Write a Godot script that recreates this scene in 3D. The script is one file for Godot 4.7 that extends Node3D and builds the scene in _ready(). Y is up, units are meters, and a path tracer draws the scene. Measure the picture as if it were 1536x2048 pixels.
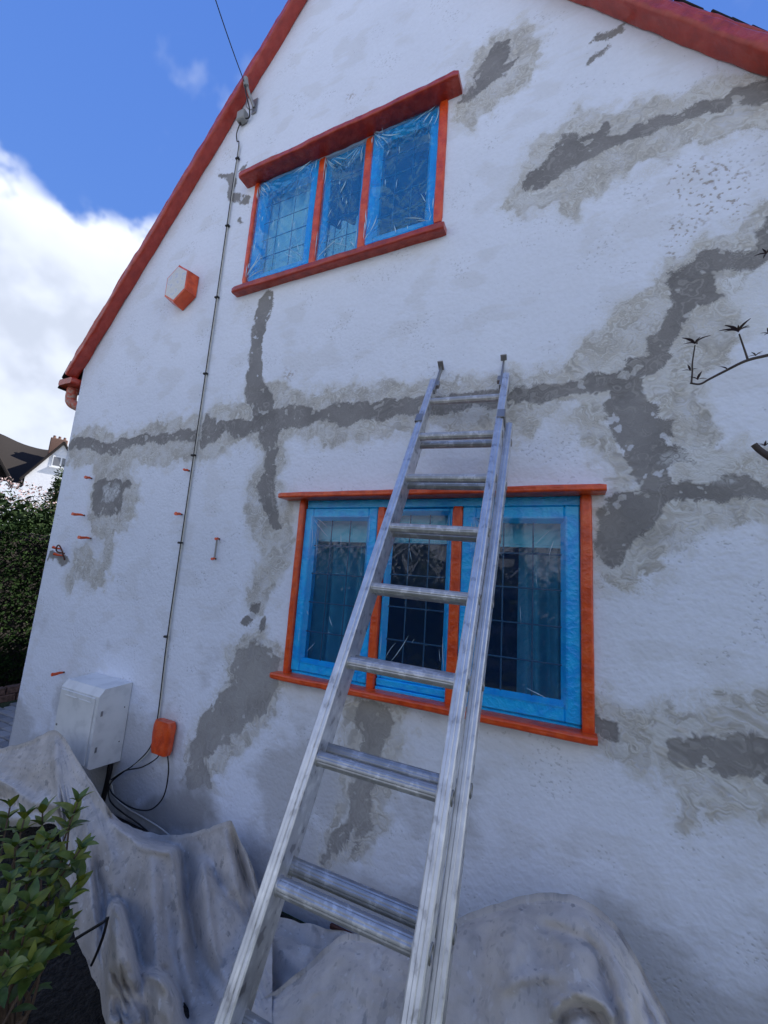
extends Node3D

# the house front stands in the plane z = 0 and faces +z; the garden ground lies at y = GROUND
const GROUND := -0.3
const X0 := -4.6
const YTOP := 7.6
const PIX := 0.0039
const TW := 1560
const TH := 2048
const CHUNKS := 32

var marks := []
var chunk_color := []
var chunk_height := []
var cloth_color := []
var cloth_height := []
var cloth_spots := []
var sky_rows := []
var noise_a: FastNoiseLite
var noise_b: FastNoiseLite
var noise_ridge: FastNoiseLite
var noise_sky: FastNoiseLite
var noise_cell: FastNoiseLite
var rng := RandomNumberGenerator.new()
var mats := {}


# ---------------------------------------------------------------- helpers: noise and numbers

func make_noise(s: int, kind := FastNoiseLite.FRACTAL_FBM, octaves := 3) -> FastNoiseLite:
	var n := FastNoiseLite.new()
	n.noise_type = FastNoiseLite.TYPE_SIMPLEX_SMOOTH
	n.seed = s
	n.frequency = 1.0
	n.fractal_type = kind
	n.fractal_octaves = octaves
	return n


func rnd(a: float, b: float) -> float:
	return rng.randf_range(a, b)


func lin(r: float, g: float, b: float) -> Color:
	return Color(r, g, b).linear_to_srgb()


# ---------------------------------------------------------------- helpers: objects

var used := {}

func numbered(called: String) -> String:
	if not used.has(called):
		used[called] = 0
		return called
	used[called] += 1
	return "%s_%03d" % [called, used[called]]


func tag(o: Node3D, label: String, category: String, group := "") -> Node3D:
	o.set_meta("label", label)
	o.set_meta("category", category)
	if group:
		o.set_meta("group", group)
	return o


func thing(called: String, label: String, category: String, at := Vector3.ZERO, group := "") -> Node3D:
	var o := Node3D.new()
	o.name = numbered(called)
	add_child(o)
	o.position = at
	return tag(o, label, category, group)


func part(called: String, mesh: Mesh, material: Material, parent: Node3D, label := "") -> MeshInstance3D:
	var o := MeshInstance3D.new()
	o.name = numbered(called) if parent == self else called
	o.mesh = mesh
	o.material_override = material
	parent.add_child(o, true)
	if parent != self:
		o.position = Vector3.ZERO
	if label:
		o.set_meta("label", label)
	return o


func structure(called: String, mesh: Mesh, material: Material) -> MeshInstance3D:
	var o := part(called, mesh, material, self)
	o.set_meta("kind", "structure")
	return o


# ---------------------------------------------------------------- helpers: shapes (corners run counter-clockwise seen from outside)

func begin() -> SurfaceTool:
	var st := SurfaceTool.new()
	st.begin(Mesh.PRIMITIVE_TRIANGLES)
	return st


func flat(st: SurfaceTool) -> ArrayMesh:
	st.generate_normals()
	return st.commit()


func tri(st: SurfaceTool, a: Vector3, b: Vector3, c: Vector3) -> void:
	st.set_smooth_group(-1)
	st.add_vertex(a)
	st.add_vertex(c)
	st.add_vertex(b)


func quad(st: SurfaceTool, a: Vector3, b: Vector3, c: Vector3, d: Vector3) -> void:
	tri(st, a, b, c)
	tri(st, a, c, d)


# a box with chamfered edges, centred on t
func bevel_box(st: SurfaceTool, t: Transform3D, size: Vector3, b: float) -> void:
	var h := size * 0.5
	b = minf(b, minf(h.x, minf(h.y, h.z)) * 0.9)
	for axis in 3:
		var u := (axis + 1) % 3
		var v := (axis + 2) % 3
		for s in [-1.0, 1.0]:
			var p := []
			for k in [[-1, -1], [1, -1], [1, 1], [-1, 1]]:
				var q := Vector3.ZERO
				q[axis] = h[axis] * s
				q[u] = (h[u] - b) * k[0]
				q[v] = (h[v] - b) * k[1]
				p.append(t * q)
			if s > 0:
				quad(st, p[0], p[1], p[2], p[3])
			else:
				quad(st, p[3], p[2], p[1], p[0])
		# the four edges along this axis
		for su in [-1.0, 1.0]:
			for sv in [-1.0, 1.0]:
				var e := []
				for k in [[-1, 0], [1, 0], [1, 1], [-1, 1]]:
					var q := Vector3.ZERO
					q[axis] = (h[axis] - b) * k[0]
					q[u] = (h[u] if k[1] == 0 else h[u] - b) * su
					q[v] = (h[v] - b if k[1] == 0 else h[v]) * sv
					e.append(t * q)
				if su * sv > 0:
					quad(st, e[3], e[2], e[1], e[0])
				else:
					quad(st, e[0], e[1], e[2], e[3])
	for sx in [-1.0, 1.0]:
		for sy in [-1.0, 1.0]:
			for sz in [-1.0, 1.0]:
				var s := Vector3(sx, sy, sz)
				var a := t * (Vector3(h.x, h.y - b, h.z - b) * s)
				var c := t * (Vector3(h.x - b, h.y, h.z - b) * s)
				var d := t * (Vector3(h.x - b, h.y - b, h.z) * s)
				if sx * sy * sz > 0:
					tri(st, a, c, d)
				else:
					tri(st, a, d, c)


func box_mesh(lo: Vector3, hi: Vector3, b := 0.004) -> ArrayMesh:
	var st := begin()
	bevel_box(st, Transform3D(Basis(), (lo + hi) * 0.5), hi - lo, b)
	return flat(st)


func smooth_points(pts: Array, per: int) -> PackedVector3Array:
	var r := PackedVector3Array()
	for i in pts.size() - 1:
		var p0: Vector3 = pts[maxi(i - 1, 0)]
		var p1: Vector3 = pts[i]
		var p2: Vector3 = pts[i + 1]
		var p3: Vector3 = pts[mini(i + 2, pts.size() - 1)]
		for k in per:
			r.append(p1.cubic_interpolate(p2, p0, p3, float(k) / per))
	r.append(pts[-1])
	return r


func vectors(flat_list: Array) -> Array:
	var r := []
	for i in range(0, flat_list.size(), 3):
		r.append(Vector3(flat_list[i], flat_list[i + 1], flat_list[i + 2]))
	return r


# a round tube along a line, r0 at its start and r1 at its end
func tube(st: SurfaceTool, pts: PackedVector3Array, r0: float, r1: float, sides := 8, caps := true) -> void:
	st.set_smooth_group(0)
	var side := Vector3.UP.cross(pts[1] - pts[0])
	if side.length() < 1e-4:
		side = Vector3.RIGHT
	var rings := []
	for i in pts.size():
		var d := (pts[mini(i + 1, pts.size() - 1)] - pts[maxi(i - 1, 0)]).normalized()
		side = (side - d * side.dot(d)).normalized()
		var up := d.cross(side)
		var r := lerpf(r0, r1, float(i) / (pts.size() - 1))
		var ring := PackedVector3Array()
		for k in sides:
			var a := TAU * k / sides
			ring.append(pts[i] + (side * cos(a) + up * sin(a)) * r)
		rings.append(ring)
	for i in pts.size() - 1:
		for k in sides:
			var k2 := (k + 1) % sides
			for v in [rings[i][k], rings[i + 1][k2], rings[i][k2], rings[i][k], rings[i + 1][k], rings[i + 1][k2]]:
				st.add_vertex(v)
	if caps:
		for k in sides:
			var k2 := (k + 1) % sides
			tri(st, pts[0], rings[0][k2], rings[0][k])
			tri(st, pts[-1], rings[-1][k], rings[-1][k2])


func tube_mesh(pts: PackedVector3Array, r0: float, r1: float, sides := 8) -> ArrayMesh:
	var st := begin()
	tube(st, pts, r0, r1, sides)
	return flat(st)


# a straight tube with fine treads along it
func ribbed_tube(st: SurfaceTool, a: Vector3, b: Vector3, r: float, depth: float, sides: int) -> void:
	st.set_smooth_group(-1)
	var d := (b - a).normalized()
	var x := Vector3.UP.cross(d).normalized()
	var y := d.cross(x)
	var ring := []
	for k in sides:
		var rr := r - (depth if k % 4 == 0 else 0.0)
		ring.append((x * cos(TAU * k / sides) + y * sin(TAU * k / sides)) * rr)
	for k in sides:
		var p: Vector3 = ring[k]
		var q: Vector3 = ring[(k + 1) % sides]
		quad(st, a + p, a + q, b + q, b + p)


# a board wrapped in film: a rounded rectangle swept from a to b, its skin pulled about by folds
func wrapped_board(a: Vector3, b: Vector3, u: Vector3, v: Vector3, wu: float, wv: float, r: float, wave: float, salt: float) -> ArrayMesh:
	var st := begin()
	st.set_smooth_group(0)
	var prof := []
	for c in [[1, 1], [-1, 1], [-1, -1], [1, -1]]:
		for k in 3:
			var base := atan2(c[1], c[0])
			var ang := base + (k - 1) * PI / 5
			prof.append([Vector2((wu * 0.5 - r) * c[0] + cos(ang) * r * 1.15, (wv * 0.5 - r) * c[1] + sin(ang) * r * 1.15)])
		var nx := [[-1, 1], [-1, -1], [1, -1], [1, 1]][[[1, 1], [-1, 1], [-1, -1], [1, -1]].find(c)] as Array
		for k in [0.3, 0.7]:
			var e0 := Vector2((wu * 0.5 - r) * c[0], (wv * 0.5 - r) * c[1])
			var e1 := Vector2((wu * 0.5 - r) * nx[0], (wv * 0.5 - r) * nx[1])
			var out := Vector2(0, c[1]) if c[1] == nx[1] else Vector2(c[0], 0)
			prof.append([e0.lerp(e1, k) + out * r])
	var n := maxi(6, int(a.distance_to(b) / 0.025))
	var axis := (b - a).normalized()
	var rings := []
	for i in n + 1:
		var t := float(i) / n
		var ends := 1.0
		var push := 0.0
		if i == 0 or i == n:
			ends = 0.86
			push = -r * 0.3 if i == 0 else r * 0.3
		var o := a.lerp(b, t) + axis * push
		var ring := PackedVector3Array()
		for k in prof.size():
			var q: Vector2 = prof[k][0] * ends
			var along := t * a.distance_to(b)
			var f := noise_a.get_noise_3d(along * 3.0 + salt, q.x * 14.0, q.y * 14.0) * wave * 1.6
			f += noise_ridge.get_noise_3d(along * 5.0 + salt + q.x * 9.0, q.x * 20.0 + salt, q.y * 20.0) * wave * 0.7
			q += q.normalized() * f
			ring.append(o + u * q.x + v * q.y)
		rings.append(ring)
	var flip := u.cross(v).dot(axis) < 0
	var m := prof.size()
	for i in n:
		for k in m:
			var k2 := (k + 1) % m
			var c := [rings[i][k], rings[i + 1][k2], rings[i][k2], rings[i][k], rings[i + 1][k], rings[i + 1][k2]]
			if flip:
				c.reverse()
			for p in c:
				st.add_vertex(p)
	for k in m:
		var k2 := (k + 1) % m
		var e := [[a - axis * r * 0.3, rings[0][k2], rings[0][k]], [b + axis * r * 0.3, rings[n][k], rings[n][k2]]]
		for q in e:
			if flip:
				tri(st, q[0], q[2], q[1])
			else:
				tri(st, q[0], q[1], q[2])
	return flat(st)


func smooth_grid(pts: Array, material_uv := false) -> ArrayMesh:
	# pts[i][j]: rows of points that make a surface; normals point along (d/dj) x (d/di)
	var st := begin()
	st.set_smooth_group(0)
	var nj: int = pts[0].size()
	for i in pts.size():
		for j in nj:
			if material_uv:
				st.set_uv(Vector2(float(j) / (nj - 1), float(i) / (pts.size() - 1)))
			st.add_vertex(pts[i][j])
	for i in pts.size() - 1:
		for j in nj - 1:
			var k := i * nj + j
			for q in [k, k + nj + 1, k + nj, k, k + 1, k + nj + 1]:
				st.add_index(q)
	st.generate_normals()
	return st.commit()


# ---------------------------------------------------------------- the wall's repairs: each mark is a smear or a patch of cement in metres on the wall

func mark(kind: String, flat_list: Array) -> void:
	var p := PackedVector2Array()
	for i in range(0, flat_list.size(), 2):
		p.append(Vector2(flat_list[i], flat_list[i + 1]))
	var box := Rect2(p[0], Vector2.ZERO)
	for q in p:
		box = box.expand(q)
	marks.append([kind, p, box.grow(0.12)])


func edge_distance(p: Vector2, poly: PackedVector2Array) -> float:
	var best := 1e9
	var inside := false
	var n := poly.size()
	var b := poly[n - 1]
	for i in n:
		var a := poly[i]
		var e := b - a
		var w := p - a
		var q := w - e * clampf(w.dot(e) / e.length_squared(), 0.0, 1.0)
		best = minf(best, q.length_squared())
		if (a.y > p.y) != (b.y > p.y) and p.x < e.x * (p.y - a.y) / e.y + a.x:
			inside = not inside
		b = a
	best = sqrt(best)
	return -best if inside else best


func bake_wall(chunk: int) -> void:
	var rows := TH / CHUNKS
	var color := PackedByteArray()
	color.resize(rows * TW * 3)
	var height := PackedFloat32Array()
	height.resize(rows * TW)
	var white := Vector3(0.775, 0.825, 0.925)
	var row := PackedVector3Array()
	row.resize(TW)
	var hs := PackedFloat32Array()
	hs.resize(TW)
	for r in rows:
		var y := YTOP - (chunk * rows + r + 0.5) * PIX
		for i in TW:
			var x := X0 + (i + 0.5) * PIX
			var big := noise_a.get_noise_2d(x * 1.3, y * 1.3)
			var fine := noise_b.get_noise_2d(x * 26.0, y * 30.0)
			var trowel := noise_b.get_noise_2d(x * 5.0 + big * 2.0, y * 17.0)
			var c := white * (1.0 + 0.035 * big + 0.03 * fine + 0.02 * trowel)
			# rubbed, greyer places where the old paint wears thin
			var worn := smoothstep(0.12, 0.5, noise_a.get_noise_2d(x * 2.1 + 40.0, y * 2.6) + trowel * 0.35)
			c = c.lerp(Vector3(0.62, 0.63, 0.64), worn * 0.3)
			var pit := noise_b.get_noise_2d(x * 34.0 + 90.0, y * 42.0)
			var sparse := 0.64 - 0.3 * smoothstep(0.1, 0.6, noise_a.get_noise_2d(x * 2.7 - 60.0, y * 3.1))
			if pit > sparse:
				c *= 1.0 - minf((pit - sparse) * 3.0, 0.22)
			# ragged splashed dirt low on the wall, its grey deepened to paint shade there
			var grime_shade := smoothstep(-0.1, 0.5, noise_a.get_noise_2d(x * 1.1 + 12.0, y * 1.3) + 0.35 * noise_b.get_noise_2d(x * 4.0, y * 4.0) + 0.12 * trowel - (y - 0.5) * 0.8)
			c = c.lerp(Vector3(0.45, 0.455, 0.465), grime_shade * 0.7)
			row[i] = c
			hs[i] = 0.5 + 0.14 * fine + 0.06 * trowel + 0.08 * noise_b.get_noise_2d(x * 55.0, y * 50.0) + 0.13 * noise_a.get_noise_2d(x * 8.0, y * 9.0) - (0.2 if pit > sparse + 0.04 else 0.0)
		for m in marks:
			var box: Rect2 = m[2]
			if y < box.position.y or y > box.end.y:
				continue
			var kind: String = m[0]
			var poly: PackedVector2Array = m[1]
			var i0 := clampi(int((box.position.x - X0) / PIX), 0, TW)
			var i1 := clampi(int((box.end.x - X0) / PIX), 0, TW)
			for i in range(i0, i1):
				var x := X0 + (i + 0.5) * PIX
				var wx := noise_b.get_noise_2d(x * 6.0, y * 6.0 + 31.0)
				var wy := noise_b.get_noise_2d(x * 6.0 + 71.0, y * 6.0)
				var rough := noise_b.get_noise_2d(x * 22.0 + 11.0, y * 22.0)
				var soft := kind == "wash" or kind == "white" or kind == "damp"
				var amp := 0.06 if soft else 0.03
				var ragged := noise_b.get_noise_2d(x * 8.0 - 17.0, y * 8.0 + 4.0)
				var d := edge_distance(Vector2(x + wx * amp, y + wy * amp), poly) + ragged * (0.03 if soft else 0.018) + rough * 0.006 - (0.016 if soft else 0.006)
				if d > 0.09:
					continue
				# brush marks sweep round in arcs
				var cell := noise_cell.get_noise_2d(x * 5.0 + wx * 0.9, y * 5.0 + wy * 0.9)
				var turn := cell * 2.2 + 0.7 + 0.25 * wx
				var bx := x * cos(turn) + y * sin(turn)
				var by := y * cos(turn) - x * sin(turn)
				var brush := 0.5 + 0.75 * noise_b.get_noise_2d(bx * 3.5 + cell * 31.0, by * 30.0)
				if kind == "wash":
					var halo := smoothstep(0.085, 0.0, d + 0.06 * wx) * clampf(0.25 + 0.8 * (brush - 0.35), 0.0, 0.6)
					row[i] = row[i].lerp(Vector3(0.62, 0.62, 0.59), halo)
					var a := smoothstep(0.014, -0.012, d + (brush - 0.5) * 0.04) * clampf(0.84 + 0.55 * noise_a.get_noise_2d(x * 6.0, y * 6.0 + 5.0) + 0.5 * (brush - 0.45), 0.2, 1.0)
					row[i] = row[i].lerp(Vector3(0.54, 0.525, 0.48) * (0.74 + 0.46 * brush), a * 0.93)
					# chalky strokes dragged through it, and thin places with the darker coat under them
					var drag := noise_a.get_noise_2d(bx * 2.2 + cell * 57.0, by * 8.0) * 0.8 + cell * 0.22
					row[i] = row[i].lerp(Vector3(0.68, 0.7, 0.7), a * 0.75 * smoothstep(0.12, 0.34, drag + 0.25 * (brush - 0.5)))
					row[i] = row[i].lerp(Vector3(0.36, 0.35, 0.33), a * 0.6 * smoothstep(0.16, 0.4, -drag + 0.3 * (brush - 0.5)))
					hs[i] = lerpf(hs[i], 0.55 + 0.55 * (brush - 0.5) + 0.2 * rough, minf(a * 1.2, 1.0) * 0.8)
				elif kind == "white":
					var a := smoothstep(0.02, -0.03, d) * clampf(0.35 + 0.9 * (brush - 0.3), 0.0, 1.0)
					row[i] = row[i].lerp(Vector3(0.72, 0.75, 0.77) * (0.9 + 0.15 * brush), a * 0.9)
					hs[i] = lerpf(hs[i], 0.7 + 0.3 * (brush - 0.5), a * 0.7)
				elif kind == "damp":
					var a := smoothstep(0.05, -0.08, d) * 0.72
					row[i] = row[i].lerp(Vector3(0.26, 0.255, 0.25) * (0.93 + 0.15 * brush), a)
					hs[i] = lerpf(hs[i], 0.5 + 0.1 * (brush - 0.5), a * 0.7)
				elif kind == "speck":
					var fleck := noise_b.get_noise_2d(x * 26.0 + 3.0, y * 30.0 + 50.0)
					var small: bool = box.size.x > 0.5
					var a := smoothstep(0.02, -0.06, d) * smoothstep(0.34 if small else 0.05, 0.42 if small else 0.15, fleck + 0.15 * rough)
					row[i] = row[i].lerp(Vector3(0.36, 0.31, 0.28), a * 0.75)
					hs[i] -= a * 0.35
				else:
					var e := d + (brush - 0.5) * 0.018
					var a := smoothstep(0.006, -0.008, e)
					if kind == "mid":
						a *= 0.9
					# the old paint shows through in a few scraped spots
					if d > -0.05 and ragged > 0.42:
						a *= 0.35
					var tone := 0.82 + 0.24 * brush + 0.2 * noise_a.get_noise_2d(x * 3.0, y * 3.0)
					row[i] = row[i].lerp((Vector3(0.33, 0.32, 0.305) if kind == "mid" else Vector3(0.245, 0.237, 0.23)) * tone, a * 0.96)
					var drag := noise_a.get_noise_2d(bx * 2.2 + cell * 57.0, by * 7.0) * 0.8 + cell * 0.2
					row[i] = row[i].lerp(Vector3(0.37, 0.36, 0.345), a * 0.6 * smoothstep(0.2, 0.42, drag + 0.3 * (brush - 0.5)))
					hs[i] = lerpf(hs[i], 0.62 + 0.08 * (brush - 0.5) + 0.05 * rough, a * 0.85)
					if absf(e) < 0.012:
						hs[i] += 0.12
		for i in TW:
			var c := Color(row[i].x, row[i].y, row[i].z).linear_to_srgb()
			var k := (r * TW + i) * 3
			color[k] = clampi(int(c.r * 255.0 + 0.5), 0, 255)
			color[k + 1] = clampi(int(c.g * 255.0 + 0.5), 0, 255)
			color[k + 2] = clampi(int(c.b * 255.0 + 0.5), 0, 255)
			height[r * TW + i] = hs[i]
	chunk_color[chunk] = color
	chunk_height[chunk] = height


func joined_bytes(list: Array) -> PackedByteArray:
	var r := PackedByteArray()
	for c in list:
		r.append_array(c)
	return r


func joined_floats(list: Array) -> PackedByteArray:
	var r := PackedFloat32Array()
	for c in list:
		r.append_array(c)
	return r.to_byte_array()


func run_chunks(task: Callable, n: int) -> void:
	var id := WorkerThreadPool.add_group_task(task, n)
	WorkerThreadPool.wait_for_group_task_completion(id)


# dust-sheet canvas: stained cotton with dried drips and plaster crumbs; a tile of CT metres
const CT := 1.5
const CN := 1024

func bake_cloth(chunk: int) -> void:
	var rows := CN / CHUNKS
	var color := PackedByteArray()
	color.resize(rows * CN * 3)
	var height := PackedFloat32Array()
	height.resize(rows * CN)
	var tint := PackedVector3Array()
	tint.resize(rows * CN)
	for r in rows:
		var v := float(chunk * rows + r) / CN * TAU
		for i in CN:
			var u := float(i) / CN * TAU
			var p := Vector3(cos(u), sin(u), cos(v)) * 1.0
			var q := sin(v)
			var big := noise_a.get_noise_3d(p.x * 1.2 + q * 0.7, p.y * 1.2 + 3.0, p.z * 1.2 + q)
			var mid := noise_b.get_noise_3d(p.x * 4.5 + q * 3.1, p.y * 4.5, p.z * 4.5 + q * 2.7)
			var fine := noise_b.get_noise_2d(float(i) * 0.35, float(chunk * rows + r) * 0.35)
			var c := Vector3(0.54, 0.5, 0.45) * (1.0 + 0.34 * big + 0.18 * mid + 0.1 * fine)
			c = c.lerp(Vector3(0.3, 0.285, 0.27), smoothstep(0.3, 0.6, mid) * 0.15)
			tint[r * CN + i] = c
			height[r * CN + i] = 0.45 + 0.07 * fine + 0.05 * mid
	var y0 := chunk * rows
	for s in cloth_spots:
		for wrap_y in [-CN, 0, CN]:
			var cy: float = s[1] + wrap_y
			if cy + s[2] * 2 < y0 or cy - s[2] * 2 > y0 + rows:
				continue
			for r in range(maxi(0, int(cy - s[2] * 2 - y0)), mini(rows, int(cy + s[2] * 2 - y0) + 1)):
				for dx in range(-int(s[2] * 2), int(s[2] * 2) + 1):
					var i := posmod(int(s[0]) + dx, CN)
					var dy := y0 + r - cy
					var qx: float = dx * cos(s[4]) + dy * sin(s[4])
					var qy: float = (dy * cos(s[4]) - dx * sin(s[4])) * s[5]
					var d: float = sqrt(qx * qx + qy * qy) / s[2] + 0.45 * noise_b.get_noise_2d(i * 0.11, (y0 + r) * 0.11)
					var a := smoothstep(1.0, 0.75, d)
					if a > 0.0:
						var k := r * CN + i
						tint[k] = tint[k].lerp(Vector3.ONE * s[3], a * s[6])
						height[k] += a * s[7]
	for k in rows * CN:
		var c := Color(tint[k].x, tint[k].y, tint[k].z).linear_to_srgb()
		color[k * 3] = clampi(int(c.r * 255.0), 0, 255)
		color[k * 3 + 1] = clampi(int(c.g * 255.0), 0, 255)
		color[k * 3 + 2] = clampi(int(c.b * 255.0), 0, 255)
	cloth_color[chunk] = color
	cloth_height[chunk] = height


# the sky: blue air, a bank of sunlit cloud round the horizon up to about 35 degrees, thin wisps above
const SW := 2560
const SH := 1280

func bake_sky(chunk: int) -> void:
	var rows := SH / CHUNKS
	var out := PackedFloat32Array()
	out.resize(rows * SW * 3)
	for r in rows:
		var el := PI * 0.5 - (chunk * rows + r + 0.5) / SH * PI
		var y := sin(el)
		for i in SW:
			var az := (i + 0.5) / SW * TAU
			var dir := Vector3(sin(az) * cos(el), y, -cos(az) * cos(el))
			var t := clampf(y, 0.0, 1.0)
			var c := Vector3(0.104, 0.215, 0.476).lerp(Vector3(0.046, 0.114, 0.37), pow(t, 0.7))
			if y > -0.05:
				var low := noise_sky.get_noise_3dv(dir * 1.6)
				var lump := noise_sky.get_noise_3dv(dir * 5.0 + Vector3(9, 3, 1))
				var edge := noise_sky.get_noise_3dv(dir * 14.0 + Vector3(2, 30, 1))
				var deg := rad_to_deg(el)
				var top := 34.5 + 7.0 * low + 3.5 * lump + 1.8 * edge
				var cover := smoothstep(1.4, -2.6, deg - top + 2.0 * absf(edge))
				var shade := 0.5 + 0.5 * smoothstep(-0.5, 0.45, lump + 0.5 * edge)
				var deep := smoothstep(0.0, 8.0, top - deg)
				var bright := Vector3(0.6, 0.63, 0.69).lerp(Vector3(0.27, 0.31, 0.39), deep * (1.0 - shade) * 1.5)
				bright = bright.lerp(Vector3(0.34, 0.375, 0.455) * (0.85 + 0.35 * shade), 0.75 * deep)
				c = c.lerp(bright, cover)
				var wisp := noise_sky.get_noise_3d(dir.x * 3.0 + dir.z * 2.0, dir.y * 9.0, dir.z * 7.0 - dir.x * 3.0)
				c = c.lerp(Vector3(0.52, 0.56, 0.62), 0.17 * smoothstep(0.25, 0.7, wisp) * (1.0 - cover))
			var k := (r * SW + i) * 3
			out[k] = c.x
			out[k + 1] = c.y
			out[k + 2] = c.z
	sky_rows[chunk] = out


# ---------------------------------------------------------------- materials

func grain(f: float, octaves: int, s: int, ramp := [], kind := FastNoiseLite.FRACTAL_FBM, size := 512) -> NoiseTexture2D:
	var n := FastNoiseLite.new()
	n.noise_type = FastNoiseLite.TYPE_SIMPLEX_SMOOTH
	n.frequency = f
	n.fractal_type = kind
	n.fractal_octaves = octaves
	n.seed = s
	var t := NoiseTexture2D.new()
	t.width = size
	t.height = size
	t.seamless = true
	t.noise = n
	if ramp:
		var g := Gradient.new()
		var offs := PackedFloat32Array()
		var cols := PackedColorArray()
		for e in ramp:
			offs.append(e[0])
			cols.append(e[1])
		g.offsets = offs
		g.colors = cols
		t.color_ramp = g
	return t


func plain(c: Color, rough: float, metal := 0.0) -> StandardMaterial3D:
	var m := StandardMaterial3D.new()
	m.albedo_color = c
	m.roughness = rough
	m.metallic = metal
	return m


func textured(tex: Texture2D, rough: float, scale: float, metal := 0.0, bump: Texture2D = null, bump_scale := 0.1) -> StandardMaterial3D:
	var m := plain(Color.WHITE, rough, metal)
	m.albedo_texture = tex
	m.uv1_triplanar = true
	m.uv1_world_triplanar = true
	m.uv1_scale = Vector3.ONE * scale
	if bump:
		m.heightmap_enabled = true
		m.heightmap_texture = bump
		m.heightmap_scale = bump_scale
	return m


func film_material(c: Color, dark: Color, rough: float, s: int) -> StandardMaterial3D:
	var m := textured(grain(0.012, 4, s, [[0.25, dark], [0.55, c], [0.8, c.lightened(0.08)]]), rough, 1.6, 0.0, grain(0.02, 5, s + 1, [], FastNoiseLite.FRACTAL_RIDGED), 0.35)
	m.clearcoat_enabled = true
	m.clearcoat = 0.35
	m.clearcoat_roughness = 0.25
	return m


func clear_film(c: Color, alpha: float, s: int) -> StandardMaterial3D:
	var m := plain(Color(c.r, c.g, c.b, alpha), 0.1)
	m.transparency = BaseMaterial3D.TRANSPARENCY_ALPHA
	m.cull_mode = BaseMaterial3D.CULL_DISABLED
	m.heightmap_enabled = true
	m.heightmap_texture = grain(0.012, 4, s, [], FastNoiseLite.FRACTAL_RIDGED)
	m.heightmap_scale = 0.12
	m.uv1_triplanar = true
	m.uv1_world_triplanar = true
	m.uv1_scale = Vector3.ONE * 1.9
	return m


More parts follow.
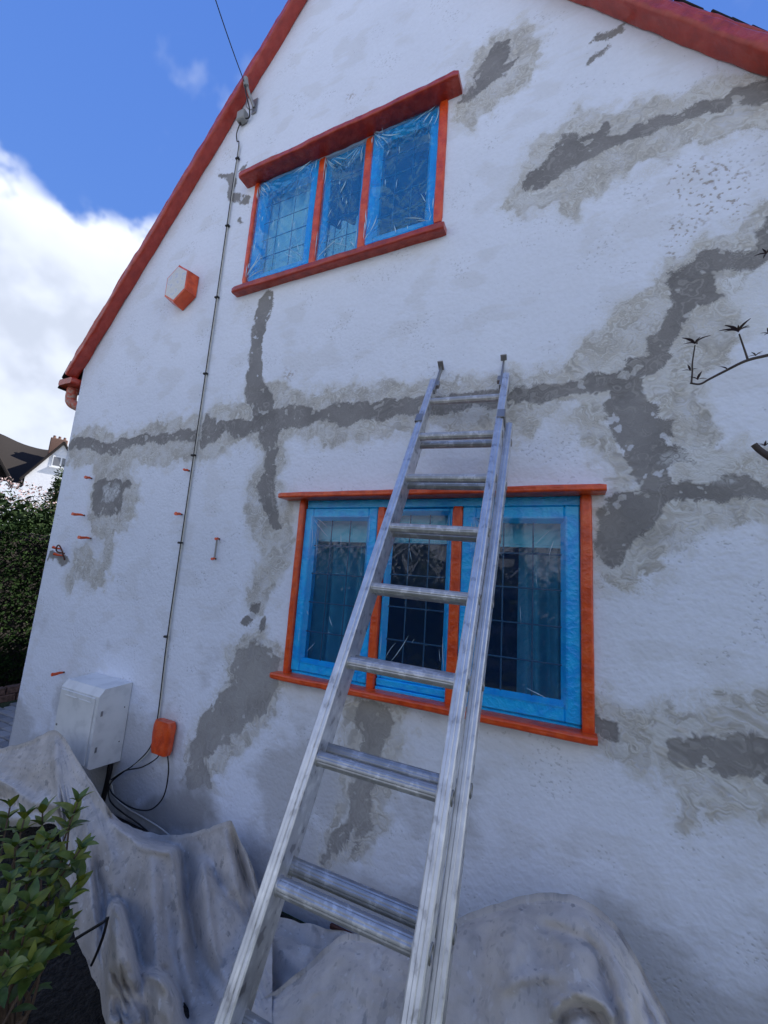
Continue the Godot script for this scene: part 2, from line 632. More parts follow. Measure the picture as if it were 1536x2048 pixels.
func make_materials() -> void:
	mats.red = film_material(lin(0.42, 0.034, 0.015), lin(0.31, 0.024, 0.012), 0.42, 11)
	mats.orange = film_material(lin(0.76, 0.084, 0.009), lin(0.6, 0.058, 0.008), 0.36, 21)
	mats.blue = film_material(lin(0.002, 0.45, 0.97), lin(0.001, 0.37, 0.93), 0.3, 31)
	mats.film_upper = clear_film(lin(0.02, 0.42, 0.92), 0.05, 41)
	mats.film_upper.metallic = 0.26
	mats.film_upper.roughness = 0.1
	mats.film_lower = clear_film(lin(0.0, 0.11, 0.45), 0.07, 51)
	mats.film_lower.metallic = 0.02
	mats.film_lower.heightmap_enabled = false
	mats.painted_glint = plain(lin(0.5, 0.72, 0.86), 0.25)  # pale tint that paints the highlights of the film
	mats.glass = plain(Color(0.3, 0.5, 0.6, 0.02), 0.02)
	mats.glass.transparency = BaseMaterial3D.TRANSPARENCY_ALPHA
	mats.lead = plain(lin(0.03, 0.10, 0.18), 0.4, 0.3)
	mats.metal = textured(grain(0.02, 5, 61, [[0.18, lin(0.3, 0.3, 0.31)], [0.27, lin(0.55, 0.56, 0.58)], [0.45, lin(0.64, 0.65, 0.66)], [0.65, lin(0.68, 0.69, 0.7)], [0.8, lin(0.82, 0.83, 0.83)]]), 0.42, 1.6, 0.75)
	mats.metal.roughness_texture = grain(0.012, 4, 63, [[0.2, Color(0.75, 0.75, 0.75)], [0.8, Color(1, 1, 1)]])
	mats.metal.roughness = 0.46
	mats.rung = textured(grain(0.02, 5, 65, [[0.25, lin(0.4, 0.4, 0.4)], [0.55, lin(0.46, 0.46, 0.46)], [0.68, lin(0.5, 0.5, 0.5)], [0.72, lin(0.68, 0.68, 0.68)]]), 0.45, 1.7, 0.55)
	mats.steel = plain(lin(0.32, 0.32, 0.32), 0.45, 0.7)
	mats.black = plain(lin(0.012, 0.012, 0.013), 0.5)
	mats.grey_cable = plain(lin(0.3, 0.3, 0.29), 0.6)
	mats.pale_cable = plain(lin(0.55, 0.55, 0.5), 0.6)
	mats.cabinet = textured(grain(0.01, 5, 71, [[0.2, lin(0.62, 0.64, 0.64)], [0.4, lin(0.7, 0.72, 0.72)], [0.8, lin(0.74, 0.76, 0.76)]]), 0.45, 1.2)
	mats.soil = textured(grain(0.03, 5, 81, [[0.2, lin(0.008, 0.007, 0.006)], [0.8, lin(0.03, 0.026, 0.022)]]), 1.0, 1.5, 0.0, grain(0.04, 5, 82), 3.0)
	mats.ground = textured(grain(0.01, 5, 83, [[0.2, lin(0.42, 0.43, 0.44)], [0.8, lin(0.56, 0.57, 0.58)]]), 0.95, 0.3, 0.0, grain(0.05, 5, 84), 1.0)
	mats.lawn = textured(grain(0.03, 4, 96, [[0.2, lin(0.02, 0.035, 0.012)], [0.8, lin(0.06, 0.075, 0.025)]]), 1.0, 0.7, 0.0, grain(0.05, 5, 84), 2.0)
	mats.bark = plain(lin(0.11, 0.075, 0.05), 0.8)
	mats.twig = plain(lin(0.06, 0.045, 0.04), 0.7)
	mats.roof = textured(grain(0.03, 4, 85, [[0.2, lin(0.007, 0.0055, 0.005)], [0.8, lin(0.02, 0.0145, 0.0125)]]), 0.9, 1.0)
	mats.render = textured(grain(0.02, 4, 86, [[0.2, lin(0.68, 0.7, 0.74)], [0.8, lin(0.78, 0.8, 0.83)]]), 0.9, 0.6)
	mats.curtain = textured(grain(0.02, 4, 87, [[0.2, lin(0.03, 0.26, 0.42)], [0.8, lin(0.05, 0.34, 0.52)]]), 0.9, 1.0)
	mats.curtain_and_reflection = plain(lin(0.4, 0.85, 0.92), 0.9)  # also paints the cloud mirrored in the left upper light
	mats.sky_reflection = plain(lin(0.1, 0.6, 0.8), 0.8)  # bright teal paints the sky reflected in the top panes
	mats.room = plain(lin(0.09, 0.09, 0.1), 0.95)
	mats.white_plastic = plain(lin(0.75, 0.77, 0.78), 0.4)
	mats.old_pipe = textured(grain(0.02, 4, 88, [[0.3, lin(0.42, 0.32, 0.28)], [0.45, lin(0.5, 0.16, 0.1)], [0.62, lin(0.5, 0.07, 0.04)]]), 0.6, 2.0)
	mats.rust = plain(lin(0.12, 0.045, 0.03), 0.85)
	mats.brick = textured(grain(0.04, 4, 89, [[0.2, lin(0.1, 0.06, 0.045)], [0.8, lin(0.22, 0.13, 0.1)]]), 0.95, 1.0)
	var c := Image.create_from_data(CN, CN, false, Image.FORMAT_RGB8, joined_bytes(cloth_color))
	var h := Image.create_from_data(CN, CN, false, Image.FORMAT_RF, joined_floats(cloth_height))
	mats.cloth = textured(ImageTexture.create_from_image(c), 0.95, 1.0 / CT, 0.0, ImageTexture.create_from_image(h), 0.4)
	mats.cloth.rim_enabled = true
	mats.cloth.rim = 0.4
	mats.cloth.cull_mode = BaseMaterial3D.CULL_DISABLED
	c = Image.create_from_data(TW, TH, false, Image.FORMAT_RGB8, joined_bytes(chunk_color))
	h = Image.create_from_data(TW, TH, false, Image.FORMAT_RF, joined_floats(chunk_height))
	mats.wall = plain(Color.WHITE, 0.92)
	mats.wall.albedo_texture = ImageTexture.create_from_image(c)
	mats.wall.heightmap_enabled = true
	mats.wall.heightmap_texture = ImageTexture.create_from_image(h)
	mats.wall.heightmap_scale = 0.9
	mats.leaf = []
	for k in 4:
		var g: Color = [lin(0.085, 0.145, 0.018), lin(0.13, 0.19, 0.02), lin(0.2, 0.235, 0.024), lin(0.055, 0.11, 0.025)][k]
		var m := textured(grain(0.02, 3, 90 + k, [[0.2, g.darkened(0.15)], [0.8, g.lightened(0.06)]], FastNoiseLite.FRACTAL_FBM, 256), 0.42, 6.0)
		m.backlight_enabled = true
		m.backlight = Color(0.35, 0.4, 0.15)
		m.cull_mode = BaseMaterial3D.CULL_DISABLED
		mats.leaf.append(m)


func leaf_plain(c: Color) -> StandardMaterial3D:
	var m := plain(c, 0.85)
	m.metallic_specular = 0.2
	m.vertex_color_use_as_albedo = true
	m.backlight_enabled = true
	m.backlight = Color(0.25, 0.3, 0.12)
	m.cull_mode = BaseMaterial3D.CULL_DISABLED
	return m


# ---------------------------------------------------------------- the house

const LEFT_SLOPE := 1.3376
const RIGHT_SLOPE := -1.2374

func roof_at(x: float) -> float:
	return minf(9.5865 + LEFT_SLOPE * x, 5.2679 + RIGHT_SLOPE * x)


func wall_front() -> ArrayMesh:
	var st := begin()
	st.set_smooth_group(0)
	var holes := [Rect2(-1.64, 0.95, 1.73, 1.125), Rect2(-2.46, 3.845, 1.70, 1.045)]
	var xs := [-4.54, -1.677, 1.32]
	for h in holes:
		xs.append(h.position.x)
		xs.append(h.end.x)
	var x := -4.44
	while x < 1.3:
		xs.append(x)
		x += 0.1
	xs.sort()
	var bend := func(px: float, py: float) -> Vector3:
		var free := 1.0
		for h in holes:
			var far: float = maxf(maxf(h.position.x - px, px - h.end.x), maxf(h.position.y - py, py - h.end.y))
			free = minf(free, clampf(far * 4.0, 0.0, 1.0))
		return Vector3(px, py, -0.001 - 0.006 * free * (0.5 + 0.5 * noise_a.get_noise_2d(px * 0.9, py * 0.9)))
	for i in xs.size() - 1:
		var a: float = xs[i]
		var b: float = xs[i + 1]
		if b - a < 0.004:
			continue
		var spans := []
		var low := GROUND - 0.15
		for h in holes:
			if (a + b) * 0.5 > h.position.x and (a + b) * 0.5 < h.end.x:
				spans.append([low, low, h.position.y, h.position.y])
				low = h.end.y
		spans.append([low, low, roof_at(a) + 0.05, roof_at(b) + 0.05])
		for s in spans:
			var n := maxi(1, int((s[2] - s[0]) / 0.12))
			for k in n:
				var p := []
				for q in [[a, 0, k], [b, 1, k], [b, 1, k + 1], [a, 0, k + 1]]:
					p.append(bend.call(q[0], lerpf(s[q[1]], s[q[1] + 2], float(q[2]) / n)))
				for q in [0, 2, 1, 0, 3, 2]:
					var v: Vector3 = p[q]
					st.set_uv(Vector2((v.x - X0) / (TW * PIX), (YTOP - v.y) / (TH * PIX)))
					st.add_vertex(v)
	# the faces of the openings
	for h in holes:
		var c := [h.position, Vector2(h.end.x, h.position.y), h.end, Vector2(h.position.x, h.end.y)]
		for k in 4:
			var p: Vector2 = c[k]
			var q: Vector2 = c[(k + 1) % 4]
			st.set_smooth_group(-1)
			var f := [Vector3(p.x, p.y, -0.001), Vector3(q.x, q.y, -0.001), Vector3(q.x, q.y, -0.25), Vector3(p.x, p.y, -0.25)]
			for j in [0, 1, 2, 0, 2, 3]:
				st.set_uv(Vector2((f[j].x - X0) / (TW * PIX), (YTOP - f[j].y) / (TH * PIX)))
				st.add_vertex(f[j])
	# the ends of the front wall
	for e in [[-4.54, -1.0], [1.32, 1.0]]:
		var ex: float = e[0]
		st.set_smooth_group(-1)
		var f := [Vector3(ex, GROUND - 0.15, -0.001), Vector3(ex, GROUND - 0.15, -0.25), Vector3(ex, roof_at(ex), -0.25), Vector3(ex, roof_at(ex), -0.001)]
		for j in ([0, 1, 2, 0, 2, 3] if e[1] < 0 else [0, 2, 1, 0, 3, 2]):
			st.set_uv(Vector2((f[j].x - X0 + f[j].z) / (TW * PIX), (YTOP - f[j].y) / (TH * PIX)))
			st.add_vertex(f[j])
	return flat(st)


func pane_film(lo: Vector2, hi: Vector2, z: float, salt: float, strength: float) -> ArrayMesh:
	# cling film pulled over a light: taut in the middle, with fans of creases from its corners and slack folds
	var rows := []
	var nx := int((hi.x - lo.x) / 0.008)
	var ny := int((hi.y - lo.y) / 0.008)
	var corners := [lo, Vector2(hi.x, lo.y), hi, Vector2(lo.x, hi.y)]
	for i in ny + 1:
		var row := PackedVector3Array()
		for j in nx + 1:
			var p := Vector2(lerpf(lo.x, hi.x, float(j) / nx), lerpf(lo.y, hi.y, float(i) / ny))
			var d := 0.0
			for k in 4:
				var q: Vector2 = p - corners[k]
				var r := q.length()
				var a := atan2(q.y, q.x)
				var fan := noise_a.get_noise_2d(a * 6.5 + k * 13.0 + salt, r * 0.9 + salt)
				fan = maxf(0.0, 1.0 - 4.0 * absf(fan))
				d += fan * fan * exp(-r * 3.4) * 0.013 * minf(1.0, r * 14.0)
			d += maxf(0.0, 0.55 - 3.0 * absf(noise_a.get_noise_2d(p.x * 2.6 + p.y * 0.9 + salt, p.y * 1.1 - salt))) * 0.011
			d += noise_a.get_noise_2d(p.x * 1.4 - salt, p.y * 1.4) * 0.012
			var rim := minf(minf(p.x - lo.x, hi.x - p.x), minf(p.y - lo.y, hi.y - p.y))
			d *= strength * smoothstep(0.0, 0.05, rim)
			row.append(Vector3(p.x, p.y, z + d))
		rows.append(row)
	return smooth_grid(rows)


# film highlights put into pale ridges that fan from the corners and sag across
func film_glints(lo: Vector2, hi: Vector2, z: float, many: int, wide: float) -> ArrayMesh:
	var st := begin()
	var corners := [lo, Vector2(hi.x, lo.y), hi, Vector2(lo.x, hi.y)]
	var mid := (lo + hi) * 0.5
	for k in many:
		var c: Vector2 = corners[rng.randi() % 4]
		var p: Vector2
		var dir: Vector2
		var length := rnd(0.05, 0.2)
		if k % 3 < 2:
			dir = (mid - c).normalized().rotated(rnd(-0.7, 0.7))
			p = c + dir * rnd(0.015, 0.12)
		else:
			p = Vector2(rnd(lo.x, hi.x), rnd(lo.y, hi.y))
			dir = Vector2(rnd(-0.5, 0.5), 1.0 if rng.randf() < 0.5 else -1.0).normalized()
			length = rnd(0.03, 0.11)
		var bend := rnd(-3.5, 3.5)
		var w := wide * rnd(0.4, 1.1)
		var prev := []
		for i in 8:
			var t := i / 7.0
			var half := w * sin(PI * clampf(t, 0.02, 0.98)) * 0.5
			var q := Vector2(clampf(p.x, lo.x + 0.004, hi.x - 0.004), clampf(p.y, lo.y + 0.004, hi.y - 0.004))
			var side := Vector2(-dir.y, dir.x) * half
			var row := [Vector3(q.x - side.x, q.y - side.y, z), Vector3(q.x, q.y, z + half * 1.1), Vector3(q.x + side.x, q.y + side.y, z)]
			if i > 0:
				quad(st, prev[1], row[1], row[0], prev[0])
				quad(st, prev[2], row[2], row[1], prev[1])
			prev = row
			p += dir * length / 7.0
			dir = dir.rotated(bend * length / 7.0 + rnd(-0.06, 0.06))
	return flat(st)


func light_frame(w: Node3D, called: String, lo: Vector2, hi: Vector2, side: float, foot: float, z0: float, z1: float) -> void:
	# two uprights and two rails round one light, mitred look by butting
	for b in [[lo.x, lo.x + side, lo.y, hi.y], [hi.x - side, hi.x, lo.y, hi.y], [lo.x + side, hi.x - side, lo.y, lo.y + foot], [lo.x + side, hi.x - side, hi.y - side, hi.y]]:
		var z: float = z1 if b[3] - b[2] > b[1] - b[0] else z1 - 0.002
		part(called, box_mesh(Vector3(b[0], b[2], z0), Vector3(b[1], b[3], z), 0.006), mats.blue, w)
	# the slope from frame to glass
	part("glazing_bead", bead(Vector2(lo.x + side, lo.y + foot), Vector2(hi.x - side, hi.y - side), z1 - 0.006, 0.018, 0.022), mats.blue, w)


func bead(lo: Vector2, hi: Vector2, z: float, wide: float, deep: float) -> ArrayMesh:
	var st := begin()
	var o := [Vector3(lo.x, lo.y, z), Vector3(hi.x, lo.y, z), Vector3(hi.x, hi.y, z), Vector3(lo.x, hi.y, z)]
	var n := [Vector3(lo.x + wide, lo.y + wide, z - deep), Vector3(hi.x - wide, lo.y + wide, z - deep), Vector3(hi.x - wide, hi.y - wide, z - deep), Vector3(lo.x + wide, hi.y - wide, z - deep)]
	for k in 4:
		quad(st, o[k], o[(k + 1) % 4], n[(k + 1) % 4], n[k])
	return flat(st)


func leaded_pane(w: Node3D, lo: Vector2, hi: Vector2, z: float, cols: int, rows: int) -> void:
	var st := begin()
	quad(st, Vector3(lo.x, lo.y, z), Vector3(hi.x, lo.y, z), Vector3(hi.x, hi.y, z), Vector3(lo.x, hi.y, z))
	part("glass_pane", flat(st), mats.glass, w)
	for c in range(1, cols):
		var x := lerpf(lo.x, hi.x, float(c) / cols)
		part("lead_strip", box_mesh(Vector3(x - 0.004, lo.y, z + 0.001), Vector3(x + 0.004, hi.y, z + 0.006), 0.002), mats.lead, w)
	for r in range(1, rows):
		var y := lerpf(lo.y, hi.y, float(r) / rows)
		part("lead_strip", box_mesh(Vector3(lo.x, y - 0.004, z + 0.002), Vector3(hi.x, y + 0.004, z + 0.0075), 0.002), mats.lead, w)


func window_node(house: Node3D, called: String, label: String) -> Node3D:
	var w := Node3D.new()
	w.name = called
	house.add_child(w, true)
	w.set_meta("label", label)
	return w


func lower_window(house: Node3D) -> void:
	var w := window_node(house, "window", "lower three-light window masked in blue film with orange taped surround")
	var o: Material = mats.orange
	part("head_board", wrapped_board(Vector3(-1.765, 2.092, 0.045), Vector3(0.152, 2.088, 0.045), Vector3.BACK, Vector3.UP, 0.12, 0.032, 0.01, 0.0024, 3.0), o, w)
	part("sill", wrapped_board(Vector3(-1.695, 0.956, 0.022), Vector3(0.100, 0.958, 0.022), Vector3.BACK, Vector3.UP, 0.11, 0.034, 0.012, 0.002, 8.0), o, w)
	# inner bed under the head board and the flat inner sill
	part("top_rail", box_mesh(Vector3(-1.60, 2.022, -0.11), Vector3(0.045, 2.074, -0.012), 0.004), mats.blue, w)
	for p in [[-1.645, -1.606], [0.044, 0.094]]:
		part("side_post", wrapped_board(Vector3(p[0] * 0.5 + p[1] * 0.5, 0.955, -0.03), Vector3(p[0] * 0.5 + p[1] * 0.5, 2.073, -0.03), Vector3.RIGHT, Vector3.BACK, p[1] - p[0], 0.10, 0.012, 0.0018, p[0]), o, w)
	for p in [[-1.068, -1.022], [-0.602, -0.546]]:
		part("mullion", wrapped_board(Vector3(p[0] * 0.5 + p[1] * 0.5, 0.956, -0.04), Vector3(p[0] * 0.5 + p[1] * 0.5, 2.02, -0.04), Vector3.RIGHT, Vector3.BACK, p[1] - p[0], 0.085, 0.012, 0.0015, p[0]), o, w)
	var film := 0
	for l in [[-1.604, -1.07, 0.062, 0.062, -0.004, true, 3], [-1.02, -0.604, 0.022, 0.03, -0.03, false, 3], [-0.544, 0.042, 0.07, 0.075, 0.0, true, 3]]:
		var lo := Vector2(l[0], 0.955)
		var hi := Vector2(l[1], 2.02)
		# sloping inner sill, then the frame, then glass with its leads, then the film
		part("inner_sill", box_mesh(Vector3(lo.x, lo.y, -0.11), Vector3(hi.x, lo.y + 0.035, -0.016), 0.006), mats.blue, w)
		lo.y += 0.037
		if not l[5]:
			lo.y += 0.04
			part("bottom_rail", box_mesh(Vector3(lo.x, lo.y - 0.04, -0.11), Vector3(hi.x, lo.y, -0.024), 0.006), mats.blue, w)
		light_frame(w, "casement_frame" if l[5] else "fixed_frame", lo, hi, l[2], l[3], -0.1, l[4])
		leaded_pane(w, lo + Vector2(l[2], l[3]), hi - Vector2(l[2], l[2]), l[4] - 0.03, l[6], 5)
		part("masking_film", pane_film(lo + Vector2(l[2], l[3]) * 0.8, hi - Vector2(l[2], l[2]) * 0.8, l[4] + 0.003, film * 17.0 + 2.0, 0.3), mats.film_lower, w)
		part("film_glints", film_glints(lo + Vector2(l[2], l[3]) * 0.7, hi - Vector2(l[2], l[2]) * 0.7, l[4] + 0.008, 15, 0.004), mats.painted_glint, w).set_meta("kind", "stuff")
		film += 1


func upper_window(house: Node3D) -> void:
	var w := window_node(house, "window", "upper three-light window under crinkled blue film with red taped surround")
	var o: Material = mats.red
	part("head_board", wrapped_board(Vector3(-2.565, 4.912, 0.05), Vector3(-0.66, 4.912, 0.05), Vector3.BACK, Vector3.UP, 0.135, 0.046, 0.012, 0.004, 30.0), o, w)
	part("sill", wrapped_board(Vector3(-2.51, 3.836, 0.012), Vector3(-0.725, 3.834, 0.012), Vector3.BACK, Vector3.UP, 0.11, 0.05, 0.014, 0.003, 35.0), o, w)
	part("sill_bed", box_mesh(Vector3(-2.455, 3.85, -0.2), Vector3(-0.765, 3.927, -0.004), 0.004), o, w)
	for p in [[-2.468, -2.43], [-0.812, -0.754]]:
		part("side_post", wrapped_board(Vector3(p[0] * 0.5 + p[1] * 0.5, 3.927, -0.035), Vector3(p[0] * 0.5 + p[1] * 0.5, 4.883, -0.035), Vector3.RIGHT, Vector3.BACK, p[1] - p[0], 0.10, 0.012, 0.002, p[0]), mats.orange, w)
	for p in [[-1.822, -1.765], [-1.40, -1.335]]:
		part("mullion", wrapped_board(Vector3(p[0] * 0.5 + p[1] * 0.5, 3.928, -0.045), Vector3(p[0] * 0.5 + p[1] * 0.5, 4.88, -0.045), Vector3.RIGHT, Vector3.BACK, p[1] - p[0], 0.07, 0.012, 0.002, p[0]), mats.orange, w)
	var film := 0
	for l in [[-2.428, -1.824, 0.06, -0.012], [-1.763, -1.402, 0.022, -0.035], [-1.333, -0.814, 0.06, -0.012]]:
		var lo := Vector2(l[0], 3.93)
		var hi := Vector2(l[1], 4.88)
		light_frame(w, "casement_frame" if film != 1 else "fixed_frame", lo, hi, l[2], l[2], -0.11, l[3])
		leaded_pane(w, lo + Vector2(l[2], l[2]), hi - Vector2(l[2], l[2]), l[3] - 0.03, 3, 5)
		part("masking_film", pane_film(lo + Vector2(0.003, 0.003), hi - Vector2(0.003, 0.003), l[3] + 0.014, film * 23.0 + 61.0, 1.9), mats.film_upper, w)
		part("film_glints", film_glints(lo, hi, l[3] + 0.03, 36, 0.0085), mats.painted_glint, w).set_meta("kind", "stuff")
		film += 1


func build_house() -> void:
	var house := thing("house", "white rendered gable-fronted house with grey cement repairs and red masked verges", "house")
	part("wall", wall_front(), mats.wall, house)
	# side walls, back wall, floors and the rooms behind the windows
	for b in [[-4.54, -4.3, GROUND - 0.1, 3.4, -8.0, -0.251], [1.08, 1.32, GROUND - 0.1, 3.5, -8.0, -0.251], [-4.299, 1.079, GROUND - 0.1, 3.4, -8.0, -7.8]]:
		part("side_wall", box_mesh(Vector3(b[0], b[2], b[4]), Vector3(b[1], b[3], b[5]), 0.003), mats.render, house)
	for b in [[GROUND - 0.1, GROUND + 0.1], [2.75, 2.95]]:
		part("floor", box_mesh(Vector3(-4.299, b[0], -7.799), Vector3(1.079, b[1], -0.252), 0.003), mats.room, house)
	for b in [[-4.0, -4.0 + 0.1], [0.7, 0.8]]:
		part("partition", box_mesh(Vector3(b[0], GROUND + 0.101, -3.6), Vector3(b[1], 2.749, -0.252), 0.003), mats.room, house)
	for y in [GROUND + 0.101, 2.951]:
		part("partition", box_mesh(Vector3(-3.6, y, -3.6), Vector3(0.699, minf(y + 2.9, y + 2.6), -3.5), 0.003), mats.room, house)
	# the two roof slopes
	for s in [[-1.0, LEFT_SLOPE], [1.0, RIGHT_SLOPE]]:
		var st := begin()
		var apex := Vector3(-1.677, 7.343, 0)
		var down := Vector3(1, s[1], 0).normalized() * (1.0 if s[0] > 0 else -1.0)
		var up := Vector3(-down.y, down.x, 0) * (1.0 if s[0] > 0 else -1.0)
		var length := 5.15
		var t := Transform3D(Basis(down, up, down.cross(up)), apex + down * (length * 0.5 - 0.05) + up * 0.085 + Vector3(0, 0, -4.1))
		bevel_box(st, t, Vector3(length, 0.03, 8.2), 0.003)
		part("roof", flat(st), mats.roof, house)
		# verge tiles, each lapping the one below it
		for k in 42:
			var tile := begin()
			var at := apex + down * (0.1 + k * 0.12) + up * 0.112 + Vector3(0, 0, -0.03 + rnd(-0.012, 0.012))
			var tb := Basis(down, up, down.cross(up)).rotated(Vector3.BACK, 0.07 * (-1.0 if s[0] > 0 else 1.0) + rnd(-0.015, 0.015))
			bevel_box(tile, Transform3D(tb, at), Vector3(0.2, 0.014, 0.19), 0.004)
			part("roof_tile", flat(tile), mats.roof, house)
		# barge board under the tiles, wrapped in red film, and the film's upper lap
		var a := apex + down * (-0.03) + up * 0.028 + Vector3(0, 0, 0.05)
		var b := apex + down * (4.92 if s[0] < 0 else 4.9) + up * 0.028 + Vector3(0, 0, 0.05)
		part("barge_board", wrapped_board(a, b, Vector3.BACK, up, 0.105, 0.066, 0.014, 0.005, s[0] * 50.0), mats.red, house)
		var trim_a := apex + down * 0.0 + up * 0.074 + Vector3(0, 0, 0.045)
		var trim_b := apex + down * (4.85) + up * 0.074 + Vector3(0, 0, 0.045)
		part("verge_strip", wrapped_board(trim_a, trim_b, Vector3.BACK, up, 0.09, 0.026, 0.01, 0.006, s[0] * 70.0 + 5.0), mats.red, house)
	# eaves gutter seen from its end, and the swan neck of its pipe
	part("gutter", wrapped_board(Vector3(-4.70, 3.36, 0.06), Vector3(-4.70, 3.36, -7.9), Vector3.RIGHT, Vector3.UP, 0.26, 0.07, 0.025, 0.006, 91.0), mats.red, house)
	part("downpipe", tube_mesh(smooth_points([Vector3(-4.73, 3.33, -0.03), Vector3(-4.73, 3.22, -0.03), Vector3(-4.7, 3.16, -0.04), Vector3(-4.6, 3.11, -0.1), Vector3(-4.58, 3.06, -0.16), Vector3(-4.58, 2.9, -0.2), Vector3(-4.58, GROUND, -0.2)], 5), 0.05, 0.05, 14), mats.old_pipe, house)
	lower_window(house)
	upper_window(house)
	# narrow brown slots of the air vents low on the wall
	for v in [[-1.43, -1.2, -0.05], [-1.17, -1.0, -0.24]]:
		part("vent_strip", box_mesh(Vector3(v[0], v[2] - 0.012, 0.0), Vector3(v[1], v[2] + 0.012, 0.018), 0.004), mats.rust, house)


func hanging_curtain(lo: Vector2, hi: Vector2, z: float, salt: float) -> ArrayMesh:
	var rows := []
	for i in 12:
		var row := PackedVector3Array()
		var n := 60
		for j in n + 1:
			var x := lerpf(lo.x, hi.x, float(j) / n)
			row.append(Vector3(x, lerpf(lo.y, hi.y, i / 11.0), z + 0.035 * sin(x * 58.0 + 1.5 * sin(x * 9.0 + salt) + i * 0.05) + 0.01 * noise_a.get_noise_2d(x * 8.0, i * 0.3)))
		rows.append(row)
	return smooth_grid(rows)


func build_curtains() -> void:
	for c in [[-1.62, -1.12, 0.9, 2.1, "teal curtain behind the left light of the lower window", false], [-0.27, 0.1, 0.9, 2.1, "teal curtain behind the right light of the lower window", false],
			[-2.44, -1.86, 3.85, 4.95, "pale sheet standing in for cloud mirrored in the left upper light", true], [-1.8, -1.38, 3.85, 4.36, "short pale curtain behind the middle light of the upper window", true]]:  # left pale sheet added for the cloud its light reflects
		var o := part("curtain", hanging_curtain(Vector2(c[0], c[2]), Vector2(c[1], c[3]), -0.17 if c[5] else -0.24, c[0]), mats.curtain_and_reflection if c[5] else mats.curtain, self)
		tag(o, c[4], "curtain")
	var b := thing("reflected_sky_sheet", "pale strip painted as the sky mirrored in the lower window top panes", "sky_reflection")  # added sheet standing in for the sky mirrored in the top panes
	part("sky_sheet", box_mesh(Vector3(-1.6, 1.83, -0.135), Vector3(0.05, 2.06, -0.13), 0.001), mats.sky_reflection, b)
	part("sky_sheet_edge", box_mesh(Vector3(-1.6, 1.815, -0.14), Vector3(0.05, 1.829, -0.126), 0.002), mats.sky_reflection, b)


# ---------------------------------------------------------------- the ladder

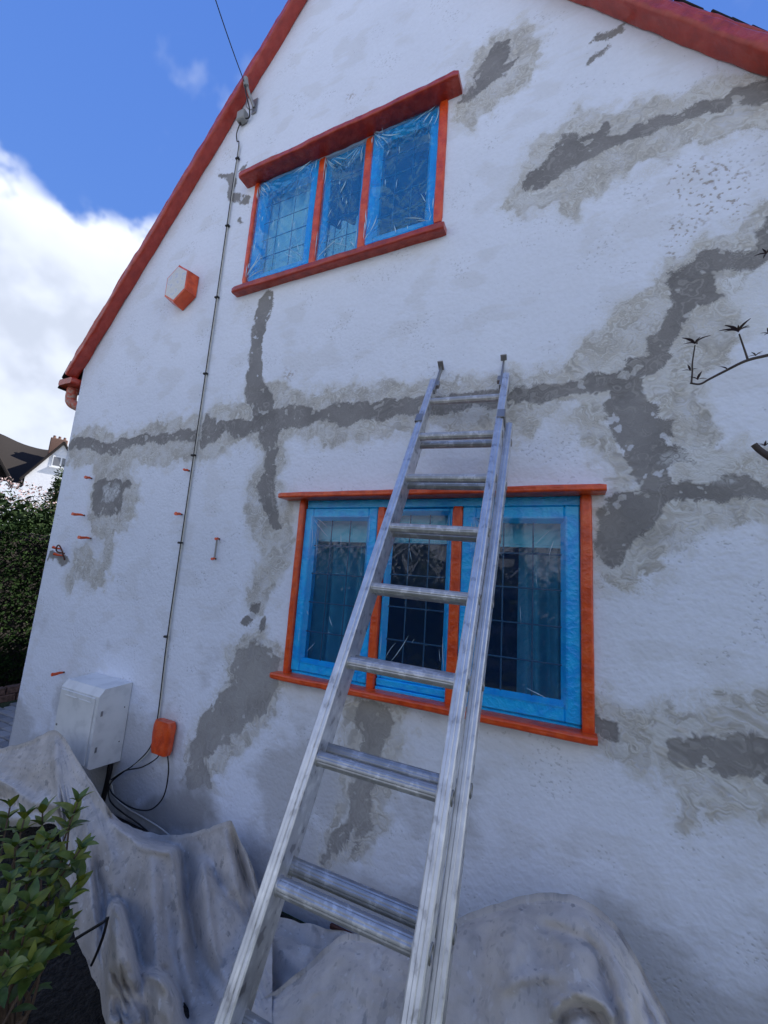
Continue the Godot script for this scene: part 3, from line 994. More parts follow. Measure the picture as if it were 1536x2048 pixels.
func build_ladder() -> void:
	var t := thing("extension_ladder", "weathered aluminium two-section extension ladder leaning on the wall", "ladder", Vector3(-0.53, GROUND, 1.73))
	var w := Vector3(0.371, -0.0055, -0.0262).normalized()
	var dn := Vector3(0.001, -0.2604, 0.1487)
	var step := dn.length()
	dn = dn.normalized()
	w = (w - dn * w.dot(dn)).normalized()
	var n := w.cross(dn) * -1.0
	if n.z < 0:
		n = -n
	var first := Vector3(-0.713, 2.60, 0.14) - t.position
	var basis_ := Basis(w, -dn, n) if w.cross(-dn).dot(n) > 0 else Basis(-w, -dn, n)
	var at := func(u: float, s: float, k: float) -> Vector3: return first + w * u + dn * (s * step) + n * k
	for sec in 2:
		var k := 0.0 if sec == 0 else -0.088
		var top := -0.6 if sec == 0 else 0.48
		var bottom := 10.6 - (0.0 if sec == 0 else 0.25)
		for u in [-0.019, 0.394]:
			if sec == 1:
				u += 0.036 if u > 0 else -0.024
			var st := begin()
			# a channel: web and two flanges, open inwards
			var mid: Vector3 = at.call(u, (top + bottom) * 0.5, k)
			var length: float = (bottom - top) * step
			bevel_box(st, Transform3D(basis_, mid), Vector3(0.038, length, 0.068), 0.0035)
			var stile := part("stile", flat(st), mats.metal, t)
			# raised lips along the front and back edges
			for e in [-1.0, 1.0]:
				var lip := begin()
				bevel_box(lip, Transform3D(basis_, at.call(u, (top + bottom) * 0.5, k + e * 0.0355)), Vector3(0.012, length - 0.004, 0.006), 0.002)
				part("edge_rib", flat(lip), mats.metal, stile)
			var cap := begin()
			bevel_box(cap, Transform3D(basis_, at.call(u, bottom + 0.05, k)), Vector3(0.036, 0.05, 0.076), 0.006)
			part("rubber_foot", flat(cap), mats.black, stile)
			for n_rung in range(0 if sec == 0 else 1, 10):
				var r: float = n_rung - 0.12 * sec
				# the flared end of each rung shows as a ring on the outer face
				var side := 1.0 if u > 0 else -1.0
				var ring := begin()
				var c: Vector3 = at.call(u + side * 0.0195, float(r), k)
				var loop := PackedVector3Array()
				for a in 17:
					loop.append(c + dn * (cos(TAU * a / 16.0) * 0.017) + n * (sin(TAU * a / 16.0) * 0.017))
				tube(ring, loop, 0.0035, 0.0035, 6, false)
				part("rung_end", flat(ring), mats.steel, stile)
		for n_rung in range(0 if sec == 0 else 1, 10):
			var r: float = n_rung - 0.12 * sec
			var st := begin()
			var a: Vector3 = at.call(-0.002 - sec * 0.024, float(r), k)
			var b: Vector3 = at.call(0.377 + sec * 0.036, float(r), k)
			ribbed_tube(st, a, b, 0.0208, 0.0012, 40)
			var rung := part("rung", flat(st), mats.rung, t)
			for e in [a, b]:
				var collar := begin()
				var dir := w * (0.006 if e == a else -0.006)
				tube(collar, PackedVector3Array([e, e + dir * 0.5, e + dir]), 0.0235, 0.0215, 18)
				part("collar", flat(collar), mats.rung, rung)
	# guide brackets holding the sections together, and the hooks at the head
	for u in [-0.019, 0.394]:
		var side := 1.0 if u > 0 else -1.0
		var st := begin()
		bevel_box(st, Transform3D(basis_, at.call(u + side * 0.023, 0.62, -0.03)), Vector3(0.004, 0.06, 0.145), 0.001)
		var g := part("guide_bracket", flat(st), mats.steel, t)
		st = begin()
		bevel_box(st, Transform3D(basis_, at.call(u + side * 0.004, 0.62, 0.0405)), Vector3(0.034, 0.06, 0.004), 0.001)
		part("bracket_lip", flat(st), mats.steel, g)
		st = begin()
		bevel_box(st, Transform3D(basis_, at.call(u - side * 0.0235, -0.62, 0.02)), Vector3(0.01, 0.24, 0.03), 0.001)
		var h := part("hook", flat(st), mats.steel, t)
		st = begin()
		bevel_box(st, Transform3D(basis_, at.call(u - side * 0.0235, -1.02, 0.04)), Vector3(0.034, 0.006, 0.06), 0.002)
		part("hook_tab", flat(st), mats.steel, h)
		st = begin()
		bevel_box(st, Transform3D(basis_, at.call(u - side * 0.036, -0.45, 0.02)), Vector3(0.016, 0.045, 0.026), 0.002)
		part("hook_catch", flat(st), mats.steel, h)


# ---------------------------------------------------------------- dust sheets

func lay(cols: Array, step: float) -> Array:
	# cols: columns of points from the top edge of the cloth down to its foot; points about step apart
	var tall := 0.0
	var wide := 0.0
	for c in cols:
		var p := vectors(c)
		var l := 0.0
		for i in range(1, p.size()):
			l += p[i].distance_to(p[i - 1])
		tall = maxf(tall, l)
	for j in range(1, cols.size()):
		wide += vectors(cols[j])[1].distance_to(vectors(cols[j - 1])[1])
	var per_i := maxi(2, int(tall / step / (cols[0].size() / 3 - 1)))
	var per_j := maxi(2, int(wide / step / (cols.size() - 1)))
	var grid := []
	for c in cols:
		grid.append(smooth_points(vectors(c), per_i))
	var rows := []
	for i in grid[0].size():
		var line := []
		for c in grid:
			line.append(c[i])
		# taut between its supports: half straight, half rounded, so that tension lines stay crisp
		var soft := smooth_points(line, per_j)
		for k in soft.size():
			var f := float(k) / per_j
			var j0 := mini(int(f), line.size() - 2)
			soft[k] = soft[k].lerp((line[j0] as Vector3).lerp(line[j0 + 1], f - j0), 0.25)
		rows.append(soft)
	return rows


# cloth with some slack settles on what it covers: its threads keep their length, it resists bending, it cannot sink into its support, and the spare width gathers into folds
func relaxed(rows: Array, slack_j: float, slack_i: float, turns: int, hold: float, salt: float) -> Array:
	var ni := rows.size()
	var nj: int = rows[0].size()
	var n := ni * nj
	var p := PackedVector3Array()
	var q := PackedVector3Array()
	var up := PackedVector3Array()
	for i in ni:
		for j in nj:
			q.append(rows[i][j])
			var du: Vector3 = rows[i][mini(j + 1, nj - 1)] - rows[i][maxi(j - 1, 0)]
			var dv: Vector3 = rows[mini(i + 1, ni - 1)][j] - rows[maxi(i - 1, 0)][j]
			var nn := dv.cross(du).normalized()
			if nn.z < 0:
				nn = -nn
			up.append(nn)
			var t := float(i) / (ni - 1)
			p.append(q[-1] + nn * (0.06 * noise_a.get_noise_2d(j * 0.11 + salt, i * 0.02) + 0.016 * noise_b.get_noise_2d(j * 0.06, i * 0.07 + salt)) * smoothstep(0.0, 0.3, t))
	var a := PackedInt32Array()
	var b := PackedInt32Array()
	var rest := PackedFloat32Array()
	var stiff := PackedFloat32Array()
	for i in ni:
		for j in nj:
			for e in [[0, 1, 1.0], [1, 0, 1.0], [1, 1, 0.25], [1, -1, 0.25], [0, 2, 0.3], [0, 5, 0.3], [2, 0, 0.2], [4, 0, 0.2]]:
				var i2: int = i + e[0]
				var j2: int = j + e[1]
				if i2 < ni and j2 < nj and j2 >= 0:
					a.append(i * nj + j)
					b.append(i2 * nj + j2)
					var k := Vector2(slack_j * absf(e[1]), slack_i * e[0]).length() / Vector2(e[0], e[1]).length()
					rest.append(q[a[-1]].distance_to(q[b[-1]]) * (1.0 + k))
					stiff.append(e[2] * 0.5)
	var m := a.size()
	for turn in turns:
		for c in m:
			var x := a[c]
			var y := b[c]
			var d := p[y] - p[x]
			var l := d.length()
			if l > 1e-6:
				d *= (l - rest[c]) / l * stiff[c]
				p[x] += d
				p[y] -= d
		for k in n:
			var v := p[k]
			v.y -= 0.0006
			v += (q[k] - v) * hold
			var deep := (v - q[k]).dot(up[k])
			if deep < -0.012:
				v -= up[k] * (deep + 0.012)
			elif deep > 0.075:
				v -= up[k] * (deep - 0.075) * 0.5
			if k < nj:
				v = v.lerp(q[k], 0.8)
			p[k] = v
	var out := []
	for i in ni:
		var line := []
		for j in nj:
			line.append(p[i * nj + j])
		out.append(smooth_points(line, 2))
	# halve the steps downwards as well
	var fine := []
	for j in out[0].size():
		var line := []
		for i in ni:
			line.append(out[i][j])
		fine.append(smooth_points(line, 2))
	var result := []
	for i in fine[0].size():
		var row := PackedVector3Array()
		for j in fine.size():
			row.append(fine[j][i])
		result.append(row)
	return result


func draped(cols: Array, slack_j: float, slack_i: float, salt: float, hold := 0.012, step := 0.026, rough := 0.0) -> ArrayMesh:
	var rows := lay(cols, step)
	if rough > 0.0:
		for i in rows.size():
			for j in rows[i].size():
				var v: Vector3 = rows[i][j]
				var bump := noise_a.get_noise_3d(v.x * 4.5, v.y * 4.5 + salt, v.z * 4.5) + 0.5 * noise_ridge.get_noise_3d(v.x * 4.0 + salt, v.y * 4.0, v.z * 4.0)
				rows[i][j] = v + Vector3(0, rough * bump, rough * 0.4 * bump)
	return smooth_grid(relaxed(rows, slack_j, slack_i, 80, hold * 0.5, salt))


# a sheet given by columns of points from its top edge down: refined, its top edge turned down behind, with small tucks and ripples
func hung(cols: Array, back: Vector3, wave: float, salt: float) -> ArrayMesh:
	var fine := []
	for c in cols:
		var line: Array = c.duplicate()
		line.push_front(line[0] + back)
		fine.append(smooth_points(line, 2))
	var rows := []
	for i in fine[0].size():
		var line := []
		for c in fine:
			line.append(c[i])
		rows.append(smooth_points(line, 2))
	var ni := rows.size()
	var nj: int = rows[0].size()
	var out := []
	for i in ni:
		var row := PackedVector3Array()
		for j in nj:
			var du: Vector3 = rows[i][mini(j + 1, nj - 1)] - rows[i][maxi(j - 1, 0)]
			var dv: Vector3 = rows[mini(i + 1, ni - 1)][j] - rows[maxi(i - 1, 0)][j]
			var nn := du.cross(dv).normalized() * -1.0
			if nn.dot(Vector3(0.3, 0.4, 0.85)) < 0.2:
				nn = Vector3(0.3, 0.4, 0.85)
			var p: Vector3 = rows[i][j]
			var d := noise_a.get_noise_3d(p.x * 5.0 + salt, p.y * 3.0, p.z * 5.0) * wave
			d += (0.3 - absf(noise_a.get_noise_3d(p.x * 8.0 - salt, p.y * 3.5 + p.x * 2.0, p.z * 8.0))) * wave * 0.9
			d -= maxf(0.0, 0.09 - absf(noise_a.get_noise_3d(p.x * 4.0 + 2.0 * salt, p.y * 5.0 + p.x * 1.5, p.z * 4.0))) * wave * 7.0
			d += maxf(0.0, 0.08 - absf(noise_a.get_noise_3d(p.x * 7.0 - 3.0 * salt, p.y * 2.5 - p.x * 2.5, p.z * 7.0))) * wave * 7.0
			row.append(p + nn * d * smoothstep(2.0, 7.0, i))
		out.append(row)
	return smooth_grid(out)


func with_back(cols: Array, back: Vector3) -> Array:
	# carry the top edge over and down behind
	var r := []
	for c in cols:
		var d: Array = [c[0] + back.x, c[1] + back.y, c[2] + back.z]
		d.append_array(c)
		r.append(d)
	return r


func build_sheets() -> void:
	var s := thing("dust_sheet", "large stained grey dust sheet hung in peaks over plants left of ladder", "dust sheet", Vector3.ZERO)
	part("cloth", hung(left_sheet(), Vector3(-0.03, -0.28, -0.12), 0.006, 1.0), mats.cloth, s)
	var heap := part("dust_sheet", draped(cloth_heap(), 0.13, 0.13, 31.0, 0.008, 0.024, 0.045), mats.cloth, self)
	tag(heap, "crumpled heap of grey dust sheet on the ground behind the ladder", "dust sheet")
	var m := thing("dust_sheet", "paint-spattered grey dust sheet over a rounded mound at the ladder foot", "dust sheet")
	part("cloth", hung(mound_sheet(), Vector3(0.0, -0.3, -0.12), 0.007, 41.0), mats.cloth, m)


# ---------------------------------------------------------------- fittings on the wall

func build_fittings() -> void:
	# meter cabinet
	var c := thing("meter_cabinet", "pale grey meter cabinet with chamfered top on the lower left wall", "meter cabinet", Vector3(-3.27, 0.13, 0))
	var prof := [Vector2(0, 0.0), Vector2(0.215, 0.015), Vector2(0.235, 0.03), Vector2(0.235, 0.495), Vector2(0.2, 0.542), Vector2(0, 0.553)]
	var st := begin()
	var hw := 0.23
	for i in prof.size():
		var a: Vector2 = prof[i]
		var b: Vector2 = prof[(i + 1) % prof.size()]
		quad(st, Vector3(-hw, a.y, a.x), Vector3(hw, a.y, a.x), Vector3(hw, b.y, b.x), Vector3(-hw, b.y, b.x))
	for i in range(1, prof.size() - 1):
		tri(st, Vector3(hw, prof[0].y, prof[0].x), Vector3(hw, prof[i + 1].y, prof[i + 1].x), Vector3(hw, prof[i].y, prof[i].x))
		tri(st, Vector3(-hw, prof[0].y, prof[0].x), Vector3(-hw, prof[i].y, prof[i].x), Vector3(-hw, prof[i + 1].y, prof[i + 1].x))
	part("body", flat(st), mats.cabinet, c)
	var door := part("door", box_mesh(Vector3(-0.215, 0.04, 0.2355), Vector3(0.20, 0.485, 0.2435), 0.003), mats.cabinet, c)
	for x in [-0.15, 0.02]:
		part("slot", box_mesh(Vector3(x, 0.445, 0.2437), Vector3(x + 0.14, 0.455, 0.2465), 0.002), mats.white_plastic, door)
	part("lock", box_mesh(Vector3(-0.2, 0.23, 0.2437), Vector3(-0.185, 0.245, 0.247), 0.002), mats.steel, door)
	for y in [0.12, 0.36]:
		part("hinge", box_mesh(Vector3(0.2305, y, 0.19), Vector3(0.2335, y + 0.035, 0.205), 0.001), mats.steel, c)
		part("screw", box_mesh(Vector3(0.2305, y + 0.02, 0.03), Vector3(0.2325, y + 0.028, 0.038), 0.001), mats.black, c)
	# supply pipe below it
	tag(part("supply_pipe", tube_mesh(smooth_points([Vector3(-3.1, 0.16, 0.03), Vector3(-3.1, 0.0, 0.03), Vector3(-3.12, -0.2, 0.04), Vector3(-3.16, -0.32, 0.06)], 4), 0.018, 0.018, 10), mats.black, self), "short black supply pipe below the pale meter cabinet", "pipe")
	tag(part("plinth_slab", box_mesh(Vector3(-3.2, GROUND - 0.04, 0.004), Vector3(-2.2, GROUND + 0.09, 0.06), 0.012), mats.soil, self), "dark damp ledge at the wall foot below the loose cables", "ledge")
	# alarm bell box
	var a := thing("alarm_box", "hexagonal alarm box with pale face and orange taped sides on the wall", "alarm box", Vector3(-3.16, 4.04, 0))
	st = begin()
	var face := begin()
	for k in 6:
		var t0 := deg_to_rad(90.0 + 60.0 * k)
		var t1 := deg_to_rad(150.0 + 60.0 * k)
		var o0 := Vector3(cos(t0) * 0.17, sin(t0) * 0.2, 0)
		var o1 := Vector3(cos(t1) * 0.17, sin(t1) * 0.2, 0)
		var f0 := o0 * 0.92 + Vector3(0, 0, 0.1)
		var f1 := o1 * 0.9 + Vector3(0, 0, 0.1)
		quad(st, o0, o1, f1, f0)
		tri(face, Vector3(0, 0, 0.109), f0 * 0.9 + Vector3(0, 0, 0.0145), f1 * 0.9 + Vector3(0, 0, 0.0145))
		quad(st, f0, f1, Vector3(f1.x * 0.9, f1.y * 0.9, f1.z + 0.004), Vector3(f0.x * 0.9, f0.y * 0.9, f0.z + 0.004))
	part("taped_side", flat(st), mats.orange, a)
	var pf := textured(grain(0.014, 3, 97, [[0.3, lin(0.64, 0.64, 0.62)], [0.62, lin(0.7, 0.7, 0.69)], [0.75, lin(0.55, 0.58, 0.66)]]), 0.35, 2.2)
	part("front_cover", flat(face), pf, a)
	# taped junction box
	var j := thing("junction_box", "small orange taped junction box on the wall above the cables", "junction box", Vector3(-2.59, 0.4, 0))
	part("cover", wrapped_board(Vector3(0, -0.10, 0.033), Vector3(0, 0.10, 0.033), Vector3.RIGHT, Vector3.BACK, 0.165, 0.06, 0.02, 0.004, 44.0), mats.orange, j)
	# little grey box at the top of the cable
	var g := thing("cable_box", "little grey cable entry box high under the left verge", "cable box", Vector3(-2.73, 5.69, 0))
	part("lid", box_mesh(Vector3(-0.045, -0.05, 0.0), Vector3(0.045, 0.05, 0.06), 0.008), mats.grey_cable, g)
	part("gland", box_mesh(Vector3(-0.03, -0.065, 0.015), Vector3(-0.01, -0.05, 0.035), 0.004), mats.black, g)
	# anchor bracket for the overhead line
	var k := thing("line_bracket", "grey metal bracket anchoring the overhead telephone line under the verge", "bracket", Vector3(-2.62, 5.8, 0))
	part("wall_plate", box_mesh(Vector3(-0.03, -0.09, 0.0), Vector3(0.03, 0.07, 0.008), 0.003), mats.steel, k)
	part("arm", tube_mesh(PackedVector3Array([Vector3(0, -0.03, 0.008), Vector3(-0.02, 0.05, 0.06), Vector3(-0.03, 0.12, 0.1)]), 0.014, 0.012, 8), mats.steel, k)
	part("insulator", tube_mesh(PackedVector3Array([Vector3(-0.03, 0.1, 0.1), Vector3(-0.035, 0.16, 0.11), Vector3(-0.035, 0.18, 0.11)]), 0.024, 0.018, 10), mats.grey_cable, k)
	part("hook", tube_mesh(smooth_points([Vector3(0.0, -0.05, 0.008), Vector3(-0.01, -0.1, 0.05), Vector3(-0.03, -0.07, 0.07), Vector3(-0.03, 0.02, 0.07)], 4), 0.005, 0.005, 6), mats.steel, k)
	# overhead line towards the street, and its tail down to the box
	tag(part("telephone_line", tube_mesh(smooth_points([Vector3(-2.66, 5.92, 0.11), Vector3(-2.5, 5.97, 0.62), Vector3(-2.0, 6.12, 2.0), Vector3(0.2, 6.7, 8.0), Vector3(5.0, 8.0, 21.0)], 10), 0.0045, 0.0045, 6), mats.black, self), "thin black overhead telephone line running from bracket towards the street", "telephone line")
	tag(part("line_tail", tube_mesh(smooth_points([Vector3(-2.66, 5.92, 0.115), Vector3(-2.64, 5.8, 0.09), Vector3(-2.62, 5.7, 0.06), Vector3(-2.64, 5.645, 0.03), Vector3(-2.70, 5.66, 0.03)], 6), 0.006, 0.006, 6), mats.black, self), "short black line tail looping from bracket to little grey box", "cable")
	# the cable down the wall, with its clips
	var drop := [Vector3(-2.745, 5.63, 0.03), Vector3(-2.79, 5.56, 0.015), Vector3(-2.775, 5.47, 0.012), Vector3(-2.742, 5.40, 0.012), Vector3(-2.745, 4.9, 0.011), Vector3(-2.738, 4.0, 0.011), Vector3(-2.735, 3.3, 0.011), Vector3(-2.731, 2.6, 0.011), Vector3(-2.728, 1.9, 0.011), Vector3(-2.722, 1.05, 0.011), Vector3(-2.70, 0.52, 0.011), Vector3(-2.715, 0.32, 0.015), Vector3(-2.81, 0.19, 0.03), Vector3(-2.92, 0.10, 0.05), Vector3(-3.01, 0.02, 0.06), Vector3(-3.03, -0.05, 0.06), Vector3(-2.98, -0.11, 0.06), Vector3(-2.83, -0.14, 0.06), Vector3(-2.66, -0.15, 0.07), Vector3(-2.48, -0.165, 0.09), Vector3(-2.3, -0.2, 0.1)]
	var cable := thing("wall_cable", "long dark cable clipped straight down the wall from under the verge", "cable", Vector3.ZERO)
	part("sheath", tube_mesh(smooth_points(drop, 6), 0.0048, 0.0048, 8), mats.black, cable)
	for i in 7:
		var y := 5.25 - i * 0.7
		part("clip", box_mesh(Vector3(-2.752, y, 0.0), Vector3(-2.712, y + 0.016, 0.026), 0.004), mats.black, cable)
	var twin := []
	for i in range(3, drop.size()):
		var spot: Vector3 = drop[i] + Vector3(0.0105 - (0.03 if i > 12 else 0.0), 0.012 if i > 14 else 0.0, -0.001)
		if i > 14:
			spot.z = 0.024
		twin.append(spot)
	tag(part("wall_cable", tube_mesh(smooth_points(twin, 6), 0.0045, 0.0045, 8), mats.pale_cable, self), "pale grey cable running beside the dark cable and looping to the ground", "cable")
	tag(part("wall_cable", tube_mesh(smooth_points([Vector3(-2.60, 0.305, 0.03), Vector3(-2.63, 0.25, 0.03), Vector3(-2.75, 0.17, 0.04), Vector3(-2.9, 0.115, 0.05), Vector3(-3.0, 0.04, 0.075)], 6), 0.0045, 0.0045, 8), mats.black, self), "short black cable sagging left from the orange junction box", "cable")
	tag(part("wall_cable", tube_mesh(smooth_points([Vector3(-2.53, 0.305, 0.03), Vector3(-2.495, 0.2, 0.03), Vector3(-2.505, 0.05, 0.03), Vector3(-2.585, -0.05, 0.035), Vector3(-2.7, -0.09, 0.04), Vector3(-2.84, -0.09, 0.05), Vector3(-2.97, -0.045, 0.07), Vector3(-3.015, 0.0, 0.075)], 6), 0.0045, 0.0045, 8), mats.black, self), "black cable hanging in a round loop below the orange junction box", "cable")
	# taped bolts left in the render
	for p in [[-4.055, 2.326, 0.055, "orange taped bolt in the wall beside the square cement patch, uppermost"], [-4.06, 1.976, 0.1, "long orange taped bolt in the wall at the foot of the square patch"],
			[-3.9, 1.768, 0.1, "thick orange taped bolt below the square cement patch"], [-2.772, 2.336, 0.05, "orange taped bolt close left of the long cable, the higher"],
			[-2.782, 1.982, 0.055, "orange taped bolt close left of the long cable, the lower"], [-2.35, 1.798, 0.035, "small orange taped pin at the top of the thin rod"],
			[-2.36, 1.652, 0.035, "small orange taped pin at the bottom of the thin rod"], [-3.925, 0.62, 0.09, "orange taped bolt above the pale meter cabinet"]]:
		var b := thing("taped_bolt", p[3], "taped bolt", Vector3(p[0], p[1], 0), "orange taped bolts in the wall")
		part("shank", tube_mesh(PackedVector3Array([Vector3(0, 0, -0.01), Vector3(0, 0, 0.01), Vector3(0, 0.001, 0.02)]), 0.008, 0.006, 6), mats.rust, b)
		var wr := begin()
		tube(wr, PackedVector3Array([Vector3(0, 0, 0.012), Vector3(0.002, 0.002, p[2] * 0.35), Vector3(0.0, -0.004, p[2] * 0.75), Vector3(0.004, -0.002, p[2])]), 0.009, 0.015 if p[2] > 0.05 else 0.01, 7)
		part("tape", flat(wr), mats.orange, b)
	tag(part("thin_rod", box_mesh(Vector3(-2.362, 1.655, 0.006), Vector3(-2.35, 1.795, 0.016), 0.002), mats.grey_cable, self), "thin pale rod upright on the wall between two taped pins", "rod")
	var wl := thing("wire_loop", "orange taped wire ends curled on the small corner cement patch", "wire", Vector3(-4.3, 1.64, 0))
	part("wire", tube_mesh(smooth_points([Vector3(0.07, -0.08, 0.0), Vector3(0.08, 0.0, 0.04), Vector3(0.05, 0.05, 0.06), Vector3(0.0, 0.02, 0.05), Vector3(-0.03, -0.01, 0.02), Vector3(0.05, -0.02, 0.0)], 5), 0.006, 0.006, 6), mats.rust, wl)
	for q in [[-0.06, 0.02], [-0.02, -0.04]]:
		part("tape", tube_mesh(PackedVector3Array([Vector3(q[0] + 0.06, q[1], 0.01), Vector3(q[0] + 0.03, q[1], 0.03), Vector3(q[0], q[1] + 0.01, 0.05)]), 0.006, 0.014, 6), mats.orange, wl)


# ---------------------------------------------------------------- plants

func leaf_mesh(length: float, width: float, droop: float, fold: float, n := 5) -> ArrayMesh:
	var st := begin()
	st.set_smooth_group(0)
	var rows := []
	for i in n + 1:
		var t := float(i) / n
		var hw := width * 0.5 * pow(sin(PI * pow(t, 0.82)), 0.85) if i > 0 and i < n else 0.0012
		var c := Vector3(0, -droop * t * t * length, t * length)
		rows.append([c + Vector3(-hw, fold * hw, 0), c, c + Vector3(hw, fold * hw, 0)])
	for i in n:
		for j in 2:
			for v in [rows[i][j], rows[i + 1][j], rows[i + 1][j + 1], rows[i][j], rows[i + 1][j + 1], rows[i][j + 1]]:
				st.add_vertex(v)
	return flat(st)


func aim(at: Vector3, dir: Vector3, up: Vector3, size: float) -> Transform3D:
	var z := dir.normalized()
	var x := up.cross(z)
	if x.length() < 0.05:
		x = Vector3.RIGHT.cross(z)
	x = x.normalized()
	return Transform3D(Basis(x, z.cross(x), z).scaled(Vector3.ONE * size), at)


func build_shrub() -> void:
	var root := Vector3(-2.0, GROUND, 1.15)
	var s := thing("shrub", "green leafy shrub with bare lower stems in front of the dust sheet", "shrub", root)
	var kinds := []
	for k in 5:
		kinds.append(leaf_mesh(0.098, 0.037 + 0.003 * k, 0.12 + 0.08 * k, 0.35))
	var tips := vectors(shrub_tips())
	var count := 0
	for i in tips.size():
		var tip: Vector3 = tips[i] - root
		var base := Vector3(rnd(-0.12, 0.12), 0.0, rnd(-0.1, 0.1))
		var bend := base.lerp(tip, 0.45) + Vector3(rnd(-0.1, 0.1), rnd(-0.02, 0.08), rnd(-0.08, 0.08))
		var line := smooth_points([base, base.lerp(bend, 0.5) + Vector3(rnd(-0.04, 0.04), 0.05, rnd(-0.04, 0.04)), bend, tip], 5)
		part("stem", tube_mesh(line, rnd(0.008, 0.012), 0.0032, 6), mats.bark, s)
		var axis := (line[-1] - line[-3]).normalized().lerp(Vector3.UP, 0.35).normalized()
		var phase := rnd(0, TAU)
		for r in 4:
			var many := [4, 4, 3, 1][r] as int
			for k in many:
				if count >= 296:
					break
				var a := phase + TAU * k / many + r * 1.05 + rnd(-0.25, 0.25)
				var out := Vector3(cos(a), 0, sin(a))
				var lift := [1.7, 0.9, 0.5, 0.2][r] as float
				var at := line[-1] - axis * (0.0 + 0.045 * r)
				if r == 3:
					at = line[-5 if line.size() > 5 else 0]
				var lf := MeshInstance3D.new()
				lf.name = "leaf"
				lf.mesh = kinds[count % 5]
				lf.material_override = mats.leaf[(count * 7 + r) % 3 if r < 2 else 3 if k == 0 else 0]
				s.add_child(lf, true)
				lf.transform = aim(at, out + axis * lift + Vector3(0, rnd(-0.15, 0.2), 0), axis, rnd(0.5, 1.05) * (0.8 if r == 0 else 1.0))
				count += 1


func build_branch() -> void:
	var s := thing("bare_shrub", "dark shrub twigs with few purple leaves reaching in over the wall", "shrub", Vector3(0.95, GROUND, 0.9))
	var o := s.position
	var lines := twig_lines()
	var trunk := smooth_points([Vector3(0, 0, 0), Vector3(0.05, 0.8, 0.03), Vector3(-0.02, 1.7, 0.04), Vector3(-0.12, 2.4, 0.04)], 6)
	part("stem", tube_mesh(trunk, 0.02, 0.01, 8), mats.twig, s)
	for i in lines.size():
		var p := []
		for v in vectors(lines[i]):
			p.append(v - o)
		if i == 0:
			p.push_front(Vector3(-0.1, 2.3, 0.04))
		if i == 3:
			p.push_front(Vector3(-0.03, 1.75, 0.04))
		part("twig", tube_mesh(smooth_points(p, 5), [0.0048, 0.0024, 0.0026, 0.009][i], [0.0022, 0.0015, 0.0016, 0.007][i], 7), mats.twig, s)
	var small := leaf_mesh(0.036, 0.010, 0.45, 0.5)
	var dark := plain(lin(0.05, 0.026, 0.034), 0.45)
	dark.cull_mode = BaseMaterial3D.CULL_DISABLED
	var pts := vectors(twig_leaf_points())
	for i in pts.size():
		var n := [5, 8, 4, 4, 4, 3, 5, 5, 5][i] as int
		for k in n:
			var a := TAU * k / n + i
			var lf := part("leaf", small, dark, s)
			lf.transform = aim(pts[i] - o, Vector3(cos(a), rnd(0.5, 1.5), sin(a) * 0.8), Vector3.UP, rnd(0.5, 1.0) * (1.0 if i < 2 else 0.7))


func scatter(called: String, mesh: Mesh, material: Material, places: Array, tints: Array) -> MultiMeshInstance3D:
	var mm := MultiMesh.new()
	mm.transform_format = MultiMesh.TRANSFORM_3D
	mm.use_colors = true
	mm.mesh = mesh
	mm.instance_count = places.size()
	for i in places.size():
		mm.set_instance_transform(i, places[i])
		mm.set_instance_color(i, tints[i])
	var o := MultiMeshInstance3D.new()
	o.name = called
	o.multimesh = mm
	o.material_override = material
	o.set_meta("kind", "stuff")
	return o


func facing(at: Vector3, normal: Vector3, size: float) -> Transform3D:
	var d := Vector3(rnd(-1, 1), rnd(-0.6, 1), rnd(-1, 1)) + normal * 0.5
	return aim(at, d, normal + Vector3(rnd(-0.6, 0.6), rnd(-0.6, 0.6), rnd(-0.6, 0.6)), size)


func shade(lo: Vector3, hi: Vector3) -> Color:
	var t := rng.randf()
	var v := lo.lerp(hi, t * t)
	return Color(v.x, v.y, v.z)


func build_hedge() -> void:
	var h := thing("hedge", "tall dark clipped hedge beyond the left corner of the house", "hedge", Vector3(-7.2, GROUND, -1.5))
	part("stems", box_mesh(Vector3(-0.28, 0.0, -3.9), Vector3(0.28, 2.18, 2.6), 0.1), mats.soil, h)
	var leaf := leaf_mesh(0.05, 0.024, 0.2, 0.35, 3)
	var places := []
	var tints := []
	for i in 30000:
		var z := rnd(-4.0, 2.7)
		var y := rnd(0.12, 2.28)
		var p: Vector3
		var n: Vector3
		if i % 4 != 0:
			n = Vector3.RIGHT
			p = Vector3(0.36 + 0.07 * noise_a.get_noise_2d(z * 2.2, y * 2.2) + rnd(-0.09, 0.03), y, z)
		elif i % 8 == 0:
			n = Vector3.BACK
			p = Vector3(rnd(-0.4, 0.4), y, 2.68 + rnd(-0.1, 0.05))
		else:
			n = Vector3.UP
			p = Vector3(rnd(-0.4, 0.4), 2.27 + 0.06 * noise_a.get_noise_2d(z * 3.0, 5.0) + rnd(-0.1, 0.05), z)
		places.append(facing(p, n, rnd(0.7, 1.35)))
		tints.append(shade(Vector3(0.008, 0.02, 0.006), Vector3(0.024, 0.045, 0.012)))
	h.add_child(scatter("foliage", leaf, mats.leaf_tint, places, tints))


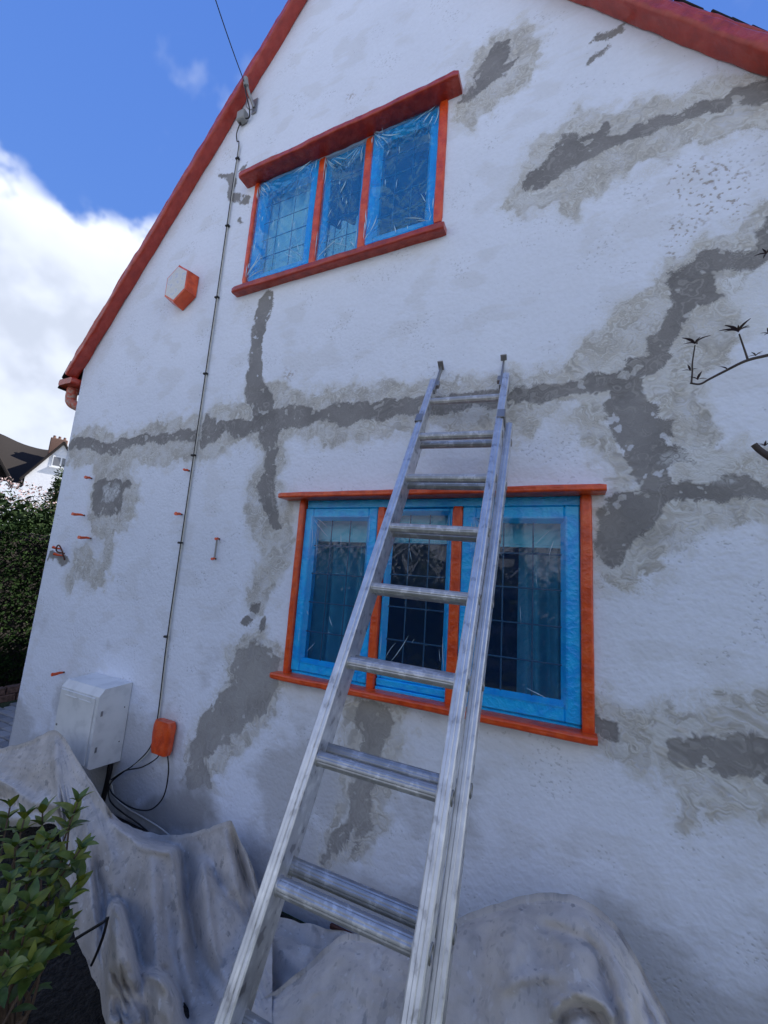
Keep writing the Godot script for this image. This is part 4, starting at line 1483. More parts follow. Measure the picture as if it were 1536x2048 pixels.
func blob(center: Vector3, size: Vector3, n: int, leaf: float, lo: Vector3, hi: Vector3, clumps: int) -> Array:
	var places := []
	var tints := []
	var cs := []
	for i in clumps:
		var d := Vector3(rng.randfn(), rng.randfn(), rng.randfn()).normalized() * pow(rng.randf(), 0.4)
		cs.append([center + d * size, rnd(0.24, 0.42), rnd(0.75, 1.2)])
	for i in n:
		var c: Array = cs[i % clumps]
		var d := Vector3(rng.randfn(), rng.randfn(), rng.randfn()).normalized()
		var p: Vector3 = c[0] + d * size * c[1] * pow(rng.randf(), 0.35)
		places.append(facing(p, d, leaf * rnd(0.7, 1.3)))
		tints.append(shade(lo, hi) * c[2])
	return [places, tints]


func build_bushes() -> void:
	var leaf := leaf_mesh(1.0, 0.34, 0.25, 0.3, 3)
	var petal := leaf_mesh(1.0, 0.7, 0.1, 0.2, 2)
	for b in [["laurel_bush", "glossy dark laurel bush rising behind the clipped hedge", "bush", Vector3(-9.6, 1.75, -1.4), Vector3(0.95, 0.85, 1.5), 5200, 0.14, 26],
			["dark_shrub", "small dark bushy tree against the neighbouring white gable", "tree", Vector3(-13.3, 2.7, -4.55), Vector3(0.75, 1.35, 0.7), 6000, 0.11, 24]]:
		var t := thing(b[0], b[1], b[2], Vector3(b[3].x, GROUND, b[3].z))
		part("trunk", tube_mesh(PackedVector3Array([Vector3.ZERO, Vector3(0.04, 0.8, 0.02), Vector3(0, b[3].y - GROUND, 0)]), 0.07, 0.03, 7), mats.bark, t)
		var r := blob(Vector3(0, b[3].y - GROUND, 0), b[4], b[5], b[6], Vector3(0.016, 0.032, 0.013), Vector3(0.055, 0.085, 0.035), b[7])
		t.add_child(scatter("crown", leaf, mats.leaf_tint, r[0], r[1]))
	var m := thing("blossom_bush", "pale pink blossoming bush between the laurel and the neighbouring house", "bush", Vector3(-13.2, GROUND, -2.6))
	part("trunk", tube_mesh(PackedVector3Array([Vector3.ZERO, Vector3(0.04, 1.2, 0.02), Vector3(0, 2.9, 0)]), 0.06, 0.02, 7), mats.bark, m)
	var g := blob(Vector3(0, 3.0, 0), Vector3(1.3, 0.6, 2.2), 2600, 0.09, Vector3(0.05, 0.05, 0.03), Vector3(0.12, 0.1, 0.06), 30)
	m.add_child(scatter("leaves", leaf, mats.leaf_tint, g[0], g[1]))
	var f := blob(Vector3(0, 3.15, 0), Vector3(1.3, 0.55, 2.2), 1900, 0.06, Vector3(0.3, 0.2, 0.2), Vector3(0.66, 0.55, 0.56), 40)
	m.add_child(scatter("blossom", petal, mats.leaf_tint, f[0], f[1]))


func build_far_trees() -> void:
	# the gardens across the street, seen mirrored in the panes
	var leaf := leaf_mesh(1.0, 0.6, 0.2, 0.3, 2)
	var places := []
	var tints := []
	for i in 9000:
		var x := rnd(-45.0, 40.0)
		var top := 3.2 + 2.6 * noise_a.get_noise_2d(x * 0.11, 3.0) + 1.2 * noise_b.get_noise_2d(x * 0.35, 8.0)
		places.append(facing(Vector3(x, GROUND + rnd(0.0, 1.0) * (top + 0.6), 31.0 + rnd(-0.8, 0.8)), Vector3.FORWARD, rnd(0.5, 0.9)))
		tints.append(shade(Vector3(0.02, 0.035, 0.015), Vector3(0.06, 0.09, 0.04)))
	var o := scatter("distant_trees", leaf, mats.leaf_tint, places, tints)
	add_child(o)
	places = []
	tints = []
	for i in 7000:  # unseen hedge, added to darken what the lower panes mirror
		var x := rnd(-16.0, 12.0)
		places.append(facing(Vector3(x, GROUND + rnd(0.0, 1.55), 6.3 + rnd(-0.1, 0.1)), Vector3.FORWARD, rnd(0.14, 0.24)))
		tints.append(shade(Vector3(0.006, 0.012, 0.006), Vector3(0.018, 0.03, 0.012)))
	part("added_hedge_core", box_mesh(Vector3(-16.0, GROUND, 6.34), Vector3(12.0, GROUND + 1.5, 6.9), 0.1), mats.soil, self).set_meta("kind", "structure")  # solid core added so the sunlit street cannot show through
	var fh := scatter("added_hedge", leaf, mats.leaf_tint, places, tints)
	add_child(fh)
	tag(fh, "added unseen low hedge that darkens what the lower window panes mirror", "hedge")
	tag(o, "line of dark trees across the street, mirrored in the lower window", "trees")


# ---------------------------------------------------------------- the neighbouring house, 40 m off

func build_neighbour() -> void:
	var h := thing("neighbour_house", "distant white house with two gables, dark roof and a brick chimney", "house")
	h.position = Vector3(-36.72, 2.29, -13.68)
	h.rotation.y = atan2(0.918, 0.397) # its front (+z of its own) looks back to the garden
	# own axes: x to the right seen from the garden, z towards it
	var st := begin()
	var gable := func(x0: float, x1: float, ax: float, eave: float, apex: float) -> void:
		var f := 0.0
		var pts := [Vector3(x0, -3, f), Vector3(x1, -3, f), Vector3(x1, eave, f), Vector3(ax, apex, f), Vector3(x0, eave, f)]
		for k in range(1, 4):
			tri(st, pts[0], pts[k], pts[k + 1])
		for k in 5:
			var p: Vector3 = pts[k]
			var q: Vector3 = pts[(k + 1) % 5]
			quad(st, p, p + Vector3(0, 0, -5), q + Vector3(0, 0, -5), q)
	gable.call(-0.41, 3.3, 1.43, 4.92, 7.94)
	part("wall", flat(st), mats.render, h)
	st = begin()
	gable.call(-5.2, -1.37, -3.25, 4.8, 7.9)
	part("wall", flat(st), mats.render, h)
	# roofs over the two gables, and the main roof behind them
	for r in [[1.43, 7.94, -0.62, 4.6], [1.43, 7.94, 3.5, 4.6], [-3.25, 7.9, -1.12, 4.4], [-3.25, 7.9, -5.4, 4.4]]:
		var a := Vector3(r[0], r[1] + 0.1, -2.4)
		var b := Vector3(r[2], r[3] + 0.1, -2.4)
		var d := (b - a).normalized()
		var up := Vector3(-d.y, d.x, 0)
		if up.y < 0:
			up = -up
		st = begin()
		bevel_box(st, Transform3D(Basis(d, up, d.cross(up)), (a + b) * 0.5), Vector3(a.distance_to(b) + 0.1, 0.16, 5.2), 0.03)
		part("roof", flat(st), mats.roof, h)
	st = begin()
	var rows := []
	for i in 7:
		var row := PackedVector3Array()
		for j in 25:
			var x := -6.0 + j * 0.42
			var sag := 0.32 * exp(-pow((x - 0.1) / 1.6, 2.0)) + 0.35 * smoothstep(-1.0, -3.0, x) * -1.0
			row.append(Vector3(x, lerpf(4.4, 8.42 - sag, i / 6.0), lerpf(-0.6, -4.6, i / 6.0)))
		rows.append(row)
	part("main_roof", smooth_grid(rows), mats.roof, h)
	var ch := part("chimney", box_mesh(Vector3(0.62, 6.0, -3.4), Vector3(1.75, 8.85, -2.5), 0.05), mats.brick, h)
	for k in 3:
		part("chimney_pot", tube_mesh(PackedVector3Array([Vector3(0.85 + k * 0.34, 8.84, -2.95), Vector3(0.85 + k * 0.34, 9.0, -2.95), Vector3(0.85 + k * 0.34, 9.12, -2.95)]), 0.11, 0.09, 8), mats.brick, ch)
	var win := part("window", box_mesh(Vector3(0.92, 6.02, 0.002), Vector3(2.02, 6.9, 0.05), 0.01), mats.white_plastic, h)
	for x in [1.0, 1.51]:
		part("pane", box_mesh(Vector3(x, 6.12, 0.0505), Vector3(x + 0.42, 6.8, 0.056), 0.002), plain(lin(0.16, 0.17, 0.19), 0.15), win)
	part("sill", box_mesh(Vector3(0.8, 5.92, 0.002), Vector3(2.1, 6.0, 0.14), 0.01), mats.white_plastic, win)


# ---------------------------------------------------------------- ground

func build_ground() -> void:
	var st := begin()
	quad(st, Vector3(-90, GROUND, 60), Vector3(60, GROUND, 60), Vector3(60, GROUND, -90), Vector3(-90, GROUND, -90))
	structure("ground", flat(st), mats.ground)
	# the lawn round the house, up to the street
	st = begin()
	quad(st, Vector3(-30, GROUND + 0.004, 6.6), Vector3(14, GROUND + 0.004, 6.6), Vector3(14, GROUND + 0.004, -25), Vector3(-30, GROUND + 0.004, -25))
	structure("lawn", flat(st), mats.lawn)
	var rows := []
	for i in 40:
		var row := PackedVector3Array()
		for j in 60:
			var x := lerpf(-4.4, 1.25, j / 59.0)
			var z := lerpf(1.9, 0.01, i / 39.0)
			var rim := minf(minf(j, 59 - j), mini(i, 39 - i)) / 3.0
			row.append(Vector3(x, GROUND + 0.008 + minf(rim, 1.0) * (0.015 + 0.02 * noise_b.get_noise_2d(x * 3.0, z * 3.0)), z))
		rows.append(row)
	structure("soil", smooth_grid(rows), mats.soil)
	# block paving along the side of the house
	var path := Node3D.new()
	path.name = "path"
	path.set_meta("kind", "structure")
	add_child(path)
	var paver := [plain(lin(0.3, 0.29, 0.28), 0.9), plain(lin(0.36, 0.35, 0.34), 0.9), plain(lin(0.24, 0.24, 0.24), 0.9)]
	var pm := box_mesh(Vector3(-0.097, 0, -0.047), Vector3(0.097, 0.05, 0.047), 0.008)
	for i in 9:
		for j in 26:
			var p := part("paver", pm, paver[rng.randi() % 3], path)
			p.position = Vector3(-6.3 + i * 0.205 + (0.1 if j % 2 else 0.0), GROUND - 0.024 + rnd(0, 0.005), 0.6 - j * 0.105)
			p.rotation = Vector3(rnd(-0.02, 0.02), rnd(-0.01, 0.01), rnd(-0.02, 0.02))
	var edging := thing("brick_edging", "low dark brick edging at the foot of the tall hedge", "edging", Vector3(-6.62, GROUND, -1.0))
	var bm := box_mesh(Vector3(-0.05, 0.0, -0.105), Vector3(0.05, 0.09, 0.105), 0.008)
	for row in 2:
		for i in 14:
			var p := part("brick", bm, mats.brick, edging)
			p.position = Vector3(rnd(-0.004, 0.004), row * 0.095, 1.5 - i * 0.225 - row * 0.11)


func build_cord() -> void:
	var c := cord_points()
	tag(part("cord", tube_mesh(smooth_points(vectors(c[0]), 6), 0.0055, 0.0055, 7), mats.black, self), "black cord stretched from the shrub to the pointed tip of cloth", "cord")
	tag(part("cord", tube_mesh(smooth_points(vectors(c[1]), 6), 0.0055, 0.0055, 7), mats.black, self), "black cord hanging down from the pointed tip of cloth", "cord")


# ---------------------------------------------------------------- build

func _ready() -> void:
	rng.seed = 20240
	var cam := Camera3D.new()
	cam.name = "camera"
	cam.fov = 103.284
	cam.near = 0.05
	cam.far = 400.0
	cam.transform = Transform3D(Basis(Vector3(0.90843, 0.06826, -0.41242), Vector3(0.00478, 0.98482, 0.17354), Vector3(0.418, -0.15962, 0.89431)), Vector3(0, 1.6, 2.199))
	add_child(cam)
	cam.current = true
	noise_a = make_noise(5, FastNoiseLite.FRACTAL_FBM, 2)
	noise_b = make_noise(9, FastNoiseLite.FRACTAL_FBM, 3)
	noise_ridge = make_noise(14, FastNoiseLite.FRACTAL_RIDGED, 2)
	noise_cell = make_noise(31, FastNoiseLite.FRACTAL_NONE, 1)
	noise_cell.noise_type = FastNoiseLite.TYPE_CELLULAR
	noise_cell.cellular_return_type = FastNoiseLite.RETURN_CELL_VALUE
	noise_cell.cellular_jitter = 1.0
	noise_sky = make_noise(23, FastNoiseLite.FRACTAL_FBM, 5)
	sky_rows.resize(CHUNKS)
	run_chunks(bake_sky, CHUNKS)
	var env := Environment.new()
	env.background_mode = Environment.BG_SKY
	env.sky = Sky.new()
	var pano := PanoramaSkyMaterial.new()
	pano.panorama = ImageTexture.create_from_image(Image.create_from_data(SW, SH, false, Image.FORMAT_RGBF, joined_floats(sky_rows)))
	env.sky.sky_material = pano
	env.tonemap_mode = Environment.TONE_MAPPER_LINEAR
	env.tonemap_exposure = 1.95
	env.sdfgi_enabled = true
	env.ssao_enabled = true
	env.ssil_enabled = true
	var we := WorldEnvironment.new()
	we.name = "environment"
	we.environment = env
	add_child(we)
	# the sun stands behind the house, to the right: its front and garden lie in open shade
	var sun := DirectionalLight3D.new()
	sun.name = "sun"
	sun.light_color = Color(1.0, 0.97, 0.93)
	sun.light_energy = 1.6
	sun.light_angular_distance = 0.5
	sun.shadow_enabled = true
	add_child(sun)
	sun.look_at_from_position(Vector3.ZERO, Vector3(-0.55, -0.82, 0.75))

	wall_marks()
	chunk_color.resize(CHUNKS)
	chunk_height.resize(CHUNKS)
	run_chunks(bake_wall, CHUNKS)
	cloth_color.resize(CHUNKS)
	cloth_height.resize(CHUNKS)
	for i in 2600:
		var pale := rng.randf() < 0.3
		var big := rng.randf() < 0.07
		cloth_spots.append([rnd(0, CN), rnd(0, CN), rnd(10, 22) if big else rnd(2.0, 8.0) * rnd(0.5, 1.0), rnd(0.6, 0.8) if pale else rnd(0.12, 0.24), rnd(0, PI), rnd(1.0, 2.4), rnd(0.25, 0.75), rnd(0.1, 0.35) if pale else rnd(0.0, 0.12)])
	run_chunks(bake_cloth, CHUNKS)
	make_materials()
	mats.leaf_tint = leaf_plain(Color.WHITE)

	build_ground()
	build_house()
	build_curtains()
	build_neighbour()
	build_hedge()
	build_bushes()
	build_far_trees()
	build_ladder()
	build_sheets()
	build_fittings()
	build_shrub()
	build_branch()
	build_cord()


# ---------------------------------------------------------------- measured shapes, in metres

func wall_marks() -> void:
	mark("wash", [-4.5, 2.5, -4.52, 2.71, -4.35, 2.82, -4.11, 2.83, -3.97, 2.78, -3.79, 2.68, -3.44, 2.74, -3.09, 2.79, -2.76, 2.77, -2.71, 2.48, -2.81, 2.44, -3.01, 2.42, -3.3, 2.43, -3.54, 2.5, -3.76, 2.52, -3.88, 2.44, -4.13, 2.48])
	mark("wash", [-4.03, 2.43, -3.81, 2.56, -3.54, 2.52, -3.51, 2.33, -3.39, 2.22, -3.36, 1.98, -3.45, 1.89, -3.6, 1.82, -3.58, 1.63, -3.62, 1.42, -3.71, 1.45, -3.65, 1.67, -3.7, 1.79, -3.88, 1.8, -3.97, 1.93, -4.01, 2.17, -3.98, 2.31])
	mark("wash", [-4.1, 1.66, -3.96, 1.71, -3.68, 1.5, -3.59, 1.42, -3.71, 1.35, -3.95, 1.44, -4.06, 1.3, -4.16, 1.38, -4.06, 1.52])
	mark("wash", [-2.67, 2.44, -2.7, 2.67, -2.68, 2.78, -2.61, 2.85, -2.37, 2.85, -2.21, 2.82, -2.28, 2.92, -2.27, 3, -2.12, 2.97, -2.02, 2.98, -1.9, 2.96, -1.8, 2.87, -1.54, 2.8, -1.5, 2.85, -1.27, 2.82, -1.01, 2.83, -0.78, 2.78, -0.53, 2.76, -0.33, 2.76, -0.27, 2.44, -0.35, 2.39, -0.64, 2.48, -0.76, 2.57, -0.82, 2.43, -0.99, 2.54, -1.06, 2.5, -1.23, 2.47, -1.54, 2.49, -1.72, 2.56, -1.87, 2.56, -1.87, 2.37, -1.87, 2.22, -1.83, 2.12, -1.74, 2.08, -1.71, 1.84, -1.83, 1.82, -1.87, 1.77, -1.95, 1.73, -2.03, 1.8, -2.11, 2.01, -2.12, 2.23, -2.04, 2.34, -2.04, 2.5, -2.22, 2.55, -2.32, 2.56, -2.46, 2.45])
	mark("wash", [-1.81, 1.77, -1.7, 1.79, -1.69, 1.67, -1.76, 1.6, -1.83, 1.47, -1.89, 1.3, -1.98, 1.32, -2, 1.49, -1.94, 1.63])
	mark("wash", [-2.15, 1.01, -2.03, 1.12, -1.82, 1.16, -1.67, 1.1, -1.65, 0.89, -1.68, 0.74, -1.79, 0.63, -1.93, 0.48, -2.08, 0.33, -2.14, 0.22, -2.33, 0.24, -2.38, 0.35, -2.3, 0.56, -2.15, 0.73, -2.08, 0.89])
	mark("wash", [-0.33, 2.66, -0.28, 2.75, -0.15, 2.76, -0.05, 2.77, 0.03, 2.79, 0.07, 2.91, 0.19, 2.95, 0.22, 3.05, 0.35, 3.11, 0.42, 3.14, 0.47, 3.26, 0.54, 3.29, 0.63, 3.34, 0.74, 3.3, 0.78, 3.39, 0.85, 3.44, 0.97, 3.49, 0.94, 3.16, 0.83, 3.16, 0.71, 3.13, 0.68, 3, 0.72, 2.88, 0.63, 2.7, 0.56, 2.65, 0.49, 2.55, 0.46, 2.58, 0.36, 2.64, 0.18, 2.59, 0.02, 2.58, -0.15, 2.52, -0.2, 2.44, -0.25, 2.47])
	mark("wash", [0.35, 2.56, 0.49, 2.57, 0.58, 2.39, 0.61, 2.29, 0.63, 2.16, 0.53, 2.13, 0.44, 2.16, 0.43, 2.33])
	mark("wash", [0, 2.47, 0.14, 2.57, 0.19, 2.35, 0.27, 2.22, 0.28, 2.12, 0.22, 2.14, 0.15, 2.25, 0.07, 2.36])
	mark("wash", [0.1, 1.9, 0.2, 2.08, 0.34, 2.08, 0.53, 2.13, 0.78, 2.27, 0.88, 2.29, 0.85, 1.91, 0.76, 1.95, 0.6, 1.97, 0.56, 1.93, 0.41, 1.86, 0.33, 1.79, 0.39, 1.75, 0.23, 1.64, 0.14, 1.66, 0.11, 1.73])
	mark("wash", [-0.35, 3.91, -0.28, 4.01, -0.21, 4.24, -0.14, 4.28, -0.02, 4.32, 0.06, 4.38, 0.15, 4.34, 0.16, 4.27, 0.26, 4.25, 0.38, 4.28, 0.52, 4.24, 0.65, 4.24, 0.73, 4.25, 0.83, 4.21, 0.94, 4.18, 0.98, 3.87, 0.88, 3.89, 0.78, 3.94, 0.69, 3.9, 0.57, 3.97, 0.51, 3.91, 0.37, 3.91, 0.26, 3.86, 0.16, 3.8, 0.08, 3.8, 0.03, 3.79, 0.04, 3.68, -0.02, 3.72, -0.06, 3.82, -0.15, 3.82, -0.27, 3.83])
	mark("wash", [-0.66, 4.9, -0.63, 5.03, -0.55, 5.15, -0.46, 5.23, -0.38, 5.26, -0.27, 5.24, -0.19, 5.08, -0.16, 4.9, -0.21, 4.83, -0.25, 4.76, -0.36, 4.72, -0.53, 4.67, -0.59, 4.6, -0.68, 4.69, -0.7, 4.8])
	mark("wash", [-1.16, 0.88, -1.11, 0.91, -0.85, 0.91, -0.83, 0.77, -0.86, 0.62, -0.91, 0.48, -0.92, 0.31, -0.97, 0.2, -1.12, 0.08, -1.27, 0, -1.25, 0.12, -1.14, 0.37, -1.17, 0.52, -1.25, 0.6, -1.18, 0.75])
	mark("wash", [0.32, 1.01, 0.36, 1.1, 0.49, 1.16, 0.71, 1.23, 0.81, 1.26, 0.77, 0.8, 0.68, 0.79, 0.63, 0.8, 0.47, 0.76, 0.45, 0.7, 0.42, 0.77, 0.36, 0.88, 0.32, 0.94])
	mark("wash", [0.1, 1.12, 0.22, 1.08, 0.31, 1.07, 0.3, 0.95, 0.23, 0.87, 0.19, 0.93, 0.12, 0.95])
	mark("dark", [-4.53, 2.74, -4.33, 2.76, -4.11, 2.7, -3.91, 2.65, -3.69, 2.67, -3.46, 2.7, -3.13, 2.68, -2.76, 2.69, -2.74, 2.58, -2.99, 2.61, -3.31, 2.61, -3.54, 2.61, -3.7, 2.55, -3.88, 2.55, -4.08, 2.6, -4.29, 2.64, -4.52, 2.64])
	mark("dark", [-2.18, 3.79, -2.13, 3.77, -2.11, 3.64, -2.15, 3.48, -2.18, 3.38, -2.18, 3.23, -2.14, 3.08, -2.09, 2.97, -2, 2.84, -1.97, 2.72, -2.12, 2.7, -2.23, 2.83, -2.29, 2.96, -2.28, 3.17, -2.29, 3.34, -2.29, 3.51, -2.29, 3.6, -2.25, 3.72])
	mark("dark", [-2.69, 2.52, -2.69, 2.71, -2.68, 2.81, -2.58, 2.76, -2.55, 2.7, -2.4, 2.73, -2.2, 2.71, -1.99, 2.77, -1.74, 2.76, -1.57, 2.7, -1.47, 2.73, -1.37, 2.75, -1.26, 2.72, -1.11, 2.73, -0.94, 2.72, -0.77, 2.7, -0.76, 2.58, -0.93, 2.61, -1.07, 2.6, -1.25, 2.6, -1.36, 2.58, -1.56, 2.63, -1.73, 2.62, -1.86, 2.61, -1.96, 2.57, -2.13, 2.59, -2.27, 2.57, -2.44, 2.63, -2.58, 2.56])
	mark("dark", [-2.11, 2.6, -1.92, 2.62, -1.9, 2.52, -1.91, 2.37, -1.9, 2.23, -1.86, 2.08, -1.83, 1.98, -1.8, 1.89, -1.85, 1.87, -1.94, 1.98, -2.01, 2.08, -2.06, 2.18, -2.03, 2.23, -1.99, 2.3, -2.02, 2.46])
	mark("dark", [-0.79, 2.7, -0.33, 2.69, -0.28, 2.62, -0.33, 2.59, -0.64, 2.6, -0.77, 2.59])
	mark("dark", [-0.33, 2.69, -0.15, 2.68, -0.02, 2.69, 0.1, 2.7, 0.19, 2.7, 0.25, 2.73, 0.28, 2.76, 0.34, 2.79, 0.36, 2.85, 0.41, 2.91, 0.43, 2.95, 0.46, 3.04, 0.46, 3.11, 0.45, 3.17, 0.48, 3.2, 0.55, 3.18, 0.62, 3.16, 0.65, 3.11, 0.67, 3.03, 0.62, 3, 0.57, 3, 0.54, 2.95, 0.51, 2.9, 0.43, 2.81, 0.42, 2.79, 0.45, 2.76, 0.41, 2.7, 0.36, 2.68, 0.31, 2.66, 0.23, 2.61, 0.16, 2.62, 0.02, 2.62, -0.12, 2.6, -0.28, 2.6])
	mark("dark", [0.21, 2.68, 0.32, 2.67, 0.35, 2.53, 0.38, 2.46, 0.43, 2.42, 0.44, 2.35, 0.4, 2.33, 0.44, 2.29, 0.5, 2.22, 0.44, 2.21, 0.4, 2.17, 0.42, 2.12, 0.39, 2.04, 0.3, 2.04, 0.3, 2.14, 0.27, 2.22, 0.26, 2.29, 0.2, 2.37, 0.17, 2.46, 0.15, 2.54, 0.18, 2.59])
	mark("dark", [0.38, 2.11, 0.53, 2.12, 0.64, 2.15, 0.77, 2.11, 0.87, 2.09, 0.86, 2.03, 0.76, 2.04, 0.67, 2.05, 0.6, 2.04, 0.49, 2.04, 0.41, 2.03])
	mark("dark", [0.4, 2.08, 0.41, 2.03, 0.36, 1.95, 0.33, 1.9, 0.27, 1.84, 0.21, 1.76, 0.16, 1.74, 0.12, 1.75, 0.11, 1.85, 0.12, 1.92, 0.16, 2.05, 0.2, 2.07, 0.31, 2.08])
	mark("dark", [0.47, 3.16, 0.46, 3.2, 0.52, 3.24, 0.62, 3.27, 0.73, 3.22, 0.79, 3.25, 0.85, 3.4, 0.95, 3.44, 0.93, 3.21, 0.83, 3.16, 0.77, 3.13, 0.71, 3.16, 0.62, 3.16, 0.56, 3.15])
	mark("dark", [-0.24, 3.99, -0.21, 4.07, -0.14, 4.1, -0.09, 4.16, -0.03, 4.26, 0.03, 4.23, 0.06, 4.18, 0.13, 4.19, 0.2, 4.23, 0.22, 4.19, 0.16, 4.15, 0.27, 4.14, 0.43, 4.14, 0.56, 4.15, 0.71, 4.14, 0.85, 4.16, 0.94, 4.15, 0.97, 3.99, 0.89, 4.02, 0.78, 4.07, 0.68, 4.08, 0.58, 4.08, 0.45, 4.08, 0.31, 4.07, 0.16, 4.05, 0.03, 4.02, -0.05, 3.99, -0.15, 3.94, -0.23, 3.95])
	mark("dark", [-0.7, 4.88, -0.62, 4.87, -0.57, 4.96, -0.56, 5.04, -0.53, 5.08, -0.46, 5.17, -0.41, 5.2, -0.35, 5.16, -0.35, 5.06, -0.4, 4.99, -0.36, 4.97, -0.3, 4.99, -0.35, 4.93, -0.39, 4.89, -0.47, 4.89, -0.54, 4.84, -0.62, 4.82, -0.69, 4.83])
	mark("dark", [0.13, 4.85, 0.14, 4.88, 0.19, 4.88, 0.3, 4.88, 0.3, 4.86, 0.21, 4.83, 0.16, 4.85])
	mark("dark", [0.12, 4.71, 0.15, 4.75, 0.22, 4.79, 0.21, 4.76, 0.15, 4.71])
	mark("dark", [-2.96, 5.2, -2.77, 5.14, -2.74, 5.05, -2.74, 4.93, -2.67, 4.89, -2.52, 4.8, -2.53, 4.72, -2.7, 4.82, -2.82, 4.87, -2.81, 5.02, -2.86, 5.12, -2.94, 5.16])
	mark("dark", [-2.71, 5.13, -2.63, 5.19, -2.63, 5.12])
	mark("dark", [-2.64, 4.61, -2.6, 4.6, -2.58, 4.55, -2.62, 4.56])
	mark("dark", [-3.98, 2.12, -3.99, 2.28, -3.88, 2.3, -3.52, 2.28, -3.46, 2.24, -3.54, 2.22, -3.56, 2.09, -3.56, 2, -3.72, 1.98, -3.86, 1.98, -3.97, 2.03])
	mark("white", [-3.85, 2.23, -3.63, 2.23, -3.65, 2.12, -3.82, 2.1])
	mark("dark", [-4.51, 1.64, -4.24, 1.61, -4.16, 1.56, -4.25, 1.51, -4.37, 1.56, -4.51, 1.56])
	mark("mid", [-1.71, 1.04, -1.77, 1.09, -1.92, 1.12, -2.05, 1.05, -2.07, 0.92, -2.07, 0.82, -2.19, 0.71, -2.3, 0.56, -2.35, 0.42, -2.35, 0.29, -2.39, 0.16, -2.31, 0.14, -2.14, 0.19, -2.23, 0.32, -2.13, 0.41, -2.02, 0.49, -1.87, 0.64, -1.76, 0.72, -1.72, 0.82, -1.69, 0.9])
	mark("damp", [-2.53, 0.03, -2.36, 0.14, -2.12, 0.11, -2.08, 0, -2.18, -0.08, -2.43, -0.2, -2.82, -0.27, -2.98, -0.19])
	mark("mid", [-1.1, 0.9, -0.91, 0.9, -0.89, 0.84, -0.93, 0.73, -0.97, 0.59, -0.97, 0.49, -0.99, 0.36, -0.97, 0.3, -1.05, 0.18, -1.09, 0.14, -1.04, 0.27, -1.1, 0.26, -1.13, 0.18, -1.21, 0.05, -1.25, 0.03, -1.22, 0.15, -1.13, 0.27, -1.11, 0.38, -1.11, 0.48, -1.08, 0.59, -1.08, 0.69, -1.11, 0.79])
	mark("dark", [0.38, 0.99, 0.41, 1.02, 0.52, 1.05, 0.58, 1.07, 0.7, 1.08, 0.8, 1.1, 0.78, 0.92, 0.69, 0.91, 0.64, 0.92, 0.61, 0.94, 0.56, 0.91, 0.51, 0.92, 0.46, 0.91, 0.38, 0.94])
	mark("dark", [0.09, 1.08, 0.12, 1.03, 0.18, 1.04, 0.18, 0.96, 0.15, 0.96, 0.1, 0.98])
	mark("dark", [-2.03, 1.22, -1.98, 1.34, -1.92, 1.38, -1.94, 1.29, -1.98, 1.21])
	mark("dark", [-1.9, 1.23, -1.84, 1.29, -1.84, 1.24, -1.88, 1.18])
	mark("speck", [0.46, 3.9, 0.53, 3.89, 0.8, 3.72, 0.81, 3.49, 0.76, 3.4, 0.63, 3.45, 0.55, 3.31, 0.43, 3.23, 0.43, 3.52, 0.55, 3.53, 0.46, 3.69])
	mark("speck", [-1.63, 5.42, -1.53, 5.4, -1.53, 5.32, -1.6, 5.31])
	mark("speck", [0.63, 3.77, 0.68, 3.76, 0.67, 3.63, 0.63, 3.64])
	mark("speck", [0.73, 3.72, 0.8, 3.7, 0.78, 3.65, 0.72, 3.68])
	mark("speck", [0.56, 3.48, 0.63, 3.48, 0.62, 3.42, 0.55, 3.45])
	mark("speck", [-1.94, 3.09, -1.83, 3.07, -1.84, 2.97, -1.93, 3.01])
	mark("white", [0.68, 3.13, 0.83, 3.14, 0.94, 3.08, 0.92, 2.84, 0.81, 2.85, 0.73, 2.84, 0.68, 2.97])
	mark("white", [0.51, 2.27, 0.58, 2.29, 0.62, 2.2, 0.6, 2.15, 0.5, 2.16, 0.42, 2.23])
	mark("white", [-0.24, 3.93, -0.07, 3.89, -0.1, 3.84, -0.21, 3.84, -0.3, 3.89])


func cloth_heap() -> Array:
	return [
		[-1.538, -0.179, 0.24, -1.459, -0.195, 0.34, -1.402, -0.214, 0.43, -1.348, -0.249, 0.51, -1.295, -0.281, 0.6],
		[-1.426, -0.157, 0.24, -1.345, -0.163, 0.34, -1.294, -0.198, 0.42, -1.248, -0.224, 0.5, -1.197, -0.254, 0.58],
		[-1.347, -0.152, 0.18, -1.254, -0.144, 0.3, -1.202, -0.17, 0.38, -1.157, -0.196, 0.45, -1.123, -0.218, 0.52],
		[-1.223, -0.18, 0.13, -1.15, -0.162, 0.23, -1.101, -0.16, 0.31, -1.064, -0.172, 0.38, -1.033, -0.188, 0.44],
		[-1.111, -0.198, 0.09, -1.066, -0.195, 0.15, -1.019, -0.18, 0.22, -0.973, -0.162, 0.29, -0.942, -0.163, 0.35],
		[-0.968, -0.197, 0.06, -0.93, -0.18, 0.11, -0.891, -0.172, 0.16, -0.854, -0.162, 0.21, -0.816, -0.159, 0.26],
	]


